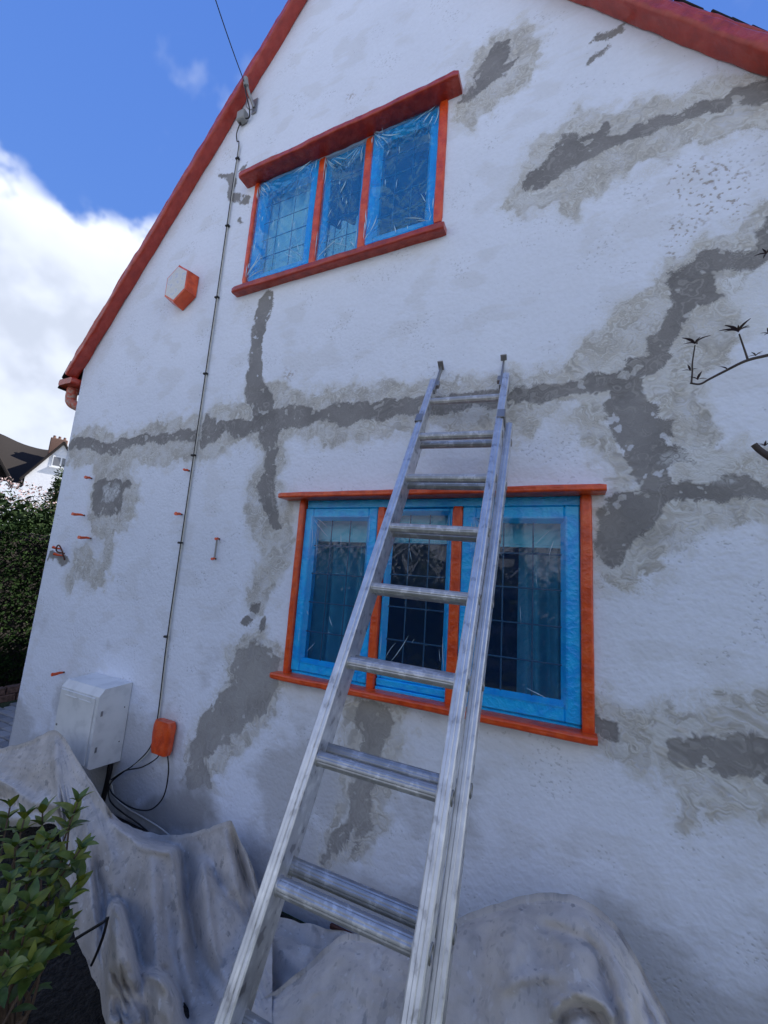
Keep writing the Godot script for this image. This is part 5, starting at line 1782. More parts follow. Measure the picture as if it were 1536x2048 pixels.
func left_sheet() -> Array:
	var sheet := []
	sheet.append(vectors([-4.003, 0.098, 0.428, -3.99, 0.093, 0.432, -3.974, 0.087, 0.437, -3.956, 0.081, 0.442, -3.937, 0.074, 0.449, -3.902, 0.074, 0.462, -3.881, 0.068, 0.469, -3.859, 0.062, 0.476, -3.819, 0.063, 0.491, -3.795, 0.058, 0.499, -3.754, 0.059, 0.515, -3.734, 0.052, 0.521, -3.719, 0.043, 0.525, -3.716, 0.029, 0.524, -3.72, 0.012, 0.52, -3.719, -0.004, 0.517, -3.727, -0.023, 0.511, -3.737, -0.044, 0.503, -3.737, -0.06, 0.501, -3.722, -0.07, 0.505, -3.705, -0.079, 0.509, -3.676, -0.082, 0.52, -3.647, -0.085, 0.53, -3.628, -0.093, 0.536, -3.593, -0.093, 0.549, -3.557, -0.093, 0.563, -3.535, -0.099, 0.57, -3.499, -0.098, 0.584, -3.469, -0.099, 0.595, -3.46, -0.111, 0.596, -3.461, -0.128, 0.593, -3.471, -0.15, 0.585]))
	sheet.append(vectors([-3.95, 0.12, 0.426, -3.939, 0.114, 0.429, -3.924, 0.107, 0.434, -3.907, 0.1, 0.439, -3.876, 0.099, 0.451, -3.856, 0.092, 0.457, -3.836, 0.085, 0.464, -3.799, 0.085, 0.478, -3.777, 0.079, 0.485, -3.735, 0.081, 0.502, -3.71, 0.075, 0.51, -3.667, 0.078, 0.527, -3.649, 0.07, 0.533, -3.643, 0.057, 0.533, -3.644, 0.04, 0.529, -3.656, 0.019, 0.521, -3.659, 0.002, 0.517, -3.674, -0.021, 0.507, -3.692, -0.046, 0.496, -3.69, -0.062, 0.494, -3.664, -0.067, 0.503, -3.629, -0.068, 0.517, -3.609, -0.075, 0.523, -3.575, -0.076, 0.536, -3.54, -0.077, 0.549, -3.519, -0.083, 0.556, -3.482, -0.082, 0.57, -3.446, -0.081, 0.584, -3.417, -0.084, 0.595, -3.406, -0.095, 0.597, -3.409, -0.113, 0.593, -3.42, -0.135, 0.585]))
	sheet.append(vectors([-3.896, 0.142, 0.425, -3.886, 0.135, 0.428, -3.873, 0.128, 0.432, -3.857, 0.12, 0.437, -3.827, 0.118, 0.448, -3.808, 0.111, 0.454, -3.79, 0.103, 0.46, -3.756, 0.102, 0.473, -3.735, 0.095, 0.48, -3.696, 0.095, 0.495, -3.672, 0.089, 0.503, -3.626, 0.092, 0.522, -3.601, 0.087, 0.531, -3.569, 0.085, 0.543, -3.573, 0.067, 0.538, -3.578, 0.049, 0.533, -3.596, 0.024, 0.521, -3.617, -0.001, 0.509, -3.627, -0.022, 0.502, -3.647, -0.049, 0.489, -3.626, -0.056, 0.496, -3.602, -0.062, 0.504, -3.561, -0.06, 0.521, -3.524, -0.06, 0.535, -3.487, -0.06, 0.549, -3.466, -0.066, 0.557, -3.429, -0.066, 0.571, -3.393, -0.065, 0.585, -3.365, -0.068, 0.596, -3.355, -0.08, 0.598, -3.359, -0.099, 0.593, -3.37, -0.121, 0.584]))
	sheet.append(vectors([-3.832, 0.157, 0.427, -3.821, 0.151, 0.43, -3.808, 0.143, 0.434, -3.792, 0.136, 0.439, -3.762, 0.134, 0.451, -3.745, 0.126, 0.456, -3.727, 0.119, 0.462, -3.695, 0.116, 0.474, -3.675, 0.109, 0.481, -3.639, 0.109, 0.495, -3.615, 0.103, 0.504, -3.571, 0.106, 0.522, -3.545, 0.101, 0.531, -3.507, 0.102, 0.547, -3.503, 0.088, 0.546, -3.51, 0.069, 0.54, -3.533, 0.042, 0.526, -3.557, 0.015, 0.511, -3.567, -0.006, 0.504, -3.592, -0.034, 0.489, -3.582, -0.047, 0.491, -3.557, -0.052, 0.5, -3.512, -0.048, 0.518, -3.472, -0.046, 0.534, -3.435, -0.045, 0.55, -3.413, -0.052, 0.557, -3.376, -0.051, 0.572, -3.341, -0.05, 0.586, -3.313, -0.053, 0.596, -3.304, -0.065, 0.598, -3.309, -0.084, 0.593, -3.321, -0.107, 0.584]))
	sheet.append(vectors([-3.779, 0.178, 0.426, -3.769, 0.172, 0.429, -3.757, 0.164, 0.433, -3.742, 0.156, 0.437, -3.714, 0.153, 0.448, -3.697, 0.145, 0.453, -3.669, 0.141, 0.464, -3.652, 0.133, 0.47, -3.622, 0.13, 0.481, -3.603, 0.122, 0.488, -3.568, 0.12, 0.501, -3.546, 0.114, 0.509, -3.506, 0.115, 0.525, -3.482, 0.109, 0.534, -3.449, 0.107, 0.547, -3.451, 0.09, 0.543, -3.458, 0.07, 0.537, -3.48, 0.044, 0.524, -3.503, 0.017, 0.509, -3.513, -0.005, 0.502, -3.534, -0.031, 0.489, -3.511, -0.038, 0.497, -3.465, -0.034, 0.516, -3.44, -0.039, 0.525, -3.4, -0.037, 0.542, -3.362, -0.036, 0.557, -3.325, -0.035, 0.572, -3.29, -0.034, 0.586, -3.272, -0.042, 0.593, -3.254, -0.05, 0.598, -3.26, -0.07, 0.593, -3.272, -0.093, 0.584]))
	sheet.append(vectors([-3.719, 0.192, 0.427, -3.708, 0.186, 0.431, -3.695, 0.179, 0.435, -3.679, 0.171, 0.44, -3.652, 0.168, 0.45, -3.636, 0.16, 0.456, -3.61, 0.156, 0.466, -3.594, 0.147, 0.471, -3.566, 0.143, 0.481, -3.549, 0.134, 0.487, -3.52, 0.131, 0.498, -3.501, 0.123, 0.505, -3.467, 0.122, 0.518, -3.447, 0.114, 0.526, -3.412, 0.113, 0.539, -3.391, 0.107, 0.547, -3.389, 0.091, 0.545, -3.407, 0.067, 0.534, -3.43, 0.04, 0.519, -3.439, 0.019, 0.512, -3.462, -0.009, 0.498, -3.466, -0.028, 0.493, -3.427, -0.027, 0.509, -3.4, -0.031, 0.519, -3.354, -0.026, 0.539, -3.312, -0.023, 0.557, -3.275, -0.021, 0.572, -3.24, -0.02, 0.587, -3.222, -0.028, 0.593, -3.205, -0.036, 0.598, -3.211, -0.056, 0.592, -3.223, -0.08, 0.583]))
	sheet.append(vectors([-3.669, 0.213, 0.426, -3.659, 0.206, 0.429, -3.646, 0.198, 0.433, -3.632, 0.19, 0.437, -3.606, 0.186, 0.447, -3.59, 0.178, 0.452, -3.565, 0.173, 0.462, -3.549, 0.164, 0.467, -3.525, 0.158, 0.476, -3.51, 0.149, 0.481, -3.486, 0.143, 0.49, -3.471, 0.133, 0.495, -3.446, 0.127, 0.504, -3.42, 0.123, 0.514, -3.402, 0.114, 0.52, -3.37, 0.112, 0.533, -3.341, 0.108, 0.544, -3.337, 0.093, 0.544, -3.341, 0.075, 0.539, -3.36, 0.049, 0.526, -3.38, 0.023, 0.513, -3.397, -0.002, 0.502, -3.395, -0.019, 0.5, -3.365, -0.022, 0.512, -3.314, -0.015, 0.534, -3.267, -0.009, 0.555, -3.227, -0.006, 0.572, -3.191, -0.005, 0.587, -3.173, -0.013, 0.593, -3.157, -0.022, 0.598, -3.164, -0.043, 0.592, -3.179, -0.068, 0.581]))
	sheet.append(vectors([-3.617, 0.234, 0.425, -3.609, 0.227, 0.428, -3.597, 0.218, 0.431, -3.574, 0.213, 0.44, -3.559, 0.204, 0.445, -3.533, 0.199, 0.455, -3.518, 0.19, 0.46, -3.495, 0.183, 0.469, -3.48, 0.173, 0.473, -3.459, 0.166, 0.481, -3.446, 0.155, 0.484, -3.426, 0.146, 0.491, -3.407, 0.138, 0.498, -3.387, 0.13, 0.505, -3.372, 0.119, 0.509, -3.345, 0.114, 0.52, -3.314, 0.111, 0.533, -3.286, 0.106, 0.544, -3.276, 0.093, 0.546, -3.284, 0.073, 0.539, -3.299, 0.048, 0.528, -3.313, 0.024, 0.518, -3.323, 0.001, 0.51, -3.304, -0.007, 0.516, -3.277, -0.012, 0.527, -3.224, -0.004, 0.551, -3.179, 0.001, 0.571, -3.141, 0.002, 0.587, -3.115, -0.002, 0.597, -3.111, -0.017, 0.596, -3.127, -0.043, 0.585, -3.143, -0.069, 0.574]))
	sheet.append(vectors([-3.559, 0.247, 0.427, -3.55, 0.24, 0.429, -3.538, 0.232, 0.433, -3.514, 0.227, 0.442, -3.5, 0.218, 0.447, -3.476, 0.213, 0.457, -3.462, 0.203, 0.461, -3.439, 0.197, 0.469, -3.426, 0.186, 0.473, -3.407, 0.178, 0.48, -3.395, 0.167, 0.483, -3.379, 0.157, 0.489, -3.364, 0.147, 0.493, -3.348, 0.137, 0.498, -3.337, 0.125, 0.501, -3.316, 0.117, 0.509, -3.289, 0.112, 0.52, -3.257, 0.109, 0.533, -3.238, 0.101, 0.54, -3.219, 0.093, 0.547, -3.223, 0.074, 0.542, -3.232, 0.052, 0.534, -3.241, 0.03, 0.526, -3.245, 0.01, 0.521, -3.234, -0.002, 0.524, -3.189, 0.002, 0.544, -3.139, 0.01, 0.567, -3.097, 0.014, 0.585, -3.069, 0.011, 0.597, -3.065, -0.004, 0.596, -3.08, -0.03, 0.585, -3.096, -0.056, 0.574]))
	sheet.append(vectors([-3.51, 0.267, 0.426, -3.501, 0.26, 0.428, -3.49, 0.251, 0.432, -3.468, 0.246, 0.44, -3.454, 0.237, 0.445, -3.431, 0.231, 0.454, -3.417, 0.221, 0.458, -3.395, 0.213, 0.466, -3.383, 0.203, 0.47, -3.363, 0.194, 0.477, -3.347, 0.185, 0.483, -3.336, 0.172, 0.485, -3.324, 0.161, 0.489, -3.312, 0.149, 0.492, -3.299, 0.137, 0.496, -3.288, 0.125, 0.498, -3.27, 0.116, 0.504, -3.246, 0.109, 0.514, -3.215, 0.106, 0.527, -3.18, 0.105, 0.542, -3.158, 0.098, 0.551, -3.157, 0.081, 0.548, -3.156, 0.064, 0.545, -3.161, 0.043, 0.54, -3.165, 0.023, 0.534, -3.152, 0.012, 0.538, -3.106, 0.018, 0.559, -3.059, 0.024, 0.581, -3.027, 0.023, 0.595, -3.02, 0.009, 0.596, -3.035, -0.017, 0.585, -3.051, -0.043, 0.573]))
	sheet.append(vectors([-3.462, 0.287, 0.424, -3.454, 0.279, 0.427, -3.443, 0.27, 0.43, -3.422, 0.264, 0.438, -3.408, 0.255, 0.443, -3.386, 0.248, 0.451, -3.372, 0.238, 0.456, -3.351, 0.23, 0.464, -3.332, 0.222, 0.471, -3.32, 0.21, 0.474, -3.303, 0.201, 0.48, -3.29, 0.189, 0.484, -3.281, 0.176, 0.486, -3.271, 0.163, 0.488, -3.261, 0.15, 0.49, -3.249, 0.138, 0.493, -3.235, 0.126, 0.498, -3.216, 0.117, 0.505, -3.201, 0.107, 0.509, -3.171, 0.103, 0.522, -3.134, 0.102, 0.539, -3.098, 0.102, 0.554, -3.085, 0.091, 0.559, -3.084, 0.073, 0.556, -3.087, 0.054, 0.551, -3.09, 0.034, 0.546, -3.073, 0.025, 0.552, -3.027, 0.031, 0.574, -2.989, 0.033, 0.591, -2.978, 0.021, 0.594, -2.99, -0.004, 0.584, -3.005, -0.03, 0.573]))
	sheet.append(vectors([-3.416, 0.306, 0.422, -3.408, 0.298, 0.425, -3.397, 0.289, 0.428, -3.377, 0.283, 0.436, -3.363, 0.273, 0.44, -3.341, 0.266, 0.449, -3.328, 0.255, 0.453, -3.308, 0.247, 0.461, -3.289, 0.238, 0.468, -3.271, 0.229, 0.475, -3.26, 0.216, 0.477, -3.247, 0.205, 0.482, -3.235, 0.193, 0.484, -3.226, 0.179, 0.487, -3.218, 0.165, 0.488, -3.209, 0.151, 0.489, -3.198, 0.138, 0.492, -3.185, 0.126, 0.496, -3.168, 0.116, 0.502, -3.143, 0.11, 0.512, -3.11, 0.108, 0.527, -3.069, 0.109, 0.546, -3.03, 0.11, 0.563, -3.018, 0.098, 0.567, -3.02, 0.079, 0.563, -3.025, 0.059, 0.557, -3.028, 0.039, 0.552, -3.002, 0.034, 0.563, -2.958, 0.039, 0.584, -2.94, 0.03, 0.59, -2.949, 0.007, 0.582, -2.963, -0.019, 0.571]))
	sheet.append(vectors([-3.371, 0.325, 0.42, -3.362, 0.317, 0.423, -3.351, 0.308, 0.426, -3.331, 0.301, 0.434, -3.318, 0.291, 0.438, -3.297, 0.283, 0.447, -3.277, 0.275, 0.455, -3.264, 0.264, 0.459, -3.245, 0.255, 0.466, -3.228, 0.245, 0.472, -3.213, 0.234, 0.477, -3.203, 0.221, 0.479, -3.192, 0.208, 0.482, -3.182, 0.195, 0.485, -3.173, 0.181, 0.486, -3.164, 0.167, 0.488, -3.155, 0.153, 0.49, -3.144, 0.14, 0.493, -3.129, 0.128, 0.497, -3.117, 0.116, 0.501, -3.091, 0.109, 0.512, -3.055, 0.109, 0.528, -3.01, 0.113, 0.55, -2.971, 0.114, 0.568, -2.963, 0.1, 0.569, -2.971, 0.077, 0.561, -2.979, 0.055, 0.554, -2.968, 0.042, 0.557, -2.927, 0.045, 0.577, -2.906, 0.038, 0.585, -2.914, 0.015, 0.577, -2.928, -0.011, 0.566]))
	sheet.append(vectors([-3.334, 0.351, 0.415, -3.326, 0.342, 0.418, -3.309, 0.335, 0.424, -3.297, 0.324, 0.428, -3.277, 0.316, 0.436, -3.264, 0.305, 0.44, -3.243, 0.297, 0.449, -3.224, 0.287, 0.456, -3.211, 0.275, 0.46, -3.194, 0.265, 0.466, -3.177, 0.254, 0.472, -3.163, 0.242, 0.477, -3.151, 0.229, 0.48, -3.141, 0.216, 0.483, -3.131, 0.201, 0.485, -3.122, 0.187, 0.486, -3.114, 0.172, 0.488, -3.104, 0.158, 0.49, -3.092, 0.145, 0.493, -3.075, 0.133, 0.499, -3.051, 0.126, 0.509, -3.018, 0.123, 0.524, -2.975, 0.125, 0.545, -2.932, 0.128, 0.565, -2.916, 0.117, 0.571, -2.919, 0.097, 0.566, -2.925, 0.075, 0.56, -2.931, 0.053, 0.553, -2.913, 0.044, 0.56, -2.877, 0.044, 0.577, -2.883, 0.022, 0.57, -2.891, -0.002, 0.562]))
	sheet.append(vectors([-3.29, 0.369, 0.413, -3.282, 0.361, 0.415, -3.264, 0.353, 0.422, -3.252, 0.343, 0.427, -3.232, 0.335, 0.435, -3.22, 0.324, 0.439, -3.2, 0.315, 0.446, -3.181, 0.306, 0.454, -3.169, 0.293, 0.458, -3.151, 0.283, 0.464, -3.135, 0.272, 0.47, -3.121, 0.26, 0.475, -3.109, 0.248, 0.478, -3.098, 0.234, 0.481, -3.089, 0.22, 0.483, -3.079, 0.206, 0.485, -3.071, 0.191, 0.487, -3.061, 0.177, 0.489, -3.051, 0.163, 0.491, -3.038, 0.15, 0.495, -3.02, 0.14, 0.502, -2.995, 0.133, 0.513, -2.96, 0.131, 0.529, -2.917, 0.134, 0.55, -2.879, 0.134, 0.569, -2.871, 0.12, 0.57, -2.876, 0.098, 0.564, -2.883, 0.076, 0.556, -2.885, 0.056, 0.552, -2.854, 0.053, 0.566, -2.849, 0.038, 0.566, -2.856, 0.014, 0.558]))
	sheet.append(vectors([-3.252, 0.395, 0.409, -3.244, 0.386, 0.412, -3.228, 0.378, 0.418, -3.215, 0.368, 0.422, -3.195, 0.36, 0.431, -3.183, 0.348, 0.435, -3.163, 0.339, 0.443, -3.145, 0.329, 0.45, -3.126, 0.319, 0.457, -3.115, 0.306, 0.46, -3.098, 0.295, 0.467, -3.083, 0.284, 0.472, -3.069, 0.271, 0.477, -3.057, 0.258, 0.48, -3.046, 0.244, 0.483, -3.037, 0.23, 0.485, -3.027, 0.215, 0.487, -3.018, 0.201, 0.489, -3.009, 0.186, 0.491, -2.999, 0.172, 0.493, -2.986, 0.158, 0.497, -2.97, 0.147, 0.503, -2.948, 0.138, 0.512, -2.902, 0.143, 0.536, -2.861, 0.144, 0.556, -2.831, 0.141, 0.57, -2.83, 0.122, 0.567, -2.838, 0.099, 0.559, -2.844, 0.076, 0.552, -2.838, 0.061, 0.553, -2.818, 0.052, 0.56, -2.817, 0.033, 0.558]))
	sheet.append(vectors([-3.201, 0.416, 0.411, -3.191, 0.407, 0.415, -3.172, 0.4, 0.423, -3.159, 0.39, 0.428, -3.135, 0.383, 0.438, -3.121, 0.372, 0.443, -3.101, 0.363, 0.452, -3.083, 0.353, 0.459, -3.065, 0.343, 0.466, -3.048, 0.332, 0.472, -3.033, 0.321, 0.478, -3.018, 0.309, 0.483, -3.008, 0.295, 0.486, -2.996, 0.282, 0.489, -2.985, 0.268, 0.492, -2.975, 0.254, 0.495, -2.963, 0.24, 0.498, -2.954, 0.225, 0.5, -2.945, 0.21, 0.502, -2.936, 0.195, 0.504, -2.924, 0.182, 0.507, -2.91, 0.169, 0.512, -2.891, 0.159, 0.52, -2.865, 0.153, 0.532, -2.832, 0.15, 0.547, -2.787, 0.154, 0.57, -2.784, 0.137, 0.569, -2.795, 0.112, 0.559, -2.804, 0.088, 0.551, -2.804, 0.068, 0.547, -2.781, 0.061, 0.557, -2.776, 0.044, 0.557]))
	sheet.append(vectors([-3.148, 0.427, 0.413, -3.138, 0.419, 0.417, -3.117, 0.412, 0.426, -3.103, 0.402, 0.431, -3.078, 0.395, 0.443, -3.054, 0.388, 0.454, -3.034, 0.379, 0.462, -3.022, 0.366, 0.466, -3.003, 0.355, 0.473, -2.986, 0.345, 0.48, -2.968, 0.334, 0.487, -2.952, 0.322, 0.493, -2.938, 0.31, 0.498, -2.924, 0.297, 0.503, -2.912, 0.284, 0.507, -2.9, 0.27, 0.51, -2.889, 0.256, 0.513, -2.876, 0.242, 0.517, -2.866, 0.228, 0.52, -2.855, 0.214, 0.523, -2.842, 0.2, 0.527, -2.827, 0.188, 0.533, -2.807, 0.179, 0.541, -2.773, 0.177, 0.558, -2.746, 0.171, 0.571, -2.726, 0.162, 0.579, -2.735, 0.138, 0.57, -2.767, 0.101, 0.548, -2.774, 0.077, 0.54, -2.761, 0.064, 0.544, -2.733, 0.06, 0.558, -2.726, 0.044, 0.558]))
	sheet.append(vectors([-3.095, 0.419, 0.412, -3.088, 0.409, 0.414, -3.074, 0.398, 0.419, -3.057, 0.387, 0.426, -3.038, 0.377, 0.433, -3.02, 0.365, 0.441, -3.001, 0.354, 0.448, -2.983, 0.342, 0.456, -2.965, 0.33, 0.463, -2.947, 0.318, 0.47, -2.93, 0.305, 0.476, -2.914, 0.291, 0.482, -2.895, 0.279, 0.49, -2.881, 0.265, 0.494, -2.868, 0.25, 0.499, -2.855, 0.235, 0.503, -2.839, 0.222, 0.508, -2.826, 0.207, 0.513, -2.811, 0.193, 0.517, -2.788, 0.183, 0.528, -2.765, 0.174, 0.538, -2.726, 0.173, 0.558, -2.698, 0.166, 0.571, -2.703, 0.142, 0.564, -2.723, 0.11, 0.548, -2.747, 0.075, 0.53, -2.741, 0.057, 0.53, -2.713, 0.05, 0.543, -2.693, 0.04, 0.551, -2.673, 0.03, 0.56, -2.657, 0.018, 0.566, -2.643, 0.004, 0.57]))
	sheet.append(vectors([-3.036, 0.404, 0.413, -3.024, 0.391, 0.417, -3.01, 0.375, 0.421, -2.995, 0.359, 0.426, -2.973, 0.344, 0.435, -2.947, 0.33, 0.446, -2.928, 0.313, 0.453, -2.903, 0.299, 0.464, -2.88, 0.283, 0.473, -2.859, 0.266, 0.481, -2.838, 0.249, 0.489, -2.818, 0.232, 0.496, -2.798, 0.215, 0.504, -2.777, 0.198, 0.512, -2.751, 0.184, 0.523, -2.716, 0.175, 0.539, -2.675, 0.17, 0.56, -2.659, 0.152, 0.565, -2.677, 0.114, 0.549, -2.688, 0.08, 0.538, -2.679, 0.057, 0.538, -2.666, 0.037, 0.541, -2.651, 0.017, 0.546, -2.632, 0.001, 0.553, -2.614, -0.016, 0.559, -2.594, -0.032, 0.567, -2.576, -0.048, 0.574, -2.556, -0.063, 0.581, -2.538, -0.08, 0.588, -2.524, -0.098, 0.592, -2.506, -0.114, 0.599, -2.493, -0.132, 0.602]))
	sheet.append(vectors([-2.962, 0.377, 0.42, -2.951, 0.361, 0.423, -2.933, 0.344, 0.43, -2.916, 0.326, 0.436, -2.889, 0.311, 0.448, -2.863, 0.294, 0.458, -2.842, 0.275, 0.466, -2.815, 0.258, 0.478, -2.793, 0.24, 0.486, -2.771, 0.22, 0.494, -2.744, 0.204, 0.506, -2.718, 0.187, 0.516, -2.678, 0.178, 0.536, -2.639, 0.168, 0.555, -2.628, 0.144, 0.557, -2.633, 0.11, 0.548, -2.629, 0.081, 0.545, -2.617, 0.057, 0.547, -2.604, 0.034, 0.55, -2.587, 0.013, 0.556, -2.571, -0.008, 0.561, -2.554, -0.029, 0.566, -2.54, -0.052, 0.569, -2.523, -0.072, 0.574, -2.503, -0.09, 0.582, -2.484, -0.108, 0.589, -2.463, -0.125, 0.597, -2.443, -0.142, 0.605, -2.424, -0.16, 0.612, -2.406, -0.178, 0.618, -2.389, -0.196, 0.624, -2.371, -0.214, 0.63]))
	sheet.append(vectors([-2.892, 0.35, 0.427, -2.879, 0.334, 0.431, -2.855, 0.319, 0.441, -2.828, 0.303, 0.453, -2.807, 0.284, 0.461, -2.788, 0.263, 0.468, -2.762, 0.245, 0.478, -2.74, 0.225, 0.487, -2.712, 0.208, 0.499, -2.688, 0.188, 0.508, -2.653, 0.175, 0.525, -2.612, 0.165, 0.545, -2.597, 0.142, 0.549, -2.594, 0.111, 0.545, -2.585, 0.084, 0.546, -2.568, 0.061, 0.551, -2.544, 0.043, 0.56, -2.517, 0.026, 0.572, -2.493, 0.009, 0.582, -2.475, -0.012, 0.588, -2.458, -0.034, 0.593, -2.442, -0.056, 0.598, -2.423, -0.076, 0.605, -2.405, -0.096, 0.611, -2.388, -0.117, 0.617, -2.371, -0.137, 0.623, -2.354, -0.157, 0.628, -2.333, -0.174, 0.636, -2.316, -0.193, 0.642, -2.302, -0.215, 0.646, -2.287, -0.235, 0.65, -2.273, -0.257, 0.654]))
	sheet.append(vectors([-2.821, 0.325, 0.435, -2.806, 0.31, 0.44, -2.779, 0.295, 0.452, -2.756, 0.277, 0.462, -2.736, 0.257, 0.469, -2.716, 0.236, 0.476, -2.691, 0.218, 0.487, -2.667, 0.198, 0.497, -2.636, 0.182, 0.511, -2.6, 0.169, 0.528, -2.575, 0.15, 0.539, -2.565, 0.123, 0.539, -2.552, 0.097, 0.542, -2.534, 0.074, 0.548, -2.512, 0.054, 0.556, -2.49, 0.034, 0.565, -2.467, 0.014, 0.574, -2.446, -0.006, 0.582, -2.426, -0.026, 0.59, -2.403, -0.044, 0.599, -2.383, -0.064, 0.607, -2.363, -0.084, 0.614, -2.337, -0.099, 0.626, -2.315, -0.116, 0.635, -2.293, -0.133, 0.644, -2.268, -0.147, 0.655, -2.253, -0.168, 0.66, -2.242, -0.193, 0.661, -2.234, -0.22, 0.661, -2.219, -0.241, 0.666, -2.205, -0.262, 0.67, -2.19, -0.283, 0.674]))
	sheet.append(vectors([-2.752, 0.301, 0.442, -2.735, 0.287, 0.45, -2.708, 0.273, 0.462, -2.689, 0.254, 0.469, -2.674, 0.231, 0.474, -2.655, 0.21, 0.481, -2.626, 0.194, 0.494, -2.596, 0.178, 0.508, -2.566, 0.162, 0.522, -2.548, 0.14, 0.528, -2.527, 0.119, 0.536, -2.506, 0.098, 0.544, -2.486, 0.077, 0.551, -2.467, 0.055, 0.558, -2.447, 0.034, 0.566, -2.429, 0.012, 0.572, -2.41, -0.009, 0.579, -2.388, -0.028, 0.588, -2.367, -0.047, 0.596, -2.342, -0.063, 0.608, -2.32, -0.081, 0.617, -2.294, -0.096, 0.628, -2.272, -0.113, 0.637, -2.251, -0.13, 0.646, -2.228, -0.146, 0.657, -2.211, -0.165, 0.663, -2.194, -0.185, 0.669, -2.179, -0.206, 0.674, -2.162, -0.224, 0.68, -2.147, -0.245, 0.684, -2.134, -0.266, 0.688, -2.118, -0.285, 0.693]))
	sheet.append(vectors([-2.685, 0.278, 0.45, -2.667, 0.264, 0.458, -2.646, 0.248, 0.467, -2.631, 0.227, 0.472, -2.615, 0.206, 0.477, -2.59, 0.188, 0.488, -2.567, 0.169, 0.498, -2.538, 0.153, 0.512, -2.511, 0.136, 0.524, -2.479, 0.123, 0.54, -2.451, 0.107, 0.553, -2.427, 0.089, 0.564, -2.406, 0.069, 0.572, -2.393, 0.043, 0.575, -2.378, 0.02, 0.579, -2.359, -0.001, 0.586, -2.34, -0.021, 0.594, -2.319, -0.04, 0.602, -2.294, -0.056, 0.614, -2.271, -0.073, 0.624, -2.248, -0.089, 0.634, -2.222, -0.103, 0.646, -2.201, -0.12, 0.655, -2.179, -0.136, 0.665, -2.162, -0.155, 0.671, -2.143, -0.172, 0.679, -2.124, -0.19, 0.687, -2.108, -0.209, 0.692, -2.091, -0.227, 0.699, -2.077, -0.247, 0.703, -2.065, -0.269, 0.706, -2.049, -0.287, 0.712]))
	sheet.append(vectors([-2.629, 0.259, 0.453, -2.607, 0.249, 0.464, -2.591, 0.23, 0.47, -2.58, 0.207, 0.472, -2.565, 0.184, 0.477, -2.541, 0.167, 0.488, -2.513, 0.151, 0.501, -2.489, 0.133, 0.512, -2.461, 0.117, 0.525, -2.436, 0.099, 0.537, -2.415, 0.079, 0.545, -2.396, 0.058, 0.552, -2.391, 0.028, 0.55, -2.378, 0.003, 0.553, -2.36, -0.02, 0.56, -2.34, -0.039, 0.568, -2.307, -0.05, 0.585, -2.278, -0.063, 0.6, -2.242, -0.071, 0.618, -2.214, -0.083, 0.633, -2.183, -0.092, 0.649, -2.157, -0.105, 0.662, -2.133, -0.12, 0.673, -2.117, -0.139, 0.679, -2.097, -0.156, 0.687, -2.08, -0.174, 0.694, -2.064, -0.193, 0.7, -2.046, -0.21, 0.707, -2.03, -0.228, 0.714, -2.016, -0.248, 0.718, -2.001, -0.267, 0.723, -1.985, -0.284, 0.73]))
	sheet.append(vectors([-2.569, 0.235, 0.458, -2.55, 0.223, 0.467, -2.539, 0.202, 0.47, -2.53, 0.179, 0.471, -2.513, 0.158, 0.477, -2.486, 0.143, 0.491, -2.457, 0.128, 0.505, -2.43, 0.113, 0.518, -2.408, 0.094, 0.528, -2.392, 0.071, 0.533, -2.381, 0.045, 0.535, -2.38, 0.013, 0.53, -2.374, -0.018, 0.528, -2.371, -0.049, 0.525, -2.358, -0.075, 0.528, -2.339, -0.096, 0.536, -2.315, -0.113, 0.547, -2.28, -0.122, 0.565, -2.249, -0.133, 0.582, -2.207, -0.134, 0.606, -2.17, -0.138, 0.627, -2.124, -0.134, 0.655, -2.091, -0.14, 0.673, -2.064, -0.15, 0.687, -2.047, -0.169, 0.694, -2.033, -0.189, 0.699, -2.014, -0.205, 0.707, -1.993, -0.218, 0.717, -1.973, -0.232, 0.726, -1.957, -0.249, 0.733, -1.942, -0.266, 0.739, -1.924, -0.281, 0.746]))
	sheet.append(vectors([-2.512, 0.211, 0.462, -2.497, 0.198, 0.469, -2.489, 0.176, 0.47, -2.477, 0.154, 0.473, -2.453, 0.138, 0.485, -2.429, 0.122, 0.496, -2.398, 0.109, 0.512, -2.377, 0.091, 0.522, -2.362, 0.068, 0.527, -2.35, 0.043, 0.529, -2.34, 0.017, 0.531, -2.331, -0.011, 0.532, -2.321, -0.038, 0.533, -2.309, -0.063, 0.535, -2.297, -0.088, 0.539, -2.283, -0.113, 0.542, -2.265, -0.133, 0.55, -2.249, -0.156, 0.555, -2.229, -0.175, 0.564, -2.208, -0.192, 0.573, -2.17, -0.196, 0.595, -2.132, -0.198, 0.617, -2.084, -0.191, 0.647, -2.044, -0.189, 0.671, -2.014, -0.195, 0.689, -1.997, -0.212, 0.696, -1.965, -0.215, 0.714, -1.919, -0.204, 0.743, -1.899, -0.217, 0.753, -1.88, -0.23, 0.762, -1.863, -0.245, 0.769, -1.844, -0.256, 0.779]))
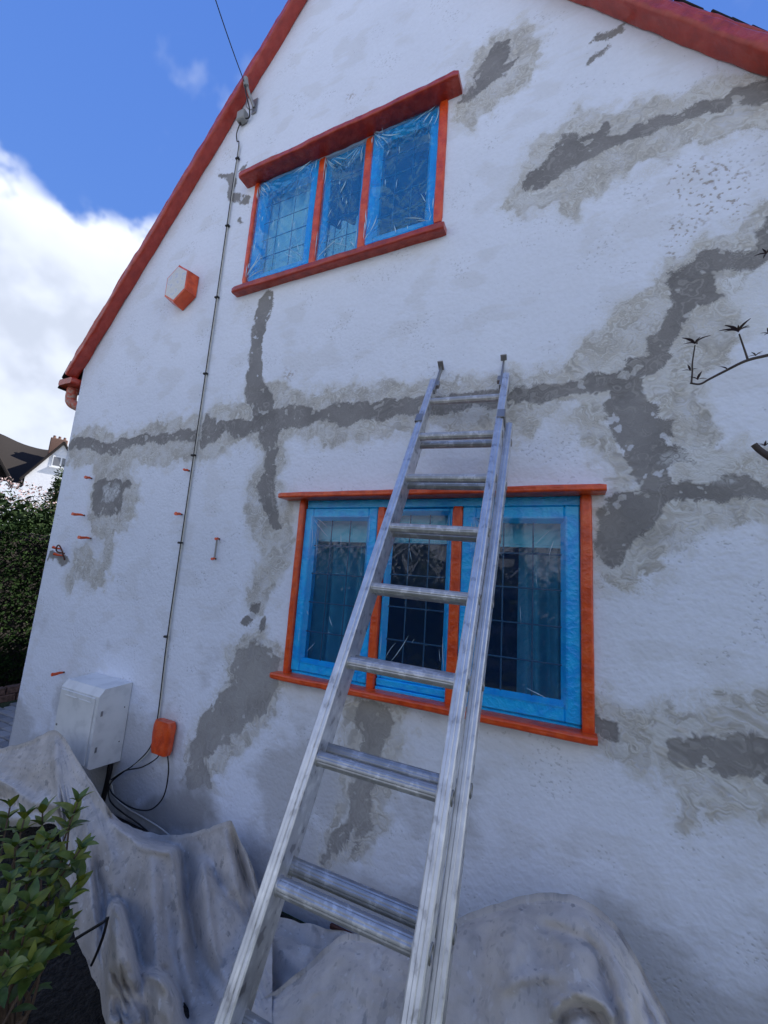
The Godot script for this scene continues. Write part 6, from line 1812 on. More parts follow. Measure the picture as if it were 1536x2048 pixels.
	sheet.append(vectors([-2.461, 0.194, 0.464, -2.446, 0.178, 0.471, -2.439, 0.152, 0.47, -2.425, 0.128, 0.475, -2.399, 0.111, 0.487, -2.369, 0.094, 0.502, -2.342, 0.077, 0.516, -2.322, 0.054, 0.524, -2.308, 0.028, 0.528, -2.297, -0.001, 0.53, -2.282, -0.028, 0.534, -2.267, -0.054, 0.539, -2.253, -0.082, 0.543, -2.237, -0.107, 0.548, -2.218, -0.131, 0.555, -2.203, -0.157, 0.56, -2.183, -0.18, 0.568, -2.139, -0.181, 0.594, -2.082, -0.17, 0.631, -1.993, -0.13, 0.692, -1.907, -0.09, 0.75, -1.848, -0.072, 0.789, -1.821, -0.08, 0.805, -1.764, -0.06, 0.842, -1.725, -0.056, 0.867, -1.712, -0.075, 0.871, -1.702, -0.097, 0.873, -1.702, -0.129, 0.868, -1.665, -0.123, 0.891, -1.651, -0.14, 0.897, -1.636, -0.155, 0.904, -1.631, -0.182, 0.902]))
	sheet.append(vectors([-2.417, 0.165, 0.46, -2.441, 0.126, 0.439, -2.4, 0.123, 0.464, -2.375, 0.107, 0.477, -2.354, 0.089, 0.486, -2.33, 0.071, 0.498, -2.306, 0.053, 0.509, -2.284, 0.034, 0.52, -2.266, 0.012, 0.527, -2.252, -0.014, 0.531, -2.237, -0.039, 0.536, -2.223, -0.064, 0.541, -2.208, -0.088, 0.546, -2.194, -0.113, 0.55, -2.184, -0.143, 0.551, -2.09, -0.102, 0.616, -1.896, 0.024, 0.757, -1.778, 0.091, 0.842, -1.719, 0.111, 0.881, -1.699, 0.099, 0.892, -1.682, 0.084, 0.899, -1.679, 0.057, 0.897, -1.674, 0.032, 0.895, -1.653, 0.022, 0.907, -1.649, -0.004, 0.905, -1.632, -0.017, 0.913, -1.636, -0.051, 0.905, -1.645, -0.09, 0.892, -1.621, -0.095, 0.906, -1.595, -0.098, 0.922, -1.559, -0.088, 0.946, -1.557, -0.116, 0.942]))
	sheet.append(vectors([-2.562, 0.039, 0.322, -2.411, 0.107, 0.428, -2.349, 0.118, 0.469, -2.337, 0.096, 0.473, -2.322, 0.073, 0.478, -2.302, 0.055, 0.488, -2.282, 0.035, 0.497, -2.258, 0.018, 0.509, -2.239, -0.002, 0.518, -2.224, -0.025, 0.523, -2.207, -0.047, 0.53, -2.193, -0.072, 0.534, -2.177, -0.095, 0.54, -2.168, -0.123, 0.541, -2.114, -0.115, 0.577, -1.716, 0.179, 0.877, -1.674, 0.186, 0.905, -1.646, 0.182, 0.921, -1.625, 0.172, 0.932, -1.611, 0.157, 0.939, -1.6, 0.139, 0.943, -1.594, 0.116, 0.942, -1.594, 0.088, 0.938, -1.593, 0.06, 0.933, -1.662, -0.036, 0.873, -1.64, -0.043, 0.886, -1.625, -0.057, 0.893, -1.641, -0.104, 0.875, -1.624, -0.116, 0.884, -1.596, -0.116, 0.901, -1.532, -0.076, 0.948, -1.532, -0.103, 0.944]))
	sheet.append(vectors([-2.496, 0.038, 0.336, -2.369, 0.095, 0.427, -2.306, 0.108, 0.469, -2.295, 0.086, 0.473, -2.282, 0.064, 0.477, -2.266, 0.043, 0.484, -2.248, 0.023, 0.492, -2.23, 0.003, 0.5, -2.214, -0.019, 0.506, -2.196, -0.04, 0.514, -2.182, -0.063, 0.519, -2.167, -0.086, 0.525, -2.154, -0.11, 0.528, -2.144, -0.137, 0.53, -1.966, -0.025, 0.663, -1.698, 0.169, 0.868, -1.654, 0.178, 0.898, -1.629, 0.172, 0.912, -1.612, 0.16, 0.921, -1.597, 0.145, 0.928, -1.585, 0.129, 0.933, -1.577, 0.109, 0.935, -1.569, 0.089, 0.936, -1.57, 0.06, 0.93, -1.595, 0.007, 0.906, -1.65, -0.078, 0.856, -1.605, -0.06, 0.888, -1.631, -0.116, 0.861, -1.602, -0.116, 0.88, -1.592, -0.133, 0.883, -1.507, -0.069, 0.948, -1.623, -0.227, 0.847]))
	sheet.append(vectors([-2.564, -0.036, 0.252, -2.369, 0.064, 0.396, -2.266, 0.103, 0.469, -2.255, 0.081, 0.472, -2.242, 0.059, 0.477, -2.227, 0.037, 0.483, -2.213, 0.014, 0.488, -2.198, -0.008, 0.494, -2.181, -0.03, 0.501, -2.165, -0.052, 0.508, -2.149, -0.074, 0.514, -2.135, -0.098, 0.519, -2.123, -0.124, 0.522, -2.106, -0.145, 0.53, -2.03, -0.116, 0.584, -1.887, -0.028, 0.692, -1.723, 0.084, 0.818, -1.643, 0.126, 0.877, -1.609, 0.128, 0.9, -1.588, 0.119, 0.912, -1.571, 0.107, 0.921, -1.559, 0.091, 0.926, -1.55, 0.071, 0.928, -1.622, -0.03, 0.864, -1.638, -0.076, 0.846, -1.594, -0.06, 0.877, -1.621, -0.119, 0.849, -1.573, -0.097, 0.884, -1.572, -0.125, 0.88, -1.492, -0.066, 0.942, -1.651, -0.275, 0.803, -1.74, -0.409, 0.722]))
	sheet.append(vectors([-2.579, -0.071, 0.206, -2.429, 0.002, 0.318, -2.246, 0.095, 0.455, -2.217, 0.085, 0.473, -2.204, 0.062, 0.477, -2.189, 0.041, 0.484, -2.176, 0.018, 0.488, -2.162, -0.005, 0.493, -2.147, -0.028, 0.5, -2.131, -0.051, 0.506, -2.118, -0.075, 0.51, -2.103, -0.098, 0.516, -2.092, -0.124, 0.519, -2.079, -0.149, 0.523, -2.063, -0.171, 0.53, -2.039, -0.186, 0.543, -1.948, -0.14, 0.611, -1.793, -0.033, 0.732, -1.683, 0.037, 0.817, -1.608, 0.078, 0.874, -1.574, 0.081, 0.897, -1.554, 0.072, 0.908, -1.567, 0.03, 0.892, -1.543, 0.026, 0.908, -1.623, -0.086, 0.836, -1.586, -0.078, 0.861, -1.596, -0.119, 0.847, -1.573, -0.123, 0.862, -1.546, -0.123, 0.88, -1.477, -0.075, 0.933, -1.72, -0.383, 0.72, -1.715, -0.411, 0.718]))
	sheet.append(vectors([-2.552, -0.087, 0.192, -2.401, -0.012, 0.306, -2.205, 0.093, 0.456, -2.175, 0.084, 0.475, -2.161, 0.064, 0.481, -2.145, 0.043, 0.488, -2.131, 0.021, 0.494, -2.116, 0, 0.5, -2.103, -0.023, 0.505, -2.091, -0.048, 0.509, -2.078, -0.072, 0.513, -2.066, -0.097, 0.517, -2.052, -0.119, 0.523, -2.036, -0.141, 0.529, -2.021, -0.163, 0.536, -2.002, -0.181, 0.545, -1.977, -0.194, 0.56, -1.936, -0.191, 0.588, -1.852, -0.146, 0.653, -1.747, -0.079, 0.734, -1.654, -0.02, 0.807, -1.594, 0.009, 0.852, -1.575, 0, 0.864, -1.56, -0.014, 0.872, -1.573, -0.057, 0.855, -1.588, -0.103, 0.837, -1.564, -0.107, 0.853, -1.547, -0.118, 0.862, -1.5, -0.094, 0.898, -1.474, -0.094, 0.915, -1.699, -0.385, 0.714, -1.686, -0.403, 0.719]))
	sheet.append(vectors([-2.526, -0.094, 0.178, -2.436, -0.059, 0.246, -2.206, 0.07, 0.426, -2.135, 0.091, 0.478, -2.124, 0.068, 0.481, -2.111, 0.047, 0.487, -2.098, 0.025, 0.492, -2.083, 0.004, 0.499, -2.071, -0.02, 0.502, -2.059, -0.044, 0.507, -2.045, -0.067, 0.512, -2.033, -0.091, 0.516, -2.019, -0.113, 0.522, -2.005, -0.135, 0.528, -1.987, -0.154, 0.537, -1.967, -0.171, 0.547, -1.948, -0.188, 0.558, -1.925, -0.201, 0.571, -1.905, -0.217, 0.582, -1.879, -0.226, 0.598, -1.821, -0.203, 0.642, -1.712, -0.126, 0.73, -1.627, -0.071, 0.797, -1.579, -0.051, 0.834, -1.579, -0.081, 0.829, -1.565, -0.096, 0.836, -1.56, -0.12, 0.835, -1.524, -0.109, 0.861, -1.503, -0.114, 0.875, -1.491, -0.13, 0.88, -1.657, -0.354, 0.728, -1.643, -0.37, 0.735]))
	sheet.append(vectors([-2.492, -0.097, 0.171, -2.443, -0.088, 0.207, -2.229, 0.031, 0.376, -2.094, 0.098, 0.482, -2.085, 0.075, 0.484, -2.075, 0.051, 0.487, -2.063, 0.029, 0.492, -2.048, 0.008, 0.498, -2.036, -0.015, 0.503, -2.021, -0.036, 0.51, -2.005, -0.057, 0.517, -1.991, -0.079, 0.523, -1.977, -0.101, 0.529, -1.964, -0.124, 0.534, -1.948, -0.144, 0.542, -1.93, -0.162, 0.551, -1.912, -0.179, 0.561, -1.889, -0.192, 0.575, -1.863, -0.201, 0.591, -1.835, -0.207, 0.61, -1.808, -0.215, 0.627, -1.771, -0.21, 0.654, -1.676, -0.144, 0.731, -1.608, -0.104, 0.785, -1.579, -0.103, 0.806, -1.555, -0.106, 0.822, -1.547, -0.128, 0.824, -1.509, -0.115, 0.852, -1.487, -0.118, 0.867, -1.498, -0.16, 0.852, -1.551, -0.254, 0.799, -1.542, -0.272, 0.802]))
	sheet.append(vectors([-2.456, -0.097, 0.166, -2.422, -0.098, 0.19, -2.215, 0.019, 0.357, -2.048, 0.11, 0.491, -2.04, 0.086, 0.492, -2.026, 0.066, 0.499, -2.007, 0.05, 0.509, -1.989, 0.033, 0.519, -1.971, 0.016, 0.529, -1.955, -0.003, 0.537, -1.94, -0.024, 0.544, -1.925, -0.044, 0.552, -1.913, -0.066, 0.556, -1.899, -0.087, 0.562, -1.885, -0.107, 0.569, -1.87, -0.127, 0.576, -1.85, -0.141, 0.588, -1.827, -0.153, 0.602, -1.804, -0.164, 0.617, -1.776, -0.169, 0.636, -1.753, -0.179, 0.65, -1.722, -0.18, 0.672, -1.579, -0.061, 0.794, -1.559, -0.07, 0.806, -1.543, -0.082, 0.815, -1.536, -0.103, 0.817, -1.531, -0.128, 0.816, -1.521, -0.146, 0.82, -1.507, -0.159, 0.828, -1.489, -0.168, 0.839, -1.49, -0.198, 0.833, -1.477, -0.212, 0.84]))
	sheet.append(vectors([-2.422, -0.09, 0.161, -2.402, -0.1, 0.174, -2.27, -0.036, 0.28, -2.007, 0.125, 0.497, -1.996, 0.105, 0.502, -1.978, 0.088, 0.512, -1.956, 0.075, 0.526, -1.934, 0.062, 0.539, -1.914, 0.047, 0.551, -1.898, 0.028, 0.559, -1.883, 0.008, 0.567, -1.868, -0.011, 0.574, -1.856, -0.033, 0.579, -1.843, -0.053, 0.585, -1.829, -0.073, 0.592, -1.814, -0.092, 0.599, -1.795, -0.106, 0.61, -1.773, -0.118, 0.624, -1.753, -0.131, 0.637, -1.729, -0.139, 0.652, -1.71, -0.152, 0.664, -1.678, -0.151, 0.687, -1.506, 0, 0.837, -1.511, -0.035, 0.827, -1.497, -0.048, 0.835, -1.486, -0.065, 0.84, -1.479, -0.086, 0.841, -1.474, -0.109, 0.841, -1.471, -0.134, 0.839, -1.465, -0.156, 0.84, -1.454, -0.172, 0.845, -1.44, -0.183, 0.853]))
	sheet.append(vectors([-2.385, -0.089, 0.158, -2.363, -0.098, 0.172, -2.218, -0.022, 0.292, -1.977, 0.126, 0.494, -1.968, 0.104, 0.496, -1.951, 0.087, 0.506, -1.93, 0.074, 0.52, -1.909, 0.059, 0.532, -1.889, 0.044, 0.544, -1.873, 0.026, 0.553, -1.858, 0.007, 0.56, -1.842, -0.011, 0.569, -1.828, -0.031, 0.576, -1.811, -0.048, 0.585, -1.794, -0.064, 0.595, -1.777, -0.081, 0.605, -1.755, -0.092, 0.619, -1.731, -0.101, 0.635, -1.71, -0.113, 0.648, -1.687, -0.12, 0.664, -1.67, -0.135, 0.674, -1.614, -0.107, 0.72, -1.458, 0.029, 0.858, -1.466, -0.007, 0.846, -1.459, -0.028, 0.848, -1.448, -0.044, 0.852, -1.441, -0.065, 0.854, -1.436, -0.087, 0.854, -1.431, -0.11, 0.854, -1.425, -0.131, 0.855, -1.418, -0.151, 0.856, -1.455, -0.226, 0.816]))
	sheet.append(vectors([-2.346, -0.087, 0.156, -2.324, -0.096, 0.17, -2.168, -0.011, 0.301, -1.953, 0.122, 0.485, -1.946, 0.098, 0.486, -1.932, 0.079, 0.493, -1.915, 0.062, 0.503, -1.896, 0.047, 0.515, -1.88, 0.028, 0.523, -1.865, 0.009, 0.531, -1.851, -0.011, 0.538, -1.836, -0.03, 0.547, -1.821, -0.049, 0.554, -1.805, -0.066, 0.564, -1.786, -0.082, 0.574, -1.769, -0.098, 0.584, -1.746, -0.109, 0.6, -1.722, -0.117, 0.616, -1.698, -0.125, 0.633, -1.676, -0.134, 0.648, -1.657, -0.146, 0.66, -1.602, -0.12, 0.706, -1.423, 0.044, 0.867, -1.427, 0.012, 0.859, -1.433, -0.022, 0.849, -1.422, -0.038, 0.854, -1.411, -0.054, 0.859, -1.408, -0.078, 0.858, -1.404, -0.102, 0.856, -1.399, -0.124, 0.857, -1.393, -0.145, 0.858, -1.477, -0.281, 0.771]))
	sheet.append(vectors([-2.31, -0.077, 0.153, -2.295, -0.091, 0.162, -2.199, -0.049, 0.243, -1.933, 0.122, 0.474, -1.924, 0.101, 0.478, -1.916, 0.077, 0.479, -1.903, 0.056, 0.486, -1.889, 0.037, 0.493, -1.875, 0.016, 0.5, -1.861, -0.003, 0.507, -1.849, -0.025, 0.513, -1.834, -0.044, 0.521, -1.819, -0.064, 0.529, -1.802, -0.081, 0.538, -1.784, -0.097, 0.549, -1.766, -0.113, 0.56, -1.745, -0.125, 0.574, -1.721, -0.134, 0.591, -1.698, -0.142, 0.607, -1.676, -0.153, 0.622, -1.656, -0.164, 0.635, -1.65, -0.189, 0.636, -1.485, -0.039, 0.787, -1.407, 0.019, 0.857, -1.413, -0.016, 0.846, -1.405, -0.035, 0.849, -1.396, -0.053, 0.853, -1.392, -0.077, 0.851, -1.391, -0.103, 0.847, -1.387, -0.127, 0.846, -1.378, -0.145, 0.85, -1.456, -0.272, 0.769]))
	sheet.append(vectors([-2.273, -0.067, 0.151, -2.26, -0.082, 0.159, -2.206, -0.072, 0.203, -1.921, 0.117, 0.456, -1.895, 0.108, 0.475, -1.889, 0.083, 0.475, -1.878, 0.061, 0.48, -1.865, 0.041, 0.487, -1.852, 0.02, 0.493, -1.838, 0, 0.5, -1.826, -0.021, 0.506, -1.812, -0.041, 0.513, -1.802, -0.065, 0.517, -1.791, -0.087, 0.522, -1.777, -0.107, 0.529, -1.762, -0.126, 0.537, -1.743, -0.14, 0.55, -1.721, -0.151, 0.565, -1.698, -0.16, 0.581, -1.676, -0.17, 0.597, -1.651, -0.177, 0.614, -1.643, -0.2, 0.617, -1.6, -0.185, 0.653, -1.457, -0.054, 0.786, -1.404, -0.022, 0.833, -1.393, -0.039, 0.838, -1.384, -0.055, 0.842, -1.373, -0.071, 0.848, -1.368, -0.092, 0.848, -1.368, -0.121, 0.844, -1.366, -0.147, 0.84, -1.433, -0.262, 0.769]))
	sheet.append(vectors([-2.236, -0.056, 0.151, -2.224, -0.072, 0.158, -2.197, -0.082, 0.177, -1.951, 0.078, 0.399, -1.873, 0.11, 0.466, -1.855, 0.095, 0.477, -1.839, 0.078, 0.487, -1.822, 0.061, 0.498, -1.809, 0.041, 0.504, -1.797, 0.02, 0.51, -1.785, -0.001, 0.516, -1.775, -0.024, 0.52, -1.766, -0.049, 0.523, -1.757, -0.073, 0.526, -1.745, -0.094, 0.532, -1.733, -0.116, 0.537, -1.718, -0.133, 0.546, -1.702, -0.15, 0.555, -1.685, -0.165, 0.567, -1.671, -0.184, 0.574, -1.65, -0.193, 0.59, -1.628, -0.202, 0.605, -1.619, -0.225, 0.609, -1.575, -0.207, 0.646, -1.456, -0.101, 0.758, -1.4, -0.064, 0.809, -1.384, -0.073, 0.82, -1.374, -0.09, 0.824, -1.364, -0.106, 0.83, -1.356, -0.124, 0.833, -1.354, -0.15, 0.83, -1.401, -0.241, 0.777]))
	sheet.append(vectors([-2.198, -0.045, 0.152, -2.187, -0.061, 0.158, -2.17, -0.078, 0.168, -2.093, -0.049, 0.235, -2.027, -0.028, 0.292, -1.953, -0.001, 0.356, -1.914, 0, 0.387, -1.847, 0.024, 0.445, -1.812, 0.022, 0.472, -1.785, 0.014, 0.493, -1.763, 0.002, 0.509, -1.746, -0.014, 0.52, -1.735, -0.036, 0.525, -1.726, -0.06, 0.528, -1.715, -0.083, 0.532, -1.705, -0.106, 0.536, -1.691, -0.124, 0.544, -1.676, -0.142, 0.554, -1.659, -0.157, 0.565, -1.646, -0.176, 0.572, -1.634, -0.196, 0.578, -1.621, -0.213, 0.586, -1.602, -0.226, 0.598, -1.592, -0.246, 0.604, -1.554, -0.235, 0.635, -1.491, -0.19, 0.694, -1.436, -0.155, 0.744, -1.401, -0.141, 0.774, -1.373, -0.136, 0.798, -1.359, -0.146, 0.808, -1.353, -0.167, 0.809, -1.374, -0.225, 0.782]))
	sheet.append(vectors([-2.159, -0.033, 0.153, -2.149, -0.049, 0.159, -2.135, -0.068, 0.166, -2.118, -0.086, 0.178, -2.103, -0.108, 0.186, -2.082, -0.124, 0.201, -2.061, -0.141, 0.215, -2.02, -0.142, 0.248, -1.974, -0.137, 0.287, -1.93, -0.133, 0.323, -1.865, -0.109, 0.38, -1.811, -0.093, 0.427, -1.769, -0.086, 0.463, -1.723, -0.075, 0.502, -1.699, -0.085, 0.52, -1.686, -0.104, 0.528, -1.675, -0.126, 0.533, -1.661, -0.145, 0.541, -1.643, -0.158, 0.553, -1.627, -0.174, 0.563, -1.611, -0.189, 0.574, -1.597, -0.206, 0.583, -1.583, -0.223, 0.591, -1.569, -0.24, 0.599, -1.562, -0.264, 0.601, -1.543, -0.274, 0.615, -1.511, -0.266, 0.642, -1.464, -0.239, 0.686, -1.415, -0.208, 0.731, -1.376, -0.187, 0.767, -1.36, -0.197, 0.778, -1.356, -0.221, 0.777]))
	sheet.append(vectors([-2.122, -0.013, 0.155, -2.113, -0.03, 0.159, -2.101, -0.05, 0.166, -2.086, -0.07, 0.175, -2.071, -0.091, 0.184, -2.058, -0.115, 0.191, -2.041, -0.136, 0.201, -2.027, -0.159, 0.209, -2.012, -0.183, 0.217, -1.997, -0.206, 0.226, -1.974, -0.222, 0.242, -1.944, -0.23, 0.266, -1.871, -0.197, 0.332, -1.802, -0.166, 0.395, -1.755, -0.155, 0.436, -1.717, -0.15, 0.468, -1.678, -0.145, 0.502, -1.662, -0.161, 0.512, -1.645, -0.177, 0.523, -1.623, -0.186, 0.54, -1.601, -0.194, 0.558, -1.58, -0.204, 0.573, -1.561, -0.216, 0.587, -1.545, -0.229, 0.598, -1.531, -0.244, 0.607, -1.518, -0.262, 0.615, -1.512, -0.287, 0.616, -1.489, -0.29, 0.634, -1.435, -0.253, 0.685, -1.395, -0.231, 0.723, -1.367, -0.225, 0.747, -1.346, -0.226, 0.765]))
	sheet.append(vectors([-2.081, 0.001, 0.159, -2.072, -0.016, 0.164, -2.06, -0.035, 0.171, -2.045, -0.055, 0.18, -2.031, -0.076, 0.189, -2.018, -0.1, 0.195, -2.003, -0.122, 0.205, -1.99, -0.146, 0.211, -1.975, -0.169, 0.22, -1.953, -0.186, 0.236, -1.903, -0.175, 0.28, -1.852, -0.163, 0.325, -1.81, -0.158, 0.362, -1.793, -0.176, 0.373, -1.775, -0.194, 0.385, -1.755, -0.209, 0.399, -1.725, -0.212, 0.425, -1.692, -0.213, 0.452, -1.658, -0.21, 0.482, -1.634, -0.217, 0.501, -1.607, -0.221, 0.523, -1.577, -0.221, 0.549, -1.55, -0.222, 0.571, -1.529, -0.23, 0.588, -1.511, -0.24, 0.602, -1.495, -0.254, 0.613, -1.477, -0.264, 0.626, -1.451, -0.263, 0.648, -1.424, -0.259, 0.672, -1.385, -0.239, 0.708, -1.357, -0.232, 0.733, -1.332, -0.227, 0.756]))
	sheet.append(vectors([-2.044, 0.022, 0.162, -2.037, 0.003, 0.166, -2.025, -0.017, 0.172, -2.008, -0.035, 0.183, -1.993, -0.055, 0.193, -1.977, -0.076, 0.203, -1.961, -0.097, 0.213, -1.935, -0.11, 0.234, -1.896, -0.11, 0.268, -1.826, -0.081, 0.333, -1.786, -0.079, 0.368, -1.763, -0.091, 0.386, -1.749, -0.113, 0.394, -1.734, -0.133, 0.403, -1.723, -0.156, 0.409, -1.712, -0.179, 0.415, -1.702, -0.204, 0.419, -1.69, -0.227, 0.425, -1.669, -0.239, 0.442, -1.637, -0.238, 0.469, -1.613, -0.246, 0.488, -1.586, -0.248, 0.512, -1.552, -0.242, 0.542, -1.521, -0.24, 0.569, -1.498, -0.244, 0.588, -1.478, -0.251, 0.604, -1.451, -0.25, 0.628, -1.415, -0.236, 0.661, -1.391, -0.235, 0.682, -1.364, -0.23, 0.706, -1.338, -0.226, 0.73, -1.312, -0.22, 0.753]))
	sheet.append(vectors([-2.005, 0.044, 0.168, -2.001, 0.023, 0.168, -1.994, -0.001, 0.169, -1.977, -0.019, 0.182, -1.958, -0.037, 0.195, -1.938, -0.053, 0.21, -1.874, -0.033, 0.27, -1.799, 0, 0.341, -1.756, 0.004, 0.379, -1.726, -0.002, 0.405, -1.713, -0.023, 0.413, -1.7, -0.043, 0.421, -1.688, -0.067, 0.427, -1.676, -0.089, 0.434, -1.666, -0.112, 0.439, -1.656, -0.137, 0.443, -1.648, -0.163, 0.446, -1.64, -0.189, 0.449, -1.631, -0.214, 0.452, -1.619, -0.235, 0.46, -1.593, -0.241, 0.481, -1.57, -0.248, 0.5, -1.551, -0.261, 0.514, -1.522, -0.259, 0.54, -1.486, -0.248, 0.574, -1.457, -0.244, 0.6, -1.428, -0.24, 0.627, -1.39, -0.223, 0.663, -1.364, -0.22, 0.686, -1.341, -0.219, 0.707, -1.315, -0.216, 0.73, -1.29, -0.21, 0.753]))
	sheet.append(vectors([-1.963, 0.069, 0.177, -1.956, 0.05, 0.179, -1.948, 0.026, 0.182, -1.937, 0.004, 0.188, -1.925, -0.019, 0.195, -1.903, -0.035, 0.212, -1.813, 0.01, 0.301, -1.724, 0.055, 0.388, -1.69, 0.053, 0.418, -1.67, 0.039, 0.434, -1.654, 0.021, 0.445, -1.641, 0, 0.453, -1.629, -0.021, 0.46, -1.619, -0.045, 0.465, -1.61, -0.069, 0.469, -1.601, -0.095, 0.472, -1.594, -0.12, 0.475, -1.586, -0.147, 0.477, -1.581, -0.175, 0.477, -1.575, -0.203, 0.478, -1.565, -0.226, 0.482, -1.542, -0.234, 0.502, -1.514, -0.234, 0.527, -1.5, -0.251, 0.537, -1.473, -0.251, 0.561, -1.44, -0.244, 0.591, -1.405, -0.23, 0.625, -1.37, -0.217, 0.659, -1.335, -0.201, 0.693, -1.317, -0.208, 0.708, -1.293, -0.205, 0.73, -1.268, -0.2, 0.753]))
	sheet.append(vectors([-1.919, 0.086, 0.186, -1.91, 0.069, 0.192, -1.899, 0.049, 0.198, -1.886, 0.029, 0.207, -1.877, 0.003, 0.21, -1.864, -0.019, 0.218, -1.827, -0.021, 0.252, -1.762, 0.003, 0.315, -1.7, 0.026, 0.376, -1.662, 0.028, 0.411, -1.64, 0.016, 0.429, -1.624, -0.001, 0.441, -1.604, -0.014, 0.457, -1.587, -0.031, 0.469, -1.569, -0.046, 0.483, -1.554, -0.064, 0.494, -1.543, -0.085, 0.501, -1.533, -0.108, 0.505, -1.531, -0.139, 0.502, -1.529, -0.17, 0.499, -1.525, -0.2, 0.497, -1.516, -0.224, 0.501, -1.49, -0.226, 0.525, -1.46, -0.223, 0.552, -1.447, -0.239, 0.562, -1.421, -0.239, 0.585, -1.384, -0.223, 0.622, -1.351, -0.212, 0.654, -1.312, -0.19, 0.694, -1.292, -0.195, 0.71, -1.271, -0.195, 0.73, -1.247, -0.191, 0.753]))
	sheet.append(vectors([-1.878, 0.119, 0.197, -1.869, 0.101, 0.202, -1.857, 0.082, 0.21, -1.842, 0.063, 0.221, -1.828, 0.042, 0.23, -1.817, 0.018, 0.236, -1.802, -0.003, 0.247, -1.785, -0.023, 0.259, -1.76, -0.035, 0.281, -1.705, -0.019, 0.334, -1.653, -0.004, 0.385, -1.629, -0.014, 0.406, -1.612, -0.032, 0.418, -1.593, -0.047, 0.434, -1.573, -0.061, 0.449, -1.554, -0.075, 0.465, -1.536, -0.089, 0.48, -1.517, -0.103, 0.495, -1.497, -0.114, 0.511, -1.486, -0.136, 0.517, -1.484, -0.168, 0.514, -1.483, -0.2, 0.51, -1.469, -0.218, 0.519, -1.438, -0.212, 0.55, -1.409, -0.209, 0.577, -1.396, -0.226, 0.586, -1.369, -0.224, 0.612, -1.331, -0.205, 0.65, -1.294, -0.186, 0.688, -1.268, -0.181, 0.713, -1.249, -0.184, 0.73, -1.225, -0.181, 0.753]))
	sheet.append(vectors([-1.834, 0.145, 0.209, -1.824, 0.129, 0.216, -1.81, 0.112, 0.227, -1.793, 0.094, 0.24, -1.777, 0.075, 0.252, -1.762, 0.055, 0.262, -1.749, 0.032, 0.271, -1.736, 0.01, 0.279, -1.729, -0.019, 0.281, -1.724, -0.05, 0.281, -1.686, -0.05, 0.316, -1.627, -0.027, 0.376, -1.603, -0.037, 0.398, -1.585, -0.053, 0.412, -1.569, -0.071, 0.424, -1.552, -0.089, 0.437, -1.536, -0.106, 0.449, -1.519, -0.122, 0.462, -1.501, -0.135, 0.478, -1.48, -0.146, 0.496, -1.457, -0.153, 0.516, -1.448, -0.176, 0.521, -1.437, -0.197, 0.528, -1.417, -0.206, 0.545, -1.388, -0.202, 0.574, -1.362, -0.201, 0.598, -1.347, -0.214, 0.61, -1.311, -0.198, 0.647, -1.278, -0.184, 0.681, -1.242, -0.164, 0.719, -1.227, -0.173, 0.731, -1.204, -0.171, 0.753]))
	sheet.append(vectors([-1.791, 0.17, 0.222, -1.78, 0.156, 0.231, -1.763, 0.141, 0.244, -1.744, 0.125, 0.259, -1.73, 0.106, 0.27, -1.717, 0.084, 0.279, -1.706, 0.06, 0.285, -1.695, 0.035, 0.292, -1.684, 0.01, 0.298, -1.675, -0.016, 0.302, -1.663, -0.041, 0.31, -1.641, -0.054, 0.329, -1.592, -0.041, 0.378, -1.574, -0.057, 0.393, -1.555, -0.072, 0.409, -1.537, -0.088, 0.423, -1.521, -0.106, 0.435, -1.506, -0.124, 0.447, -1.491, -0.142, 0.458, -1.477, -0.161, 0.469, -1.458, -0.173, 0.485, -1.431, -0.174, 0.511, -1.403, -0.174, 0.538, -1.387, -0.187, 0.552, -1.369, -0.198, 0.567, -1.341, -0.193, 0.595, -1.32, -0.198, 0.615, -1.296, -0.199, 0.637, -1.26, -0.179, 0.676, -1.22, -0.154, 0.719, -1.204, -0.162, 0.732, -1.183, -0.161, 0.753]))
	sheet.append(vectors([-1.757, 0.189, 0.225, -1.75, 0.171, 0.229, -1.735, 0.155, 0.241, -1.717, 0.139, 0.256, -1.701, 0.121, 0.269, -1.687, 0.099, 0.279, -1.674, 0.077, 0.288, -1.663, 0.053, 0.294, -1.651, 0.029, 0.303, -1.64, 0.004, 0.308, -1.63, -0.022, 0.314, -1.62, -0.048, 0.32, -1.603, -0.067, 0.333, -1.565, -0.063, 0.371, -1.547, -0.08, 0.386, -1.53, -0.097, 0.4, -1.514, -0.114, 0.413, -1.498, -0.132, 0.426, -1.481, -0.148, 0.44, -1.459, -0.157, 0.46, -1.437, -0.166, 0.48, -1.413, -0.171, 0.503, -1.388, -0.174, 0.527, -1.362, -0.175, 0.552, -1.344, -0.185, 0.568, -1.321, -0.188, 0.59, -1.297, -0.188, 0.614, -1.279, -0.195, 0.631, -1.241, -0.174, 0.672, -1.201, -0.148, 0.715, -1.182, -0.15, 0.734, -1.162, -0.152, 0.753]))
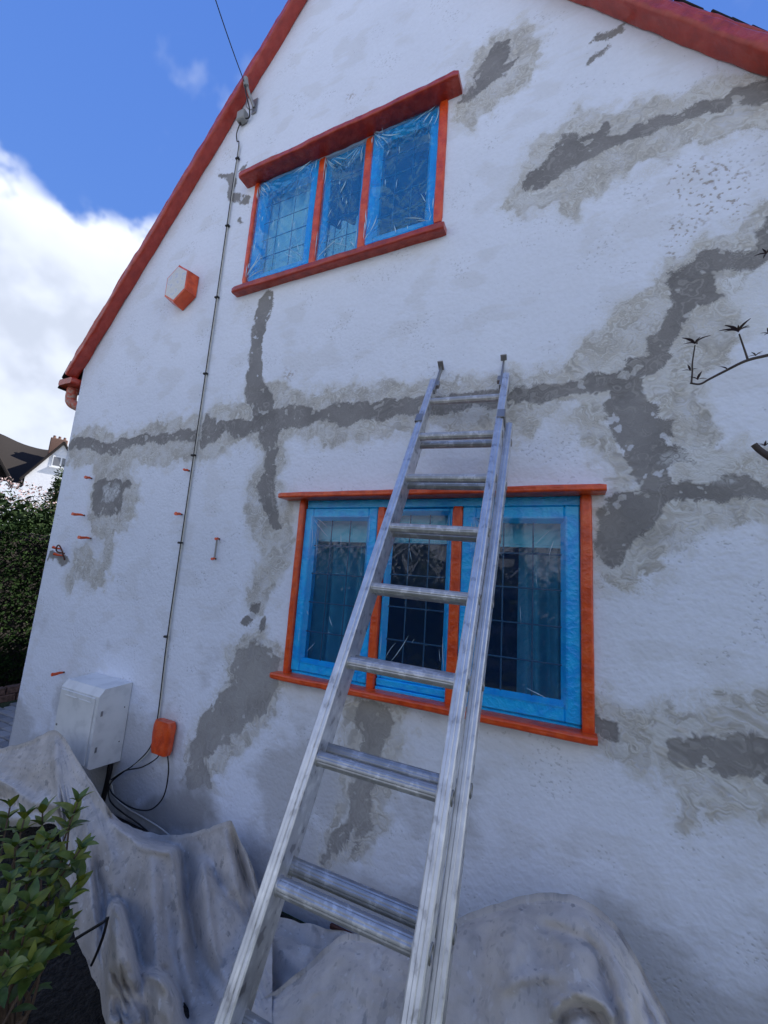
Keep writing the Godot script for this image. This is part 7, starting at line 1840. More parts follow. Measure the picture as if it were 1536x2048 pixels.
	sheet.append(vectors([-1.729, 0.195, 0.221, -1.735, 0.167, 0.21, -1.736, 0.137, 0.204, -1.735, 0.106, 0.199, -1.713, 0.092, 0.219, -1.685, 0.083, 0.245, -1.657, 0.074, 0.272, -1.638, 0.058, 0.289, -1.621, 0.039, 0.303, -1.61, 0.014, 0.31, -1.598, -0.01, 0.317, -1.591, -0.038, 0.319, -1.599, -0.083, 0.304, -1.559, -0.077, 0.345, -1.535, -0.087, 0.367, -1.519, -0.106, 0.38, -1.503, -0.124, 0.393, -1.488, -0.142, 0.405, -1.47, -0.157, 0.42, -1.438, -0.154, 0.453, -1.41, -0.154, 0.482, -1.385, -0.158, 0.506, -1.363, -0.164, 0.527, -1.338, -0.165, 0.552, -1.318, -0.173, 0.57, -1.296, -0.175, 0.592, -1.272, -0.176, 0.616, -1.255, -0.184, 0.632, -1.222, -0.169, 0.667, -1.184, -0.145, 0.71, -1.159, -0.138, 0.737, -1.142, -0.142, 0.753]))
	sheet.append(vectors([-1.699, 0.145, 0.208, -1.706, 0.117, 0.197, -1.713, 0.082, 0.183, -1.717, 0.049, 0.174, -1.708, 0.025, 0.179, -1.68, 0.019, 0.206, -1.641, 0.024, 0.248, -1.613, 0.017, 0.275, -1.595, 0.003, 0.291, -1.578, -0.013, 0.306, -1.566, -0.035, 0.314, -1.568, -0.071, 0.306, -1.566, -0.104, 0.303, -1.524, -0.092, 0.347, -1.51, -0.111, 0.359, -1.495, -0.128, 0.371, -1.48, -0.145, 0.384, -1.459, -0.154, 0.403, -1.43, -0.153, 0.433, -1.401, -0.15, 0.463, -1.373, -0.147, 0.493, -1.345, -0.145, 0.522, -1.322, -0.147, 0.545, -1.303, -0.153, 0.564, -1.283, -0.158, 0.583, -1.262, -0.161, 0.604, -1.242, -0.164, 0.624, -1.224, -0.167, 0.642, -1.196, -0.158, 0.672, -1.159, -0.132, 0.714, -1.135, -0.126, 0.74, -1.121, -0.132, 0.754]))
	sheet.append(vectors([-1.674, 0.092, 0.191, -1.663, 0.08, 0.2, -1.661, 0.056, 0.199, -1.666, 0.023, 0.188, -1.681, -0.021, 0.165, -1.673, -0.044, 0.169, -1.639, -0.042, 0.205, -1.609, -0.043, 0.237, -1.586, -0.051, 0.259, -1.568, -0.064, 0.276, -1.553, -0.081, 0.288, -1.557, -0.117, 0.278, -1.52, -0.109, 0.318, -1.5, -0.118, 0.338, -1.485, -0.134, 0.35, -1.468, -0.147, 0.365, -1.442, -0.147, 0.393, -1.418, -0.151, 0.417, -1.391, -0.148, 0.447, -1.364, -0.146, 0.474, -1.342, -0.148, 0.497, -1.314, -0.143, 0.527, -1.287, -0.137, 0.556, -1.267, -0.139, 0.578, -1.248, -0.143, 0.596, -1.232, -0.149, 0.612, -1.213, -0.151, 0.632, -1.193, -0.152, 0.652, -1.173, -0.15, 0.673, -1.141, -0.13, 0.711, -1.112, -0.113, 0.744, -1.1, -0.122, 0.754]))
	sheet.append(vectors([-1.625, 0.077, 0.206, -1.614, 0.067, 0.216, -1.608, 0.048, 0.219, -1.609, 0.021, 0.213, -1.618, -0.016, 0.198, -1.637, -0.065, 0.169, -1.634, -0.092, 0.168, -1.605, -0.093, 0.198, -1.585, -0.102, 0.218, -1.569, -0.117, 0.232, -1.551, -0.128, 0.25, -1.539, -0.146, 0.26, -1.498, -0.131, 0.306, -1.479, -0.139, 0.325, -1.45, -0.137, 0.356, -1.427, -0.139, 0.38, -1.404, -0.142, 0.404, -1.377, -0.139, 0.433, -1.357, -0.143, 0.454, -1.332, -0.141, 0.481, -1.311, -0.143, 0.503, -1.285, -0.138, 0.532, -1.258, -0.129, 0.563, -1.236, -0.128, 0.586, -1.216, -0.128, 0.607, -1.199, -0.131, 0.625, -1.184, -0.137, 0.64, -1.165, -0.137, 0.66, -1.144, -0.133, 0.683, -1.116, -0.116, 0.716, -1.093, -0.106, 0.742, -1.08, -0.113, 0.754]))
	sheet.append(vectors([-1.582, 0.043, 0.212, -1.574, 0.032, 0.219, -1.566, 0.017, 0.225, -1.567, -0.009, 0.22, -1.57, -0.038, 0.212, -1.582, -0.078, 0.192, -1.584, -0.109, 0.184, -1.565, -0.117, 0.203, -1.549, -0.128, 0.219, -1.54, -0.148, 0.225, -1.525, -0.16, 0.24, -1.49, -0.149, 0.279, -1.453, -0.135, 0.322, -1.423, -0.128, 0.356, -1.401, -0.129, 0.38, -1.379, -0.13, 0.404, -1.357, -0.132, 0.427, -1.337, -0.134, 0.448, -1.314, -0.132, 0.474, -1.295, -0.134, 0.494, -1.275, -0.135, 0.516, -1.254, -0.134, 0.538, -1.229, -0.125, 0.568, -1.206, -0.12, 0.593, -1.182, -0.112, 0.621, -1.169, -0.119, 0.633, -1.152, -0.121, 0.652, -1.138, -0.124, 0.667, -1.117, -0.118, 0.691, -1.097, -0.112, 0.713, -1.073, -0.099, 0.742, -1.06, -0.104, 0.755]))
	sheet.append(vectors([-1.573, -0.032, 0.175, -1.566, -0.043, 0.18, -1.543, -0.04, 0.207, -1.532, -0.052, 0.216, -1.533, -0.077, 0.212, -1.539, -0.109, 0.2, -1.52, -0.113, 0.22, -1.502, -0.12, 0.238, -1.493, -0.136, 0.245, -1.491, -0.16, 0.244, -1.465, -0.157, 0.273, -1.419, -0.128, 0.329, -1.391, -0.12, 0.362, -1.369, -0.119, 0.386, -1.348, -0.119, 0.409, -1.332, -0.124, 0.426, -1.313, -0.125, 0.448, -1.294, -0.127, 0.468, -1.276, -0.128, 0.488, -1.257, -0.128, 0.508, -1.238, -0.128, 0.53, -1.219, -0.126, 0.551, -1.199, -0.122, 0.574, -1.173, -0.109, 0.605, -1.153, -0.105, 0.628, -1.138, -0.106, 0.644, -1.125, -0.11, 0.658, -1.111, -0.112, 0.674, -1.095, -0.111, 0.692, -1.073, -0.101, 0.718, -1.056, -0.097, 0.737, -1.041, -0.096, 0.754]))
	sheet.append(vectors([-1.52, -0.085, 0.19, -1.505, -0.084, 0.208, -1.499, -0.096, 0.212, -1.496, -0.114, 0.212, -1.485, -0.122, 0.224, -1.469, -0.126, 0.241, -1.456, -0.134, 0.254, -1.454, -0.154, 0.254, -1.426, -0.143, 0.287, -1.382, -0.113, 0.341, -1.36, -0.108, 0.368, -1.343, -0.11, 0.386, -1.327, -0.113, 0.404, -1.307, -0.111, 0.426, -1.293, -0.114, 0.443, -1.275, -0.114, 0.463, -1.261, -0.118, 0.478, -1.244, -0.117, 0.498, -1.23, -0.12, 0.513, -1.212, -0.118, 0.533, -1.194, -0.115, 0.554, -1.18, -0.117, 0.57, -1.16, -0.11, 0.593, -1.141, -0.104, 0.616, -1.127, -0.105, 0.632, -1.109, -0.1, 0.652, -1.096, -0.1, 0.668, -1.082, -0.1, 0.684, -1.066, -0.096, 0.702, -1.05, -0.091, 0.721, -1.038, -0.093, 0.735, -1.022, -0.088, 0.753]))
	sheet.append(vectors([-1.475, -0.15, 0.195, -1.458, -0.144, 0.216, -1.45, -0.15, 0.225, -1.443, -0.159, 0.231, -1.418, -0.148, 0.261, -1.381, -0.121, 0.309, -1.349, -0.1, 0.349, -1.333, -0.099, 0.368, -1.318, -0.099, 0.386, -1.303, -0.099, 0.404, -1.292, -0.104, 0.415, -1.277, -0.104, 0.432, -1.263, -0.106, 0.448, -1.25, -0.108, 0.463, -1.237, -0.109, 0.478, -1.22, -0.106, 0.498, -1.207, -0.107, 0.513, -1.194, -0.108, 0.528, -1.181, -0.109, 0.543, -1.168, -0.11, 0.558, -1.154, -0.109, 0.573, -1.137, -0.102, 0.595, -1.123, -0.101, 0.611, -1.11, -0.1, 0.627, -1.092, -0.092, 0.648, -1.08, -0.092, 0.662, -1.069, -0.093, 0.675, -1.054, -0.089, 0.692, -1.042, -0.088, 0.707, -1.03, -0.087, 0.721, -1.015, -0.081, 0.738, -1.003, -0.079, 0.753]))
	sheet.append(vectors([-1.346, -0.091, 0.322, -1.334, -0.087, 0.337, -1.324, -0.087, 0.35, -1.313, -0.088, 0.362, -1.302, -0.09, 0.374, -1.292, -0.092, 0.386, -1.277, -0.09, 0.404, -1.267, -0.093, 0.415, -1.253, -0.09, 0.432, -1.244, -0.094, 0.442, -1.231, -0.094, 0.458, -1.222, -0.099, 0.468, -1.209, -0.098, 0.483, -1.197, -0.097, 0.498, -1.188, -0.102, 0.508, -1.175, -0.101, 0.523, -1.162, -0.1, 0.537, -1.15, -0.099, 0.552, -1.138, -0.098, 0.567, -1.128, -0.101, 0.578, -1.116, -0.099, 0.593, -1.103, -0.096, 0.608, -1.09, -0.094, 0.623, -1.077, -0.09, 0.64, -1.065, -0.088, 0.655, -1.053, -0.086, 0.668, -1.042, -0.084, 0.682, -1.03, -0.082, 0.697, -1.018, -0.079, 0.711, -1.007, -0.076, 0.725, -0.996, -0.074, 0.738, -0.984, -0.07, 0.753]))
	sheet.append(vectors([-1.31, -0.075, 0.336, -1.303, -0.077, 0.344, -1.293, -0.078, 0.356, -1.282, -0.079, 0.368, -1.272, -0.08, 0.38, -1.262, -0.082, 0.392, -1.252, -0.085, 0.404, -1.238, -0.083, 0.421, -1.228, -0.085, 0.432, -1.216, -0.084, 0.448, -1.207, -0.089, 0.458, -1.194, -0.088, 0.473, -1.182, -0.087, 0.488, -1.173, -0.091, 0.498, -1.161, -0.091, 0.513, -1.148, -0.089, 0.527, -1.14, -0.093, 0.537, -1.128, -0.092, 0.552, -1.116, -0.091, 0.567, -1.103, -0.089, 0.582, -1.091, -0.087, 0.597, -1.079, -0.085, 0.612, -1.067, -0.082, 0.627, -1.057, -0.085, 0.638, -1.046, -0.082, 0.653, -1.034, -0.08, 0.667, -1.022, -0.077, 0.682, -1.01, -0.074, 0.696, -0.999, -0.07, 0.711, -0.988, -0.068, 0.725, -0.977, -0.065, 0.738, -0.965, -0.062, 0.753]))
	return sheet


func mound_sheet() -> Array:
	var sheet := []
	sheet.append(vectors([-1.209, -0.19, 0.661, -1.209, -0.191, 0.661, -1.203, -0.185, 0.669, -1.203, -0.187, 0.669, -1.196, -0.18, 0.677, -1.195, -0.183, 0.677, -1.189, -0.176, 0.685, -1.188, -0.178, 0.685, -1.181, -0.171, 0.693, -1.174, -0.164, 0.702, -1.174, -0.166, 0.702, -1.167, -0.159, 0.71, -1.166, -0.162, 0.71, -1.16, -0.156, 0.717, -1.154, -0.15, 0.724, -1.153, -0.153, 0.724, -1.148, -0.148, 0.731, -1.143, -0.144, 0.737, -1.142, -0.147, 0.737, -1.138, -0.143, 0.742, -1.133, -0.14, 0.747, -1.133, -0.143, 0.747]))
	sheet.append(vectors([-1.193, -0.165, 0.64, -1.188, -0.161, 0.645, -1.187, -0.164, 0.645, -1.181, -0.16, 0.652, -1.175, -0.155, 0.66, -1.168, -0.15, 0.668, -1.161, -0.145, 0.676, -1.161, -0.149, 0.676, -1.154, -0.144, 0.684, -1.147, -0.139, 0.692, -1.141, -0.135, 0.699, -1.136, -0.132, 0.705, -1.131, -0.129, 0.711, -1.126, -0.127, 0.717, -1.121, -0.125, 0.722, -1.117, -0.124, 0.726, -1.113, -0.123, 0.731, -1.109, -0.123, 0.735, -1.105, -0.122, 0.739, -1.101, -0.122, 0.743, -1.098, -0.122, 0.747, -1.094, -0.123, 0.75]))
	sheet.append(vectors([-1.17, -0.143, 0.622, -1.166, -0.142, 0.627, -1.161, -0.14, 0.633, -1.156, -0.137, 0.64, -1.149, -0.133, 0.647, -1.143, -0.129, 0.655, -1.136, -0.125, 0.663, -1.13, -0.122, 0.67, -1.124, -0.12, 0.677, -1.119, -0.118, 0.683, -1.114, -0.117, 0.689, -1.105, -0.111, 0.699, -1.101, -0.111, 0.704, -1.097, -0.111, 0.708, -1.093, -0.112, 0.712, -1.087, -0.109, 0.72, -1.083, -0.11, 0.723, -1.08, -0.112, 0.727, -1.076, -0.113, 0.73, -1.071, -0.111, 0.737, -1.068, -0.113, 0.74, -1.064, -0.115, 0.743]))
	sheet.append(vectors([-1.147, -0.126, 0.606, -1.143, -0.125, 0.611, -1.138, -0.123, 0.616, -1.132, -0.121, 0.623, -1.126, -0.118, 0.631, -1.119, -0.116, 0.638, -1.109, -0.107, 0.652, -1.103, -0.106, 0.658, -1.098, -0.106, 0.664, -1.091, -0.101, 0.674, -1.086, -0.102, 0.678, -1.082, -0.104, 0.682, -1.076, -0.101, 0.69, -1.072, -0.103, 0.694, -1.066, -0.102, 0.701, -1.063, -0.104, 0.705, -1.057, -0.103, 0.711, -1.054, -0.106, 0.714, -1.049, -0.106, 0.72, -1.045, -0.109, 0.723, -1.04, -0.109, 0.729, -1.037, -0.112, 0.732]))
	sheet.append(vectors([-1.123, -0.108, 0.589, -1.119, -0.108, 0.593, -1.115, -0.109, 0.598, -1.11, -0.108, 0.604, -1.099, -0.1, 0.618, -1.093, -0.099, 0.625, -1.083, -0.092, 0.638, -1.078, -0.092, 0.644, -1.07, -0.088, 0.654, -1.066, -0.09, 0.659, -1.059, -0.088, 0.667, -1.055, -0.091, 0.671, -1.049, -0.09, 0.678, -1.043, -0.09, 0.685, -1.04, -0.093, 0.689, -1.034, -0.093, 0.696, -1.029, -0.093, 0.702, -1.025, -0.097, 0.705, -1.02, -0.097, 0.712, -1.015, -0.098, 0.718, -1.01, -0.099, 0.723, -1.007, -0.103, 0.726]))
	sheet.append(vectors([-1.095, -0.091, 0.576, -1.091, -0.091, 0.581, -1.087, -0.092, 0.586, -1.077, -0.084, 0.6, -1.071, -0.084, 0.607, -1.061, -0.077, 0.62, -1.056, -0.078, 0.626, -1.047, -0.074, 0.637, -1.04, -0.071, 0.647, -1.036, -0.074, 0.651, -1.029, -0.073, 0.659, -1.023, -0.072, 0.667, -1.017, -0.072, 0.675, -1.013, -0.076, 0.678, -1.007, -0.076, 0.686, -1.002, -0.077, 0.692, -0.996, -0.077, 0.699, -0.991, -0.078, 0.705, -0.986, -0.08, 0.712, -0.982, -0.084, 0.715, -0.977, -0.086, 0.721, -0.972, -0.087, 0.726]))
	sheet.append(vectors([-1.069, -0.069, 0.562, -1.065, -0.07, 0.567, -1.055, -0.063, 0.581, -1.049, -0.063, 0.588, -1.039, -0.056, 0.602, -1.029, -0.051, 0.615, -1.025, -0.054, 0.621, -1.017, -0.051, 0.631, -1.01, -0.05, 0.64, -1.003, -0.049, 0.649, -0.996, -0.049, 0.657, -0.99, -0.05, 0.665, -0.984, -0.05, 0.673, -0.978, -0.051, 0.68, -0.973, -0.053, 0.687, -0.967, -0.054, 0.693, -0.962, -0.056, 0.7, -0.957, -0.059, 0.706, -0.952, -0.061, 0.712, -0.947, -0.064, 0.717, -0.942, -0.067, 0.723, -0.938, -0.07, 0.728]))
	sheet.append(vectors([-1.044, -0.046, 0.546, -1.041, -0.048, 0.55, -1.033, -0.045, 0.561, -1.023, -0.039, 0.575, -1.012, -0.033, 0.59, -1.003, -0.029, 0.603, -0.998, -0.032, 0.609, -0.987, -0.025, 0.625, -0.979, -0.025, 0.635, -0.972, -0.025, 0.644, -0.966, -0.026, 0.653, -0.959, -0.027, 0.661, -0.953, -0.029, 0.669, -0.945, -0.028, 0.679, -0.94, -0.031, 0.685, -0.935, -0.035, 0.691, -0.93, -0.039, 0.697, -0.924, -0.039, 0.705, -0.919, -0.043, 0.711, -0.913, -0.045, 0.719, -0.908, -0.049, 0.724, -0.904, -0.053, 0.729]))
	sheet.append(vectors([-1.017, -0.023, 0.533, -1.013, -0.026, 0.537, -1.005, -0.024, 0.548, -0.995, -0.019, 0.563, -0.985, -0.013, 0.578, -0.975, -0.009, 0.593, -0.966, -0.007, 0.605, -0.954, 0, 0.622, -0.947, 0.001, 0.633, -0.939, 0.001, 0.644, -0.929, 0.004, 0.657, -0.923, 0.002, 0.666, -0.917, -0.001, 0.673, -0.911, -0.003, 0.682, -0.907, -0.009, 0.686, -0.902, -0.014, 0.691, -0.898, -0.02, 0.696, -0.892, -0.023, 0.704, -0.888, -0.028, 0.709, -0.882, -0.031, 0.716, -0.876, -0.034, 0.723, -0.872, -0.04, 0.728]))
	sheet.append(vectors([-0.988, 0.002, 0.522, -0.98, 0.005, 0.534, -0.97, 0.011, 0.549, -0.959, 0.016, 0.565, -0.949, 0.02, 0.581, -0.94, 0.023, 0.595, -0.931, 0.025, 0.607, -0.919, 0.032, 0.626, -0.911, 0.032, 0.637, -0.901, 0.036, 0.652, -0.895, 0.031, 0.66, -0.89, 0.027, 0.666, -0.887, 0.018, 0.669, -0.883, 0.011, 0.673, -0.878, 0.005, 0.679, -0.873, 0, 0.685, -0.869, -0.007, 0.69, -0.864, -0.012, 0.697, -0.858, -0.016, 0.704, -0.853, -0.021, 0.71, -0.849, -0.028, 0.715, -0.844, -0.033, 0.721]))
	sheet.append(vectors([-0.963, 0.027, 0.506, -0.955, 0.028, 0.517, -0.945, 0.033, 0.533, -0.934, 0.039, 0.551, -0.918, 0.051, 0.576, -0.909, 0.053, 0.59, -0.897, 0.058, 0.609, -0.89, 0.055, 0.618, -0.883, 0.053, 0.628, -0.877, 0.047, 0.636, -0.874, 0.039, 0.64, -0.868, 0.033, 0.647, -0.863, 0.027, 0.654, -0.858, 0.021, 0.66, -0.852, 0.015, 0.667, -0.847, 0.01, 0.675, -0.842, 0.004, 0.682, -0.836, -0.001, 0.689, -0.831, -0.007, 0.695, -0.826, -0.013, 0.702, -0.821, -0.02, 0.708, -0.816, -0.026, 0.714]))
	sheet.append(vectors([-0.939, 0.055, 0.486, -0.933, 0.054, 0.496, -0.924, 0.055, 0.51, -0.909, 0.065, 0.535, -0.898, 0.068, 0.553, -0.883, 0.077, 0.577, -0.874, 0.077, 0.591, -0.868, 0.071, 0.599, -0.863, 0.064, 0.607, -0.857, 0.058, 0.614, -0.851, 0.051, 0.622, -0.845, 0.045, 0.63, -0.839, 0.039, 0.638, -0.834, 0.032, 0.646, -0.826, 0.028, 0.656, -0.821, 0.022, 0.664, -0.816, 0.014, 0.671, -0.809, 0.01, 0.68, -0.804, 0.002, 0.687, -0.799, -0.006, 0.693, -0.793, -0.011, 0.701, -0.789, -0.019, 0.707]))
	sheet.append(vectors([-0.908, 0.084, 0.48, -0.9, 0.084, 0.492, -0.886, 0.093, 0.517, -0.876, 0.095, 0.534, -0.862, 0.102, 0.556, -0.854, 0.099, 0.569, -0.849, 0.091, 0.575, -0.844, 0.082, 0.582, -0.839, 0.075, 0.59, -0.833, 0.068, 0.598, -0.825, 0.064, 0.61, -0.819, 0.058, 0.619, -0.813, 0.051, 0.627, -0.805, 0.046, 0.638, -0.8, 0.039, 0.646, -0.793, 0.033, 0.656, -0.788, 0.026, 0.663, -0.781, 0.02, 0.673, -0.776, 0.011, 0.679, -0.771, 0.005, 0.688, -0.765, -0.003, 0.695, -0.761, -0.012, 0.701]))
	sheet.append(vectors([-0.882, 0.109, 0.463, -0.875, 0.107, 0.474, -0.862, 0.113, 0.497, -0.848, 0.122, 0.523, -0.836, 0.124, 0.542, -0.83, 0.117, 0.552, -0.825, 0.108, 0.558, -0.82, 0.099, 0.566, -0.812, 0.093, 0.577, -0.806, 0.085, 0.587, -0.798, 0.081, 0.599, -0.792, 0.073, 0.608, -0.785, 0.068, 0.62, -0.777, 0.062, 0.631, -0.772, 0.054, 0.639, -0.765, 0.048, 0.649, -0.758, 0.041, 0.66, -0.752, 0.035, 0.67, -0.746, 0.028, 0.678, -0.741, 0.018, 0.685, -0.735, 0.011, 0.694, -0.73, 0.003, 0.701]))
	sheet.append(vectors([-0.849, 0.128, 0.457, -0.843, 0.125, 0.466, -0.831, 0.13, 0.49, -0.819, 0.134, 0.511, -0.81, 0.132, 0.526, -0.803, 0.125, 0.536, -0.796, 0.12, 0.549, -0.789, 0.113, 0.559, -0.781, 0.109, 0.573, -0.775, 0.102, 0.583, -0.767, 0.097, 0.596, -0.761, 0.089, 0.605, -0.754, 0.083, 0.617, -0.747, 0.077, 0.629, -0.74, 0.071, 0.639, -0.735, 0.062, 0.647, -0.728, 0.055, 0.657, -0.722, 0.048, 0.667, -0.716, 0.041, 0.677, -0.71, 0.034, 0.686, -0.705, 0.025, 0.694, -0.699, 0.017, 0.702]))
	sheet.append(vectors([-0.814, 0.139, 0.453, -0.809, 0.134, 0.462, -0.799, 0.136, 0.48, -0.79, 0.136, 0.497, -0.781, 0.135, 0.514, -0.773, 0.131, 0.528, -0.764, 0.13, 0.545, -0.757, 0.124, 0.557, -0.749, 0.121, 0.571, -0.742, 0.114, 0.582, -0.735, 0.109, 0.595, -0.729, 0.101, 0.604, -0.722, 0.095, 0.615, -0.716, 0.088, 0.626, -0.71, 0.08, 0.635, -0.706, 0.07, 0.642, -0.7, 0.063, 0.652, -0.693, 0.058, 0.663, -0.687, 0.052, 0.674, -0.68, 0.047, 0.686, -0.674, 0.041, 0.696, -0.668, 0.034, 0.704]))
	sheet.append(vectors([-0.779, 0.145, 0.45, -0.774, 0.14, 0.459, -0.765, 0.143, 0.478, -0.755, 0.144, 0.496, -0.746, 0.143, 0.513, -0.738, 0.141, 0.528, -0.731, 0.137, 0.541, -0.723, 0.134, 0.557, -0.718, 0.127, 0.566, -0.711, 0.121, 0.578, -0.706, 0.113, 0.587, -0.699, 0.106, 0.598, -0.694, 0.099, 0.608, -0.689, 0.089, 0.615, -0.684, 0.082, 0.624, -0.678, 0.075, 0.634, -0.67, 0.072, 0.648, -0.662, 0.071, 0.664, -0.657, 0.064, 0.674, -0.65, 0.061, 0.686, -0.644, 0.054, 0.696, -0.639, 0.047, 0.705]))
	sheet.append(vectors([-0.744, 0.152, 0.449, -0.739, 0.148, 0.458, -0.73, 0.15, 0.476, -0.721, 0.152, 0.495, -0.713, 0.151, 0.512, -0.706, 0.148, 0.526, -0.699, 0.143, 0.537, -0.694, 0.135, 0.547, -0.688, 0.129, 0.557, -0.683, 0.121, 0.567, -0.675, 0.119, 0.582, -0.669, 0.114, 0.594, -0.662, 0.111, 0.608, -0.655, 0.108, 0.622, -0.649, 0.101, 0.632, -0.643, 0.097, 0.644, -0.636, 0.093, 0.657, -0.63, 0.089, 0.669, -0.625, 0.083, 0.679, -0.62, 0.074, 0.686, -0.615, 0.067, 0.696, -0.61, 0.06, 0.704]))
	sheet.append(vectors([-0.709, 0.159, 0.447, -0.705, 0.155, 0.456, -0.697, 0.156, 0.474, -0.689, 0.155, 0.489, -0.683, 0.151, 0.502, -0.677, 0.147, 0.514, -0.671, 0.143, 0.527, -0.663, 0.141, 0.543, -0.653, 0.145, 0.564, -0.646, 0.142, 0.579, -0.64, 0.137, 0.591, -0.633, 0.135, 0.605, -0.628, 0.128, 0.615, -0.622, 0.123, 0.627, -0.617, 0.118, 0.638, -0.612, 0.11, 0.646, -0.607, 0.104, 0.656, -0.602, 0.097, 0.666, -0.597, 0.091, 0.675, -0.592, 0.084, 0.684, -0.589, 0.074, 0.69, -0.585, 0.066, 0.697]))
	sheet.append(vectors([-0.677, 0.166, 0.441, -0.674, 0.161, 0.448, -0.667, 0.161, 0.463, -0.66, 0.159, 0.478, -0.653, 0.159, 0.495, -0.644, 0.159, 0.513, -0.637, 0.159, 0.531, -0.629, 0.158, 0.547, -0.621, 0.158, 0.565, -0.616, 0.153, 0.577, -0.61, 0.147, 0.588, -0.604, 0.144, 0.601, -0.6, 0.136, 0.61, -0.594, 0.131, 0.622, -0.589, 0.125, 0.632, -0.585, 0.117, 0.64, -0.58, 0.11, 0.65, -0.575, 0.104, 0.659, -0.571, 0.097, 0.668, -0.567, 0.089, 0.676, -0.563, 0.079, 0.682, -0.559, 0.071, 0.69]))
	sheet.append(vectors([-0.644, 0.178, 0.439, -0.641, 0.172, 0.445, -0.634, 0.172, 0.461, -0.626, 0.174, 0.481, -0.618, 0.176, 0.5, -0.611, 0.175, 0.517, -0.604, 0.173, 0.532, -0.599, 0.169, 0.545, -0.592, 0.167, 0.561, -0.587, 0.161, 0.572, -0.582, 0.155, 0.582, -0.576, 0.151, 0.595, -0.572, 0.143, 0.604, -0.567, 0.138, 0.615, -0.562, 0.133, 0.627, -0.558, 0.124, 0.634, -0.553, 0.118, 0.645, -0.548, 0.112, 0.654, -0.545, 0.103, 0.662, -0.541, 0.095, 0.67, -0.538, 0.085, 0.676, -0.534, 0.078, 0.684]))
	sheet.append(vectors([-0.609, 0.187, 0.441, -0.606, 0.183, 0.449, -0.598, 0.186, 0.469, -0.591, 0.189, 0.488, -0.586, 0.184, 0.5, -0.578, 0.187, 0.52, -0.572, 0.183, 0.533, -0.567, 0.179, 0.546, -0.562, 0.174, 0.558, -0.556, 0.172, 0.573, -0.551, 0.166, 0.584, -0.546, 0.16, 0.594, -0.541, 0.157, 0.607, -0.536, 0.153, 0.62, -0.531, 0.146, 0.629, -0.526, 0.142, 0.641, -0.523, 0.134, 0.649, -0.519, 0.125, 0.657, -0.516, 0.115, 0.662, -0.514, 0.104, 0.666, -0.512, 0.092, 0.67, -0.508, 0.084, 0.677]))
	sheet.append(vectors([-0.576, 0.2, 0.441, -0.572, 0.197, 0.451, -0.565, 0.2, 0.471, -0.558, 0.203, 0.491, -0.553, 0.2, 0.504, -0.545, 0.204, 0.526, -0.539, 0.201, 0.54, -0.534, 0.198, 0.554, -0.529, 0.194, 0.566, -0.523, 0.192, 0.582, -0.519, 0.186, 0.592, -0.515, 0.178, 0.6, -0.51, 0.173, 0.612, -0.506, 0.167, 0.622, -0.503, 0.158, 0.629, -0.499, 0.151, 0.638, -0.496, 0.142, 0.645, -0.493, 0.133, 0.652, -0.49, 0.123, 0.658, -0.487, 0.114, 0.664, -0.484, 0.104, 0.669, -0.481, 0.096, 0.677]))
	sheet.append(vectors([-0.546, 0.219, 0.437, -0.542, 0.215, 0.446, -0.535, 0.219, 0.468, -0.527, 0.224, 0.49, -0.52, 0.226, 0.511, -0.514, 0.225, 0.528, -0.509, 0.22, 0.539, -0.505, 0.213, 0.549, -0.501, 0.208, 0.562, -0.497, 0.2, 0.571, -0.493, 0.194, 0.582, -0.489, 0.186, 0.59, -0.485, 0.18, 0.602, -0.481, 0.174, 0.613, -0.477, 0.166, 0.62, -0.473, 0.159, 0.631, -0.47, 0.152, 0.64, -0.466, 0.145, 0.649, -0.462, 0.137, 0.658, -0.46, 0.128, 0.664, -0.456, 0.12, 0.672, -0.453, 0.112, 0.681]))
	sheet.append(vectors([-0.516, 0.237, 0.431, -0.512, 0.233, 0.442, -0.505, 0.236, 0.462, -0.499, 0.237, 0.482, -0.493, 0.237, 0.5, -0.488, 0.234, 0.515, -0.482, 0.233, 0.532, -0.478, 0.227, 0.544, -0.473, 0.223, 0.559, -0.469, 0.216, 0.569, -0.464, 0.211, 0.582, -0.46, 0.203, 0.592, -0.456, 0.198, 0.604, -0.452, 0.192, 0.615, -0.448, 0.186, 0.626, -0.445, 0.176, 0.634, -0.441, 0.169, 0.643, -0.438, 0.162, 0.652, -0.435, 0.154, 0.661, -0.431, 0.146, 0.67, -0.428, 0.138, 0.678, -0.425, 0.13, 0.687]))
	sheet.append(vectors([-0.486, 0.258, 0.425, -0.483, 0.254, 0.434, -0.477, 0.254, 0.453, -0.471, 0.255, 0.473, -0.465, 0.254, 0.492, -0.459, 0.255, 0.513, -0.454, 0.25, 0.527, -0.449, 0.248, 0.544, -0.445, 0.242, 0.556, -0.44, 0.238, 0.571, -0.435, 0.234, 0.586, -0.43, 0.229, 0.6, -0.426, 0.224, 0.613, -0.422, 0.217, 0.624, -0.419, 0.209, 0.634, -0.416, 0.2, 0.642, -0.413, 0.19, 0.65, -0.41, 0.181, 0.658, -0.407, 0.173, 0.667, -0.404, 0.164, 0.675, -0.401, 0.155, 0.683, -0.398, 0.147, 0.691]))
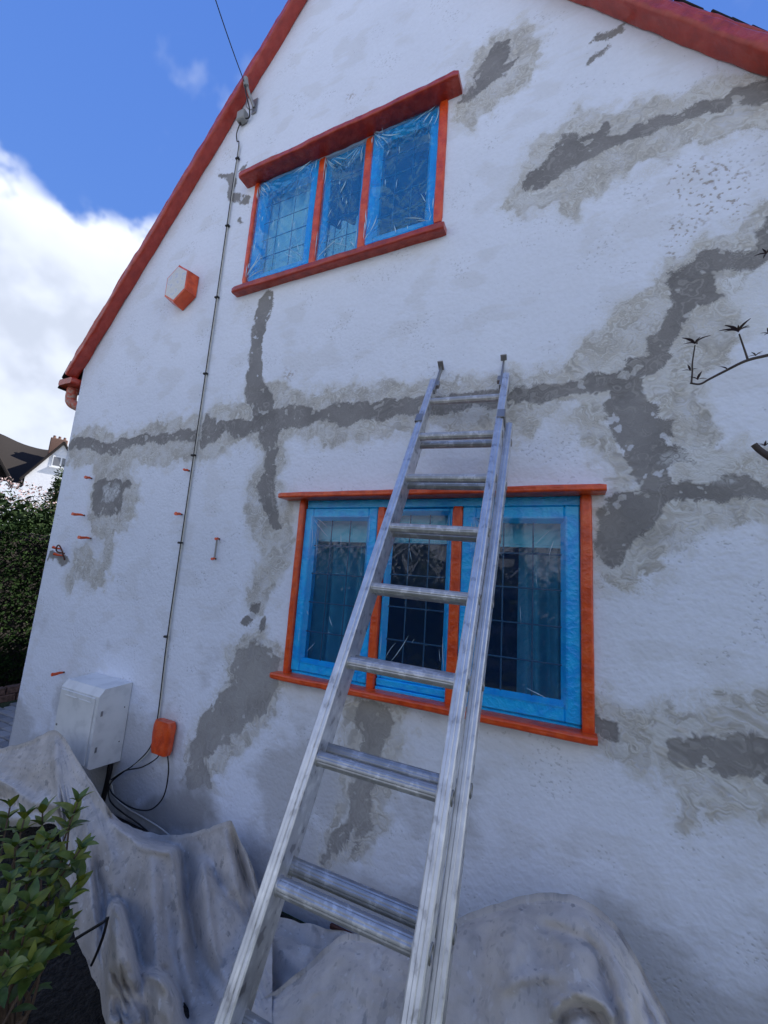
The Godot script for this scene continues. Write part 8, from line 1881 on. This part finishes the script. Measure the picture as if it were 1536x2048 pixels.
	sheet.append(vectors([-0.457, 0.281, 0.419, -0.454, 0.274, 0.427, -0.449, 0.274, 0.446, -0.441, 0.28, 0.473, -0.436, 0.278, 0.492, -0.431, 0.275, 0.509, -0.425, 0.274, 0.529, -0.419, 0.273, 0.548, -0.415, 0.267, 0.562, -0.41, 0.264, 0.579, -0.405, 0.261, 0.596, -0.4, 0.257, 0.611, -0.395, 0.252, 0.626, -0.392, 0.245, 0.636, -0.39, 0.231, 0.641, -0.388, 0.219, 0.646, -0.386, 0.207, 0.652, -0.383, 0.197, 0.66, -0.38, 0.188, 0.668, -0.377, 0.18, 0.679, -0.374, 0.171, 0.687, -0.371, 0.161, 0.695]))
	sheet.append(vectors([-0.427, 0.301, 0.417, -0.424, 0.296, 0.427, -0.416, 0.301, 0.455, -0.411, 0.302, 0.476, -0.405, 0.301, 0.497, -0.399, 0.303, 0.521, -0.394, 0.299, 0.538, -0.388, 0.299, 0.559, -0.384, 0.294, 0.574, -0.38, 0.286, 0.585, -0.377, 0.277, 0.595, -0.374, 0.267, 0.605, -0.372, 0.257, 0.614, -0.369, 0.247, 0.622, -0.366, 0.238, 0.632, -0.363, 0.228, 0.64, -0.36, 0.218, 0.649, -0.357, 0.21, 0.659, -0.355, 0.2, 0.667, -0.352, 0.189, 0.675, -0.349, 0.181, 0.685, -0.346, 0.171, 0.693]))
	sheet.append(vectors([-0.397, 0.32, 0.414, -0.392, 0.32, 0.431, -0.387, 0.321, 0.454, -0.381, 0.323, 0.478, -0.374, 0.328, 0.508, -0.37, 0.323, 0.523, -0.366, 0.317, 0.537, -0.363, 0.308, 0.548, -0.36, 0.298, 0.558, -0.357, 0.289, 0.569, -0.354, 0.28, 0.58, -0.351, 0.271, 0.591, -0.348, 0.262, 0.601, -0.344, 0.255, 0.614, -0.341, 0.245, 0.623, -0.339, 0.235, 0.633, -0.336, 0.227, 0.644, -0.333, 0.217, 0.653, -0.33, 0.208, 0.663, -0.328, 0.197, 0.671, -0.325, 0.189, 0.68, -0.323, 0.178, 0.688]))
	sheet.append(vectors([-0.368, 0.34, 0.406, -0.365, 0.337, 0.42, -0.36, 0.337, 0.442, -0.355, 0.336, 0.464, -0.349, 0.336, 0.488, -0.345, 0.332, 0.506, -0.342, 0.324, 0.518, -0.339, 0.315, 0.531, -0.336, 0.306, 0.543, -0.333, 0.297, 0.555, -0.33, 0.288, 0.566, -0.326, 0.28, 0.58, -0.323, 0.27, 0.591, -0.321, 0.26, 0.601, -0.318, 0.252, 0.613, -0.315, 0.242, 0.623, -0.312, 0.233, 0.635, -0.309, 0.223, 0.644, -0.306, 0.214, 0.655, -0.304, 0.205, 0.665, -0.301, 0.196, 0.675, -0.299, 0.185, 0.683]))
	sheet.append(vectors([-0.339, 0.359, 0.403, -0.336, 0.354, 0.416, -0.332, 0.351, 0.434, -0.327, 0.351, 0.458, -0.324, 0.344, 0.473, -0.32, 0.338, 0.489, -0.317, 0.33, 0.503, -0.314, 0.321, 0.516, -0.311, 0.311, 0.527, -0.308, 0.302, 0.54, -0.306, 0.291, 0.551, -0.303, 0.28, 0.561, -0.3, 0.271, 0.573, -0.298, 0.259, 0.582, -0.295, 0.25, 0.594, -0.292, 0.244, 0.61, -0.288, 0.237, 0.624, -0.285, 0.232, 0.639, -0.282, 0.223, 0.652, -0.28, 0.214, 0.662, -0.278, 0.202, 0.67, -0.275, 0.191, 0.678]))
	sheet.append(vectors([-0.31, 0.377, 0.4, -0.307, 0.372, 0.412, -0.304, 0.368, 0.429, -0.3, 0.366, 0.451, -0.297, 0.357, 0.464, -0.294, 0.349, 0.477, -0.291, 0.34, 0.491, -0.289, 0.33, 0.503, -0.285, 0.324, 0.52, -0.282, 0.316, 0.534, -0.279, 0.308, 0.549, -0.276, 0.302, 0.565, -0.273, 0.292, 0.577, -0.27, 0.285, 0.592, -0.268, 0.275, 0.603, -0.265, 0.267, 0.617, -0.262, 0.26, 0.631, -0.26, 0.251, 0.642, -0.258, 0.24, 0.652, -0.255, 0.23, 0.662, -0.253, 0.22, 0.672, -0.251, 0.209, 0.68]))
	sheet.append(vectors([-0.281, 0.396, 0.397, -0.279, 0.39, 0.409, -0.276, 0.386, 0.426, -0.272, 0.383, 0.447, -0.269, 0.378, 0.466, -0.266, 0.368, 0.478, -0.262, 0.366, 0.5, -0.259, 0.36, 0.518, -0.256, 0.353, 0.535, -0.253, 0.346, 0.55, -0.25, 0.34, 0.568, -0.248, 0.33, 0.58, -0.245, 0.322, 0.594, -0.243, 0.312, 0.605, -0.24, 0.303, 0.618, -0.238, 0.294, 0.629, -0.236, 0.284, 0.64, -0.234, 0.272, 0.649, -0.232, 0.262, 0.659, -0.23, 0.252, 0.669, -0.228, 0.242, 0.679, -0.226, 0.23, 0.687]))
	sheet.append(vectors([-0.252, 0.412, 0.398, -0.249, 0.409, 0.414, -0.246, 0.407, 0.435, -0.242, 0.407, 0.46, -0.238, 0.404, 0.482, -0.236, 0.397, 0.497, -0.232, 0.394, 0.52, -0.23, 0.388, 0.536, -0.227, 0.381, 0.552, -0.225, 0.373, 0.567, -0.222, 0.368, 0.585, -0.219, 0.359, 0.598, -0.217, 0.351, 0.612, -0.215, 0.342, 0.625, -0.213, 0.334, 0.637, -0.212, 0.318, 0.642, -0.21, 0.307, 0.651, -0.209, 0.295, 0.659, -0.207, 0.285, 0.669, -0.205, 0.275, 0.679, -0.203, 0.265, 0.689, -0.202, 0.253, 0.697]))
	sheet.append(vectors([-0.223, 0.429, 0.394, -0.221, 0.426, 0.411, -0.218, 0.424, 0.432, -0.214, 0.425, 0.46, -0.211, 0.424, 0.484, -0.208, 0.421, 0.506, -0.205, 0.416, 0.524, -0.203, 0.409, 0.542, -0.2, 0.403, 0.559, -0.198, 0.399, 0.579, -0.195, 0.392, 0.595, -0.193, 0.387, 0.613, -0.191, 0.376, 0.623, -0.189, 0.37, 0.64, -0.187, 0.358, 0.648, -0.187, 0.338, 0.646, -0.186, 0.325, 0.654, -0.184, 0.315, 0.664, -0.183, 0.304, 0.674, -0.181, 0.294, 0.684, -0.18, 0.283, 0.694, -0.178, 0.272, 0.702]))
	sheet.append(vectors([-0.195, 0.447, 0.39, -0.193, 0.442, 0.405, -0.191, 0.44, 0.427, -0.187, 0.442, 0.456, -0.184, 0.442, 0.484, -0.181, 0.439, 0.506, -0.179, 0.434, 0.526, -0.177, 0.428, 0.544, -0.174, 0.424, 0.564, -0.173, 0.415, 0.578, -0.171, 0.407, 0.593, -0.169, 0.395, 0.602, -0.168, 0.387, 0.617, -0.165, 0.384, 0.638, -0.164, 0.368, 0.641, -0.164, 0.349, 0.642, -0.163, 0.337, 0.651, -0.161, 0.327, 0.661, -0.16, 0.316, 0.671, -0.159, 0.305, 0.681, -0.157, 0.295, 0.691, -0.156, 0.283, 0.699]))
	sheet.append(vectors([-0.167, 0.461, 0.389, -0.166, 0.457, 0.404, -0.163, 0.454, 0.425, -0.161, 0.454, 0.452, -0.158, 0.452, 0.477, -0.156, 0.447, 0.497, -0.154, 0.439, 0.512, -0.153, 0.43, 0.527, -0.151, 0.423, 0.544, -0.15, 0.413, 0.556, -0.148, 0.404, 0.57, -0.147, 0.393, 0.581, -0.145, 0.389, 0.601, -0.143, 0.386, 0.623, -0.143, 0.366, 0.621, -0.142, 0.352, 0.627, -0.141, 0.341, 0.638, -0.139, 0.33, 0.648, -0.138, 0.319, 0.658, -0.137, 0.308, 0.668, -0.136, 0.297, 0.677, -0.135, 0.286, 0.686]))
	sheet.append(vectors([-0.139, 0.474, 0.388, -0.138, 0.469, 0.401, -0.137, 0.464, 0.42, -0.135, 0.462, 0.443, -0.133, 0.457, 0.464, -0.131, 0.451, 0.481, -0.13, 0.442, 0.496, -0.129, 0.433, 0.51, -0.127, 0.425, 0.526, -0.126, 0.414, 0.538, -0.125, 0.406, 0.554, -0.124, 0.396, 0.566, -0.122, 0.393, 0.589, -0.12, 0.387, 0.605, -0.12, 0.367, 0.605, -0.119, 0.354, 0.613, -0.118, 0.343, 0.624, -0.117, 0.333, 0.635, -0.117, 0.322, 0.645, -0.116, 0.311, 0.655, -0.115, 0.3, 0.664, -0.114, 0.289, 0.673]))
	sheet.append(vectors([-0.112, 0.487, 0.385, -0.111, 0.481, 0.398, -0.11, 0.476, 0.415, -0.108, 0.472, 0.437, -0.107, 0.466, 0.456, -0.106, 0.455, 0.468, -0.105, 0.446, 0.483, -0.104, 0.44, 0.503, -0.103, 0.43, 0.515, -0.102, 0.419, 0.527, -0.101, 0.409, 0.542, -0.1, 0.401, 0.557, -0.099, 0.394, 0.574, -0.097, 0.392, 0.597, -0.097, 0.371, 0.596, -0.097, 0.358, 0.604, -0.096, 0.347, 0.615, -0.095, 0.336, 0.625, -0.094, 0.325, 0.636, -0.094, 0.314, 0.646, -0.093, 0.304, 0.657, -0.092, 0.291, 0.664]))
	sheet.append(vectors([-0.085, 0.497, 0.386, -0.084, 0.492, 0.399, -0.083, 0.487, 0.417, -0.082, 0.483, 0.44, -0.081, 0.477, 0.458, -0.081, 0.464, 0.465, -0.08, 0.446, 0.468, -0.079, 0.449, 0.5, -0.078, 0.443, 0.519, -0.077, 0.432, 0.531, -0.076, 0.423, 0.545, -0.076, 0.413, 0.558, -0.075, 0.408, 0.577, -0.074, 0.406, 0.6, -0.074, 0.384, 0.597, -0.073, 0.371, 0.604, -0.073, 0.36, 0.615, -0.072, 0.352, 0.63, -0.071, 0.347, 0.648, -0.07, 0.345, 0.667, -0.07, 0.334, 0.678, -0.07, 0.308, 0.669]))
	sheet.append(vectors([-0.058, 0.505, 0.385, -0.057, 0.501, 0.399, -0.057, 0.497, 0.419, -0.056, 0.494, 0.443, -0.055, 0.49, 0.464, -0.055, 0.48, 0.477, -0.055, 0.458, 0.472, -0.054, 0.464, 0.51, -0.053, 0.458, 0.529, -0.053, 0.448, 0.542, -0.052, 0.439, 0.557, -0.052, 0.43, 0.572, -0.051, 0.422, 0.586, -0.05, 0.418, 0.608, -0.05, 0.399, 0.607, -0.05, 0.387, 0.617, -0.049, 0.382, 0.635, -0.048, 0.399, 0.68, -0.048, 0.38, 0.681, -0.048, 0.349, 0.664, -0.049, 0.323, 0.656, -0.048, 0.315, 0.67]))
	sheet.append(vectors([-0.031, 0.512, 0.389, -0.031, 0.509, 0.405, -0.03, 0.506, 0.426, -0.03, 0.505, 0.451, -0.03, 0.501, 0.473, -0.029, 0.493, 0.489, -0.029, 0.474, 0.488, -0.029, 0.47, 0.511, -0.029, 0.474, 0.543, -0.028, 0.464, 0.556, -0.028, 0.456, 0.572, -0.028, 0.446, 0.583, -0.028, 0.439, 0.6, -0.028, 0.43, 0.614, -0.028, 0.416, 0.619, -0.027, 0.407, 0.633, -0.027, 0.42, 0.674, -0.027, 0.395, 0.665, -0.028, 0.348, 0.629, -0.028, 0.312, 0.608, -0.027, 0.327, 0.65, -0.027, 0.333, 0.68]))
	sheet.append(vectors([-0.005, 0.52, 0.386, -0.005, 0.516, 0.402, -0.005, 0.515, 0.426, -0.005, 0.513, 0.451, -0.005, 0.51, 0.473, -0.005, 0.504, 0.493, -0.005, 0.493, 0.503, -0.005, 0.475, 0.504, -0.005, 0.485, 0.547, -0.005, 0.479, 0.564, -0.005, 0.471, 0.58, -0.005, 0.461, 0.592, -0.005, 0.452, 0.606, -0.005, 0.443, 0.618, -0.005, 0.432, 0.629, -0.005, 0.444, 0.669, -0.005, 0.43, 0.674, -0.006, 0.377, 0.63, -0.006, 0.356, 0.627, -0.006, 0.371, 0.67, -0.006, 0.367, 0.687, -0.006, 0.356, 0.696]))
	sheet.append(vectors([0.021, 0.52, 0.388, 0.021, 0.518, 0.405, 0.02, 0.519, 0.433, 0.02, 0.517, 0.457, 0.02, 0.511, 0.475, 0.019, 0.504, 0.491, 0.019, 0.491, 0.498, 0.019, 0.474, 0.5, 0.018, 0.481, 0.538, 0.018, 0.479, 0.562, 0.018, 0.47, 0.575, 0.017, 0.463, 0.591, 0.017, 0.452, 0.602, 0.017, 0.444, 0.615, 0.016, 0.441, 0.636, 0.016, 0.457, 0.681, 0.016, 0.41, 0.643, 0.016, 0.355, 0.596, 0.016, 0.387, 0.66, 0.015, 0.384, 0.679, 0.015, 0.375, 0.69, 0.015, 0.363, 0.698]))
	sheet.append(vectors([0.047, 0.511, 0.38, 0.046, 0.509, 0.398, 0.045, 0.514, 0.431, 0.044, 0.52, 0.467, 0.044, 0.509, 0.475, 0.043, 0.498, 0.485, 0.043, 0.481, 0.486, 0.043, 0.465, 0.489, 0.041, 0.476, 0.531, 0.041, 0.471, 0.55, 0.04, 0.462, 0.564, 0.04, 0.456, 0.58, 0.039, 0.446, 0.591, 0.039, 0.439, 0.606, 0.038, 0.441, 0.633, 0.037, 0.441, 0.657, 0.038, 0.389, 0.611, 0.038, 0.363, 0.601, 0.037, 0.382, 0.649, 0.036, 0.38, 0.668, 0.036, 0.372, 0.68, 0.035, 0.36, 0.688]))
	sheet.append(vectors([0.072, 0.507, 0.383, 0.071, 0.496, 0.384, 0.07, 0.494, 0.406, 0.069, 0.502, 0.444, 0.067, 0.507, 0.478, 0.067, 0.495, 0.485, 0.066, 0.485, 0.496, 0.066, 0.463, 0.489, 0.065, 0.456, 0.505, 0.064, 0.454, 0.528, 0.063, 0.448, 0.545, 0.062, 0.44, 0.56, 0.061, 0.434, 0.576, 0.061, 0.427, 0.59, 0.059, 0.436, 0.627, 0.058, 0.438, 0.653, 0.059, 0.393, 0.616, 0.06, 0.341, 0.571, 0.059, 0.355, 0.613, 0.058, 0.356, 0.637, 0.056, 0.357, 0.66, 0.056, 0.349, 0.671]))
	sheet.append(vectors([0.096, 0.5, 0.387, 0.096, 0.489, 0.389, 0.095, 0.484, 0.404, 0.092, 0.49, 0.439, 0.09, 0.501, 0.481, 0.089, 0.496, 0.498, 0.088, 0.482, 0.501, 0.088, 0.472, 0.512, 0.087, 0.458, 0.515, 0.087, 0.435, 0.507, 0.087, 0.424, 0.516, 0.085, 0.421, 0.537, 0.084, 0.421, 0.561, 0.083, 0.415, 0.577, 0.081, 0.422, 0.61, 0.078, 0.433, 0.648, 0.08, 0.396, 0.621, 0.08, 0.367, 0.605, 0.081, 0.336, 0.588, 0.08, 0.331, 0.604, 0.078, 0.339, 0.636, 0.076, 0.341, 0.66]))
	sheet.append(vectors([0.119, 0.491, 0.396, 0.118, 0.486, 0.405, 0.117, 0.48, 0.418, 0.115, 0.481, 0.442, 0.113, 0.484, 0.47, 0.111, 0.491, 0.504, 0.109, 0.488, 0.523, 0.108, 0.479, 0.533, 0.107, 0.47, 0.543, 0.106, 0.463, 0.556, 0.106, 0.448, 0.558, 0.106, 0.425, 0.548, 0.106, 0.406, 0.545, 0.105, 0.397, 0.555, 0.103, 0.398, 0.579, 0.1, 0.413, 0.621, 0.098, 0.42, 0.652, 0.098, 0.406, 0.654, 0.098, 0.379, 0.641, 0.098, 0.363, 0.64, 0.097, 0.355, 0.651, 0.096, 0.346, 0.66]))
	sheet.append(vectors([0.142, 0.475, 0.399, 0.142, 0.469, 0.406, 0.14, 0.469, 0.425, 0.138, 0.469, 0.446, 0.137, 0.463, 0.458, 0.134, 0.466, 0.484, 0.132, 0.47, 0.512, 0.129, 0.478, 0.545, 0.128, 0.472, 0.557, 0.127, 0.464, 0.566, 0.126, 0.458, 0.578, 0.124, 0.454, 0.594, 0.122, 0.451, 0.611, 0.121, 0.442, 0.618, 0.122, 0.424, 0.614, 0.122, 0.405, 0.608, 0.122, 0.387, 0.605, 0.121, 0.376, 0.61, 0.119, 0.373, 0.626, 0.118, 0.366, 0.636, 0.117, 0.362, 0.65, 0.116, 0.358, 0.663]))
	sheet.append(vectors([0.164, 0.455, 0.415, 0.162, 0.452, 0.425, 0.16, 0.456, 0.446, 0.159, 0.453, 0.46, 0.157, 0.448, 0.47, 0.156, 0.444, 0.483, 0.154, 0.448, 0.508, 0.151, 0.455, 0.536, 0.147, 0.464, 0.568, 0.146, 0.461, 0.581, 0.145, 0.454, 0.589, 0.144, 0.446, 0.596, 0.143, 0.442, 0.608, 0.141, 0.437, 0.619, 0.14, 0.435, 0.634, 0.138, 0.432, 0.646, 0.137, 0.428, 0.658, 0.136, 0.417, 0.661, 0.136, 0.401, 0.657, 0.136, 0.385, 0.653, 0.136, 0.373, 0.654, 0.135, 0.366, 0.662]))
	sheet.append(vectors([0.185, 0.43, 0.423, 0.183, 0.43, 0.434, 0.182, 0.429, 0.447, 0.18, 0.428, 0.46, 0.178, 0.428, 0.476, 0.177, 0.422, 0.481, 0.176, 0.418, 0.491, 0.174, 0.42, 0.51, 0.171, 0.426, 0.534, 0.169, 0.426, 0.55, 0.167, 0.431, 0.572, 0.165, 0.431, 0.588, 0.163, 0.427, 0.597, 0.163, 0.42, 0.603, 0.162, 0.413, 0.609, 0.161, 0.408, 0.617, 0.159, 0.403, 0.626, 0.158, 0.403, 0.64, 0.156, 0.398, 0.649, 0.155, 0.393, 0.657, 0.155, 0.385, 0.661, 0.154, 0.375, 0.663]))
	sheet.append(vectors([0.205, 0.4, 0.428, 0.205, 0.397, 0.432, 0.204, 0.395, 0.44, 0.202, 0.393, 0.449, 0.2, 0.394, 0.463, 0.198, 0.396, 0.479, 0.196, 0.398, 0.494, 0.196, 0.392, 0.498, 0.195, 0.384, 0.5, 0.194, 0.38, 0.507, 0.193, 0.377, 0.517, 0.191, 0.377, 0.53, 0.188, 0.383, 0.55, 0.187, 0.383, 0.563, 0.185, 0.385, 0.578, 0.183, 0.383, 0.588, 0.182, 0.376, 0.592, 0.182, 0.371, 0.598, 0.181, 0.366, 0.603, 0.179, 0.363, 0.612, 0.178, 0.36, 0.62, 0.177, 0.355, 0.626]))
	sheet.append(vectors([0.224, 0.374, 0.442, 0.223, 0.372, 0.447, 0.222, 0.375, 0.46, 0.221, 0.374, 0.467, 0.218, 0.379, 0.483, 0.217, 0.378, 0.491, 0.215, 0.382, 0.506, 0.213, 0.384, 0.518, 0.212, 0.381, 0.524, 0.212, 0.375, 0.525, 0.212, 0.368, 0.526, 0.211, 0.363, 0.528, 0.21, 0.359, 0.532, 0.209, 0.358, 0.541, 0.207, 0.358, 0.551, 0.206, 0.357, 0.56, 0.205, 0.356, 0.568, 0.204, 0.354, 0.576, 0.203, 0.353, 0.583, 0.201, 0.35, 0.59, 0.2, 0.347, 0.596, 0.2, 0.344, 0.601]))
	sheet.append(vectors([0.242, 0.353, 0.457, 0.242, 0.353, 0.462, 0.24, 0.353, 0.468, 0.239, 0.354, 0.476, 0.238, 0.356, 0.485, 0.236, 0.357, 0.494, 0.234, 0.366, 0.513, 0.232, 0.368, 0.522, 0.231, 0.37, 0.531, 0.228, 0.376, 0.547, 0.227, 0.376, 0.553, 0.227, 0.374, 0.558, 0.225, 0.374, 0.565, 0.225, 0.37, 0.567, 0.224, 0.368, 0.571, 0.224, 0.364, 0.573, 0.223, 0.364, 0.579, 0.222, 0.36, 0.582, 0.221, 0.359, 0.587, 0.221, 0.355, 0.59, 0.22, 0.354, 0.595, 0.219, 0.35, 0.598]))
	sheet.append(vectors([0.261, 0.329, 0.462, 0.261, 0.329, 0.465, 0.261, 0.326, 0.465, 0.26, 0.326, 0.468, 0.259, 0.326, 0.473, 0.258, 0.328, 0.479, 0.257, 0.33, 0.488, 0.257, 0.327, 0.488, 0.255, 0.33, 0.497, 0.254, 0.334, 0.507, 0.252, 0.338, 0.517, 0.25, 0.342, 0.526, 0.249, 0.345, 0.536, 0.247, 0.348, 0.545, 0.246, 0.351, 0.554, 0.244, 0.354, 0.562, 0.243, 0.356, 0.57, 0.242, 0.358, 0.577, 0.241, 0.358, 0.582, 0.24, 0.358, 0.588, 0.239, 0.358, 0.592, 0.239, 0.356, 0.594]))
	sheet.append(vectors([0.277, 0.309, 0.48, 0.277, 0.308, 0.48, 0.277, 0.31, 0.485, 0.276, 0.309, 0.485, 0.276, 0.308, 0.485, 0.276, 0.31, 0.49, 0.276, 0.308, 0.49, 0.275, 0.307, 0.49, 0.274, 0.31, 0.495, 0.274, 0.308, 0.495, 0.273, 0.313, 0.503, 0.273, 0.311, 0.503, 0.273, 0.309, 0.503, 0.272, 0.314, 0.511, 0.272, 0.313, 0.511, 0.27, 0.318, 0.52, 0.27, 0.316, 0.52, 0.268, 0.322, 0.529, 0.268, 0.32, 0.529, 0.268, 0.318, 0.529, 0.267, 0.323, 0.538, 0.267, 0.321, 0.538]))
	return sheet


func shrub_tips() -> Array:
	return [-2.36, 0.436, 1, -2.14, 0.469, 1.05, -2.141, 0.461, 0.98, -1.911, 0.567, 0.98, -1.783, 0.448, 1.02, -1.882, 0.475, 1.08, -2.035, 0.431, 1.12, -1.842, 0.406, 1.05, -1.848, 0.424, 1.15, -1.765, 0.339, 1.02, -1.8, 0.356, 1.1, -1.873, 0.406, 1.2, -1.767, 0.366, 1.18, -1.729, 0.303, 1.08, -1.779, 0.367, 1.25, -1.703, 0.3, 1.15, -1.697, 0.315, 1.22, -1.737, 0.223, 1.05, -1.614, 0.313, 1.3, -1.639, 0.26, 1.22, -1.681, 0.242, 1.12, -2.382, 0.359, 1.05, -2.215, 0.318, 1.1, -1.885, 0.468, 1.12, -1.942, 0.493, 0.98]


func twig_lines() -> Array:
	return [[0.518, 2.237, 0.95, 0.472, 2.214, 0.97, 0.439, 2.205, 0.98, 0.394, 2.188, 1, 0.353, 2.168, 1, 0.322, 2.152, 1, 0.301, 2.141, 1, 0.281, 2.147, 1],
		[0.284, 2.148, 1, 0.287, 2.175, 1, 0.286, 2.197, 1.01, 0.291, 2.239, 1.02],
		[0.399, 2.192, 1, 0.394, 2.221, 1, 0.38, 2.252, 1.02],
		[0.528, 1.893, 0.95, 0.469, 1.909, 0.97, 0.429, 1.935, 1, 0.408, 1.958, 1, 0.398, 1.973, 1]]


func twig_leaf_points() -> Array:
	return [0.291, 2.242, 1.02, 0.379, 2.257, 1.02, 0.283, 2.18, 1, 0.297, 2.153, 1, 0.415, 2.198, 1, 0.359, 2.17, 1, 0.452, 2.47, 1, 0.443, 2.251, 1, 0.418, 1.967, 1]


func cord_points() -> Array:
	return [[-1.793, 0.184, 1.25, -1.885, 0.062, 1.12, -1.837, 0.078, 1.05, -1.771, 0.121, 0.97, -1.72, 0.155, 0.92, -1.725, 0.156, 0.9],
		[-1.719, 0.162, 0.9, -1.716, 0.106, 0.91, -1.748, 0.034, 0.9, -1.814, -0.065, 0.87]]
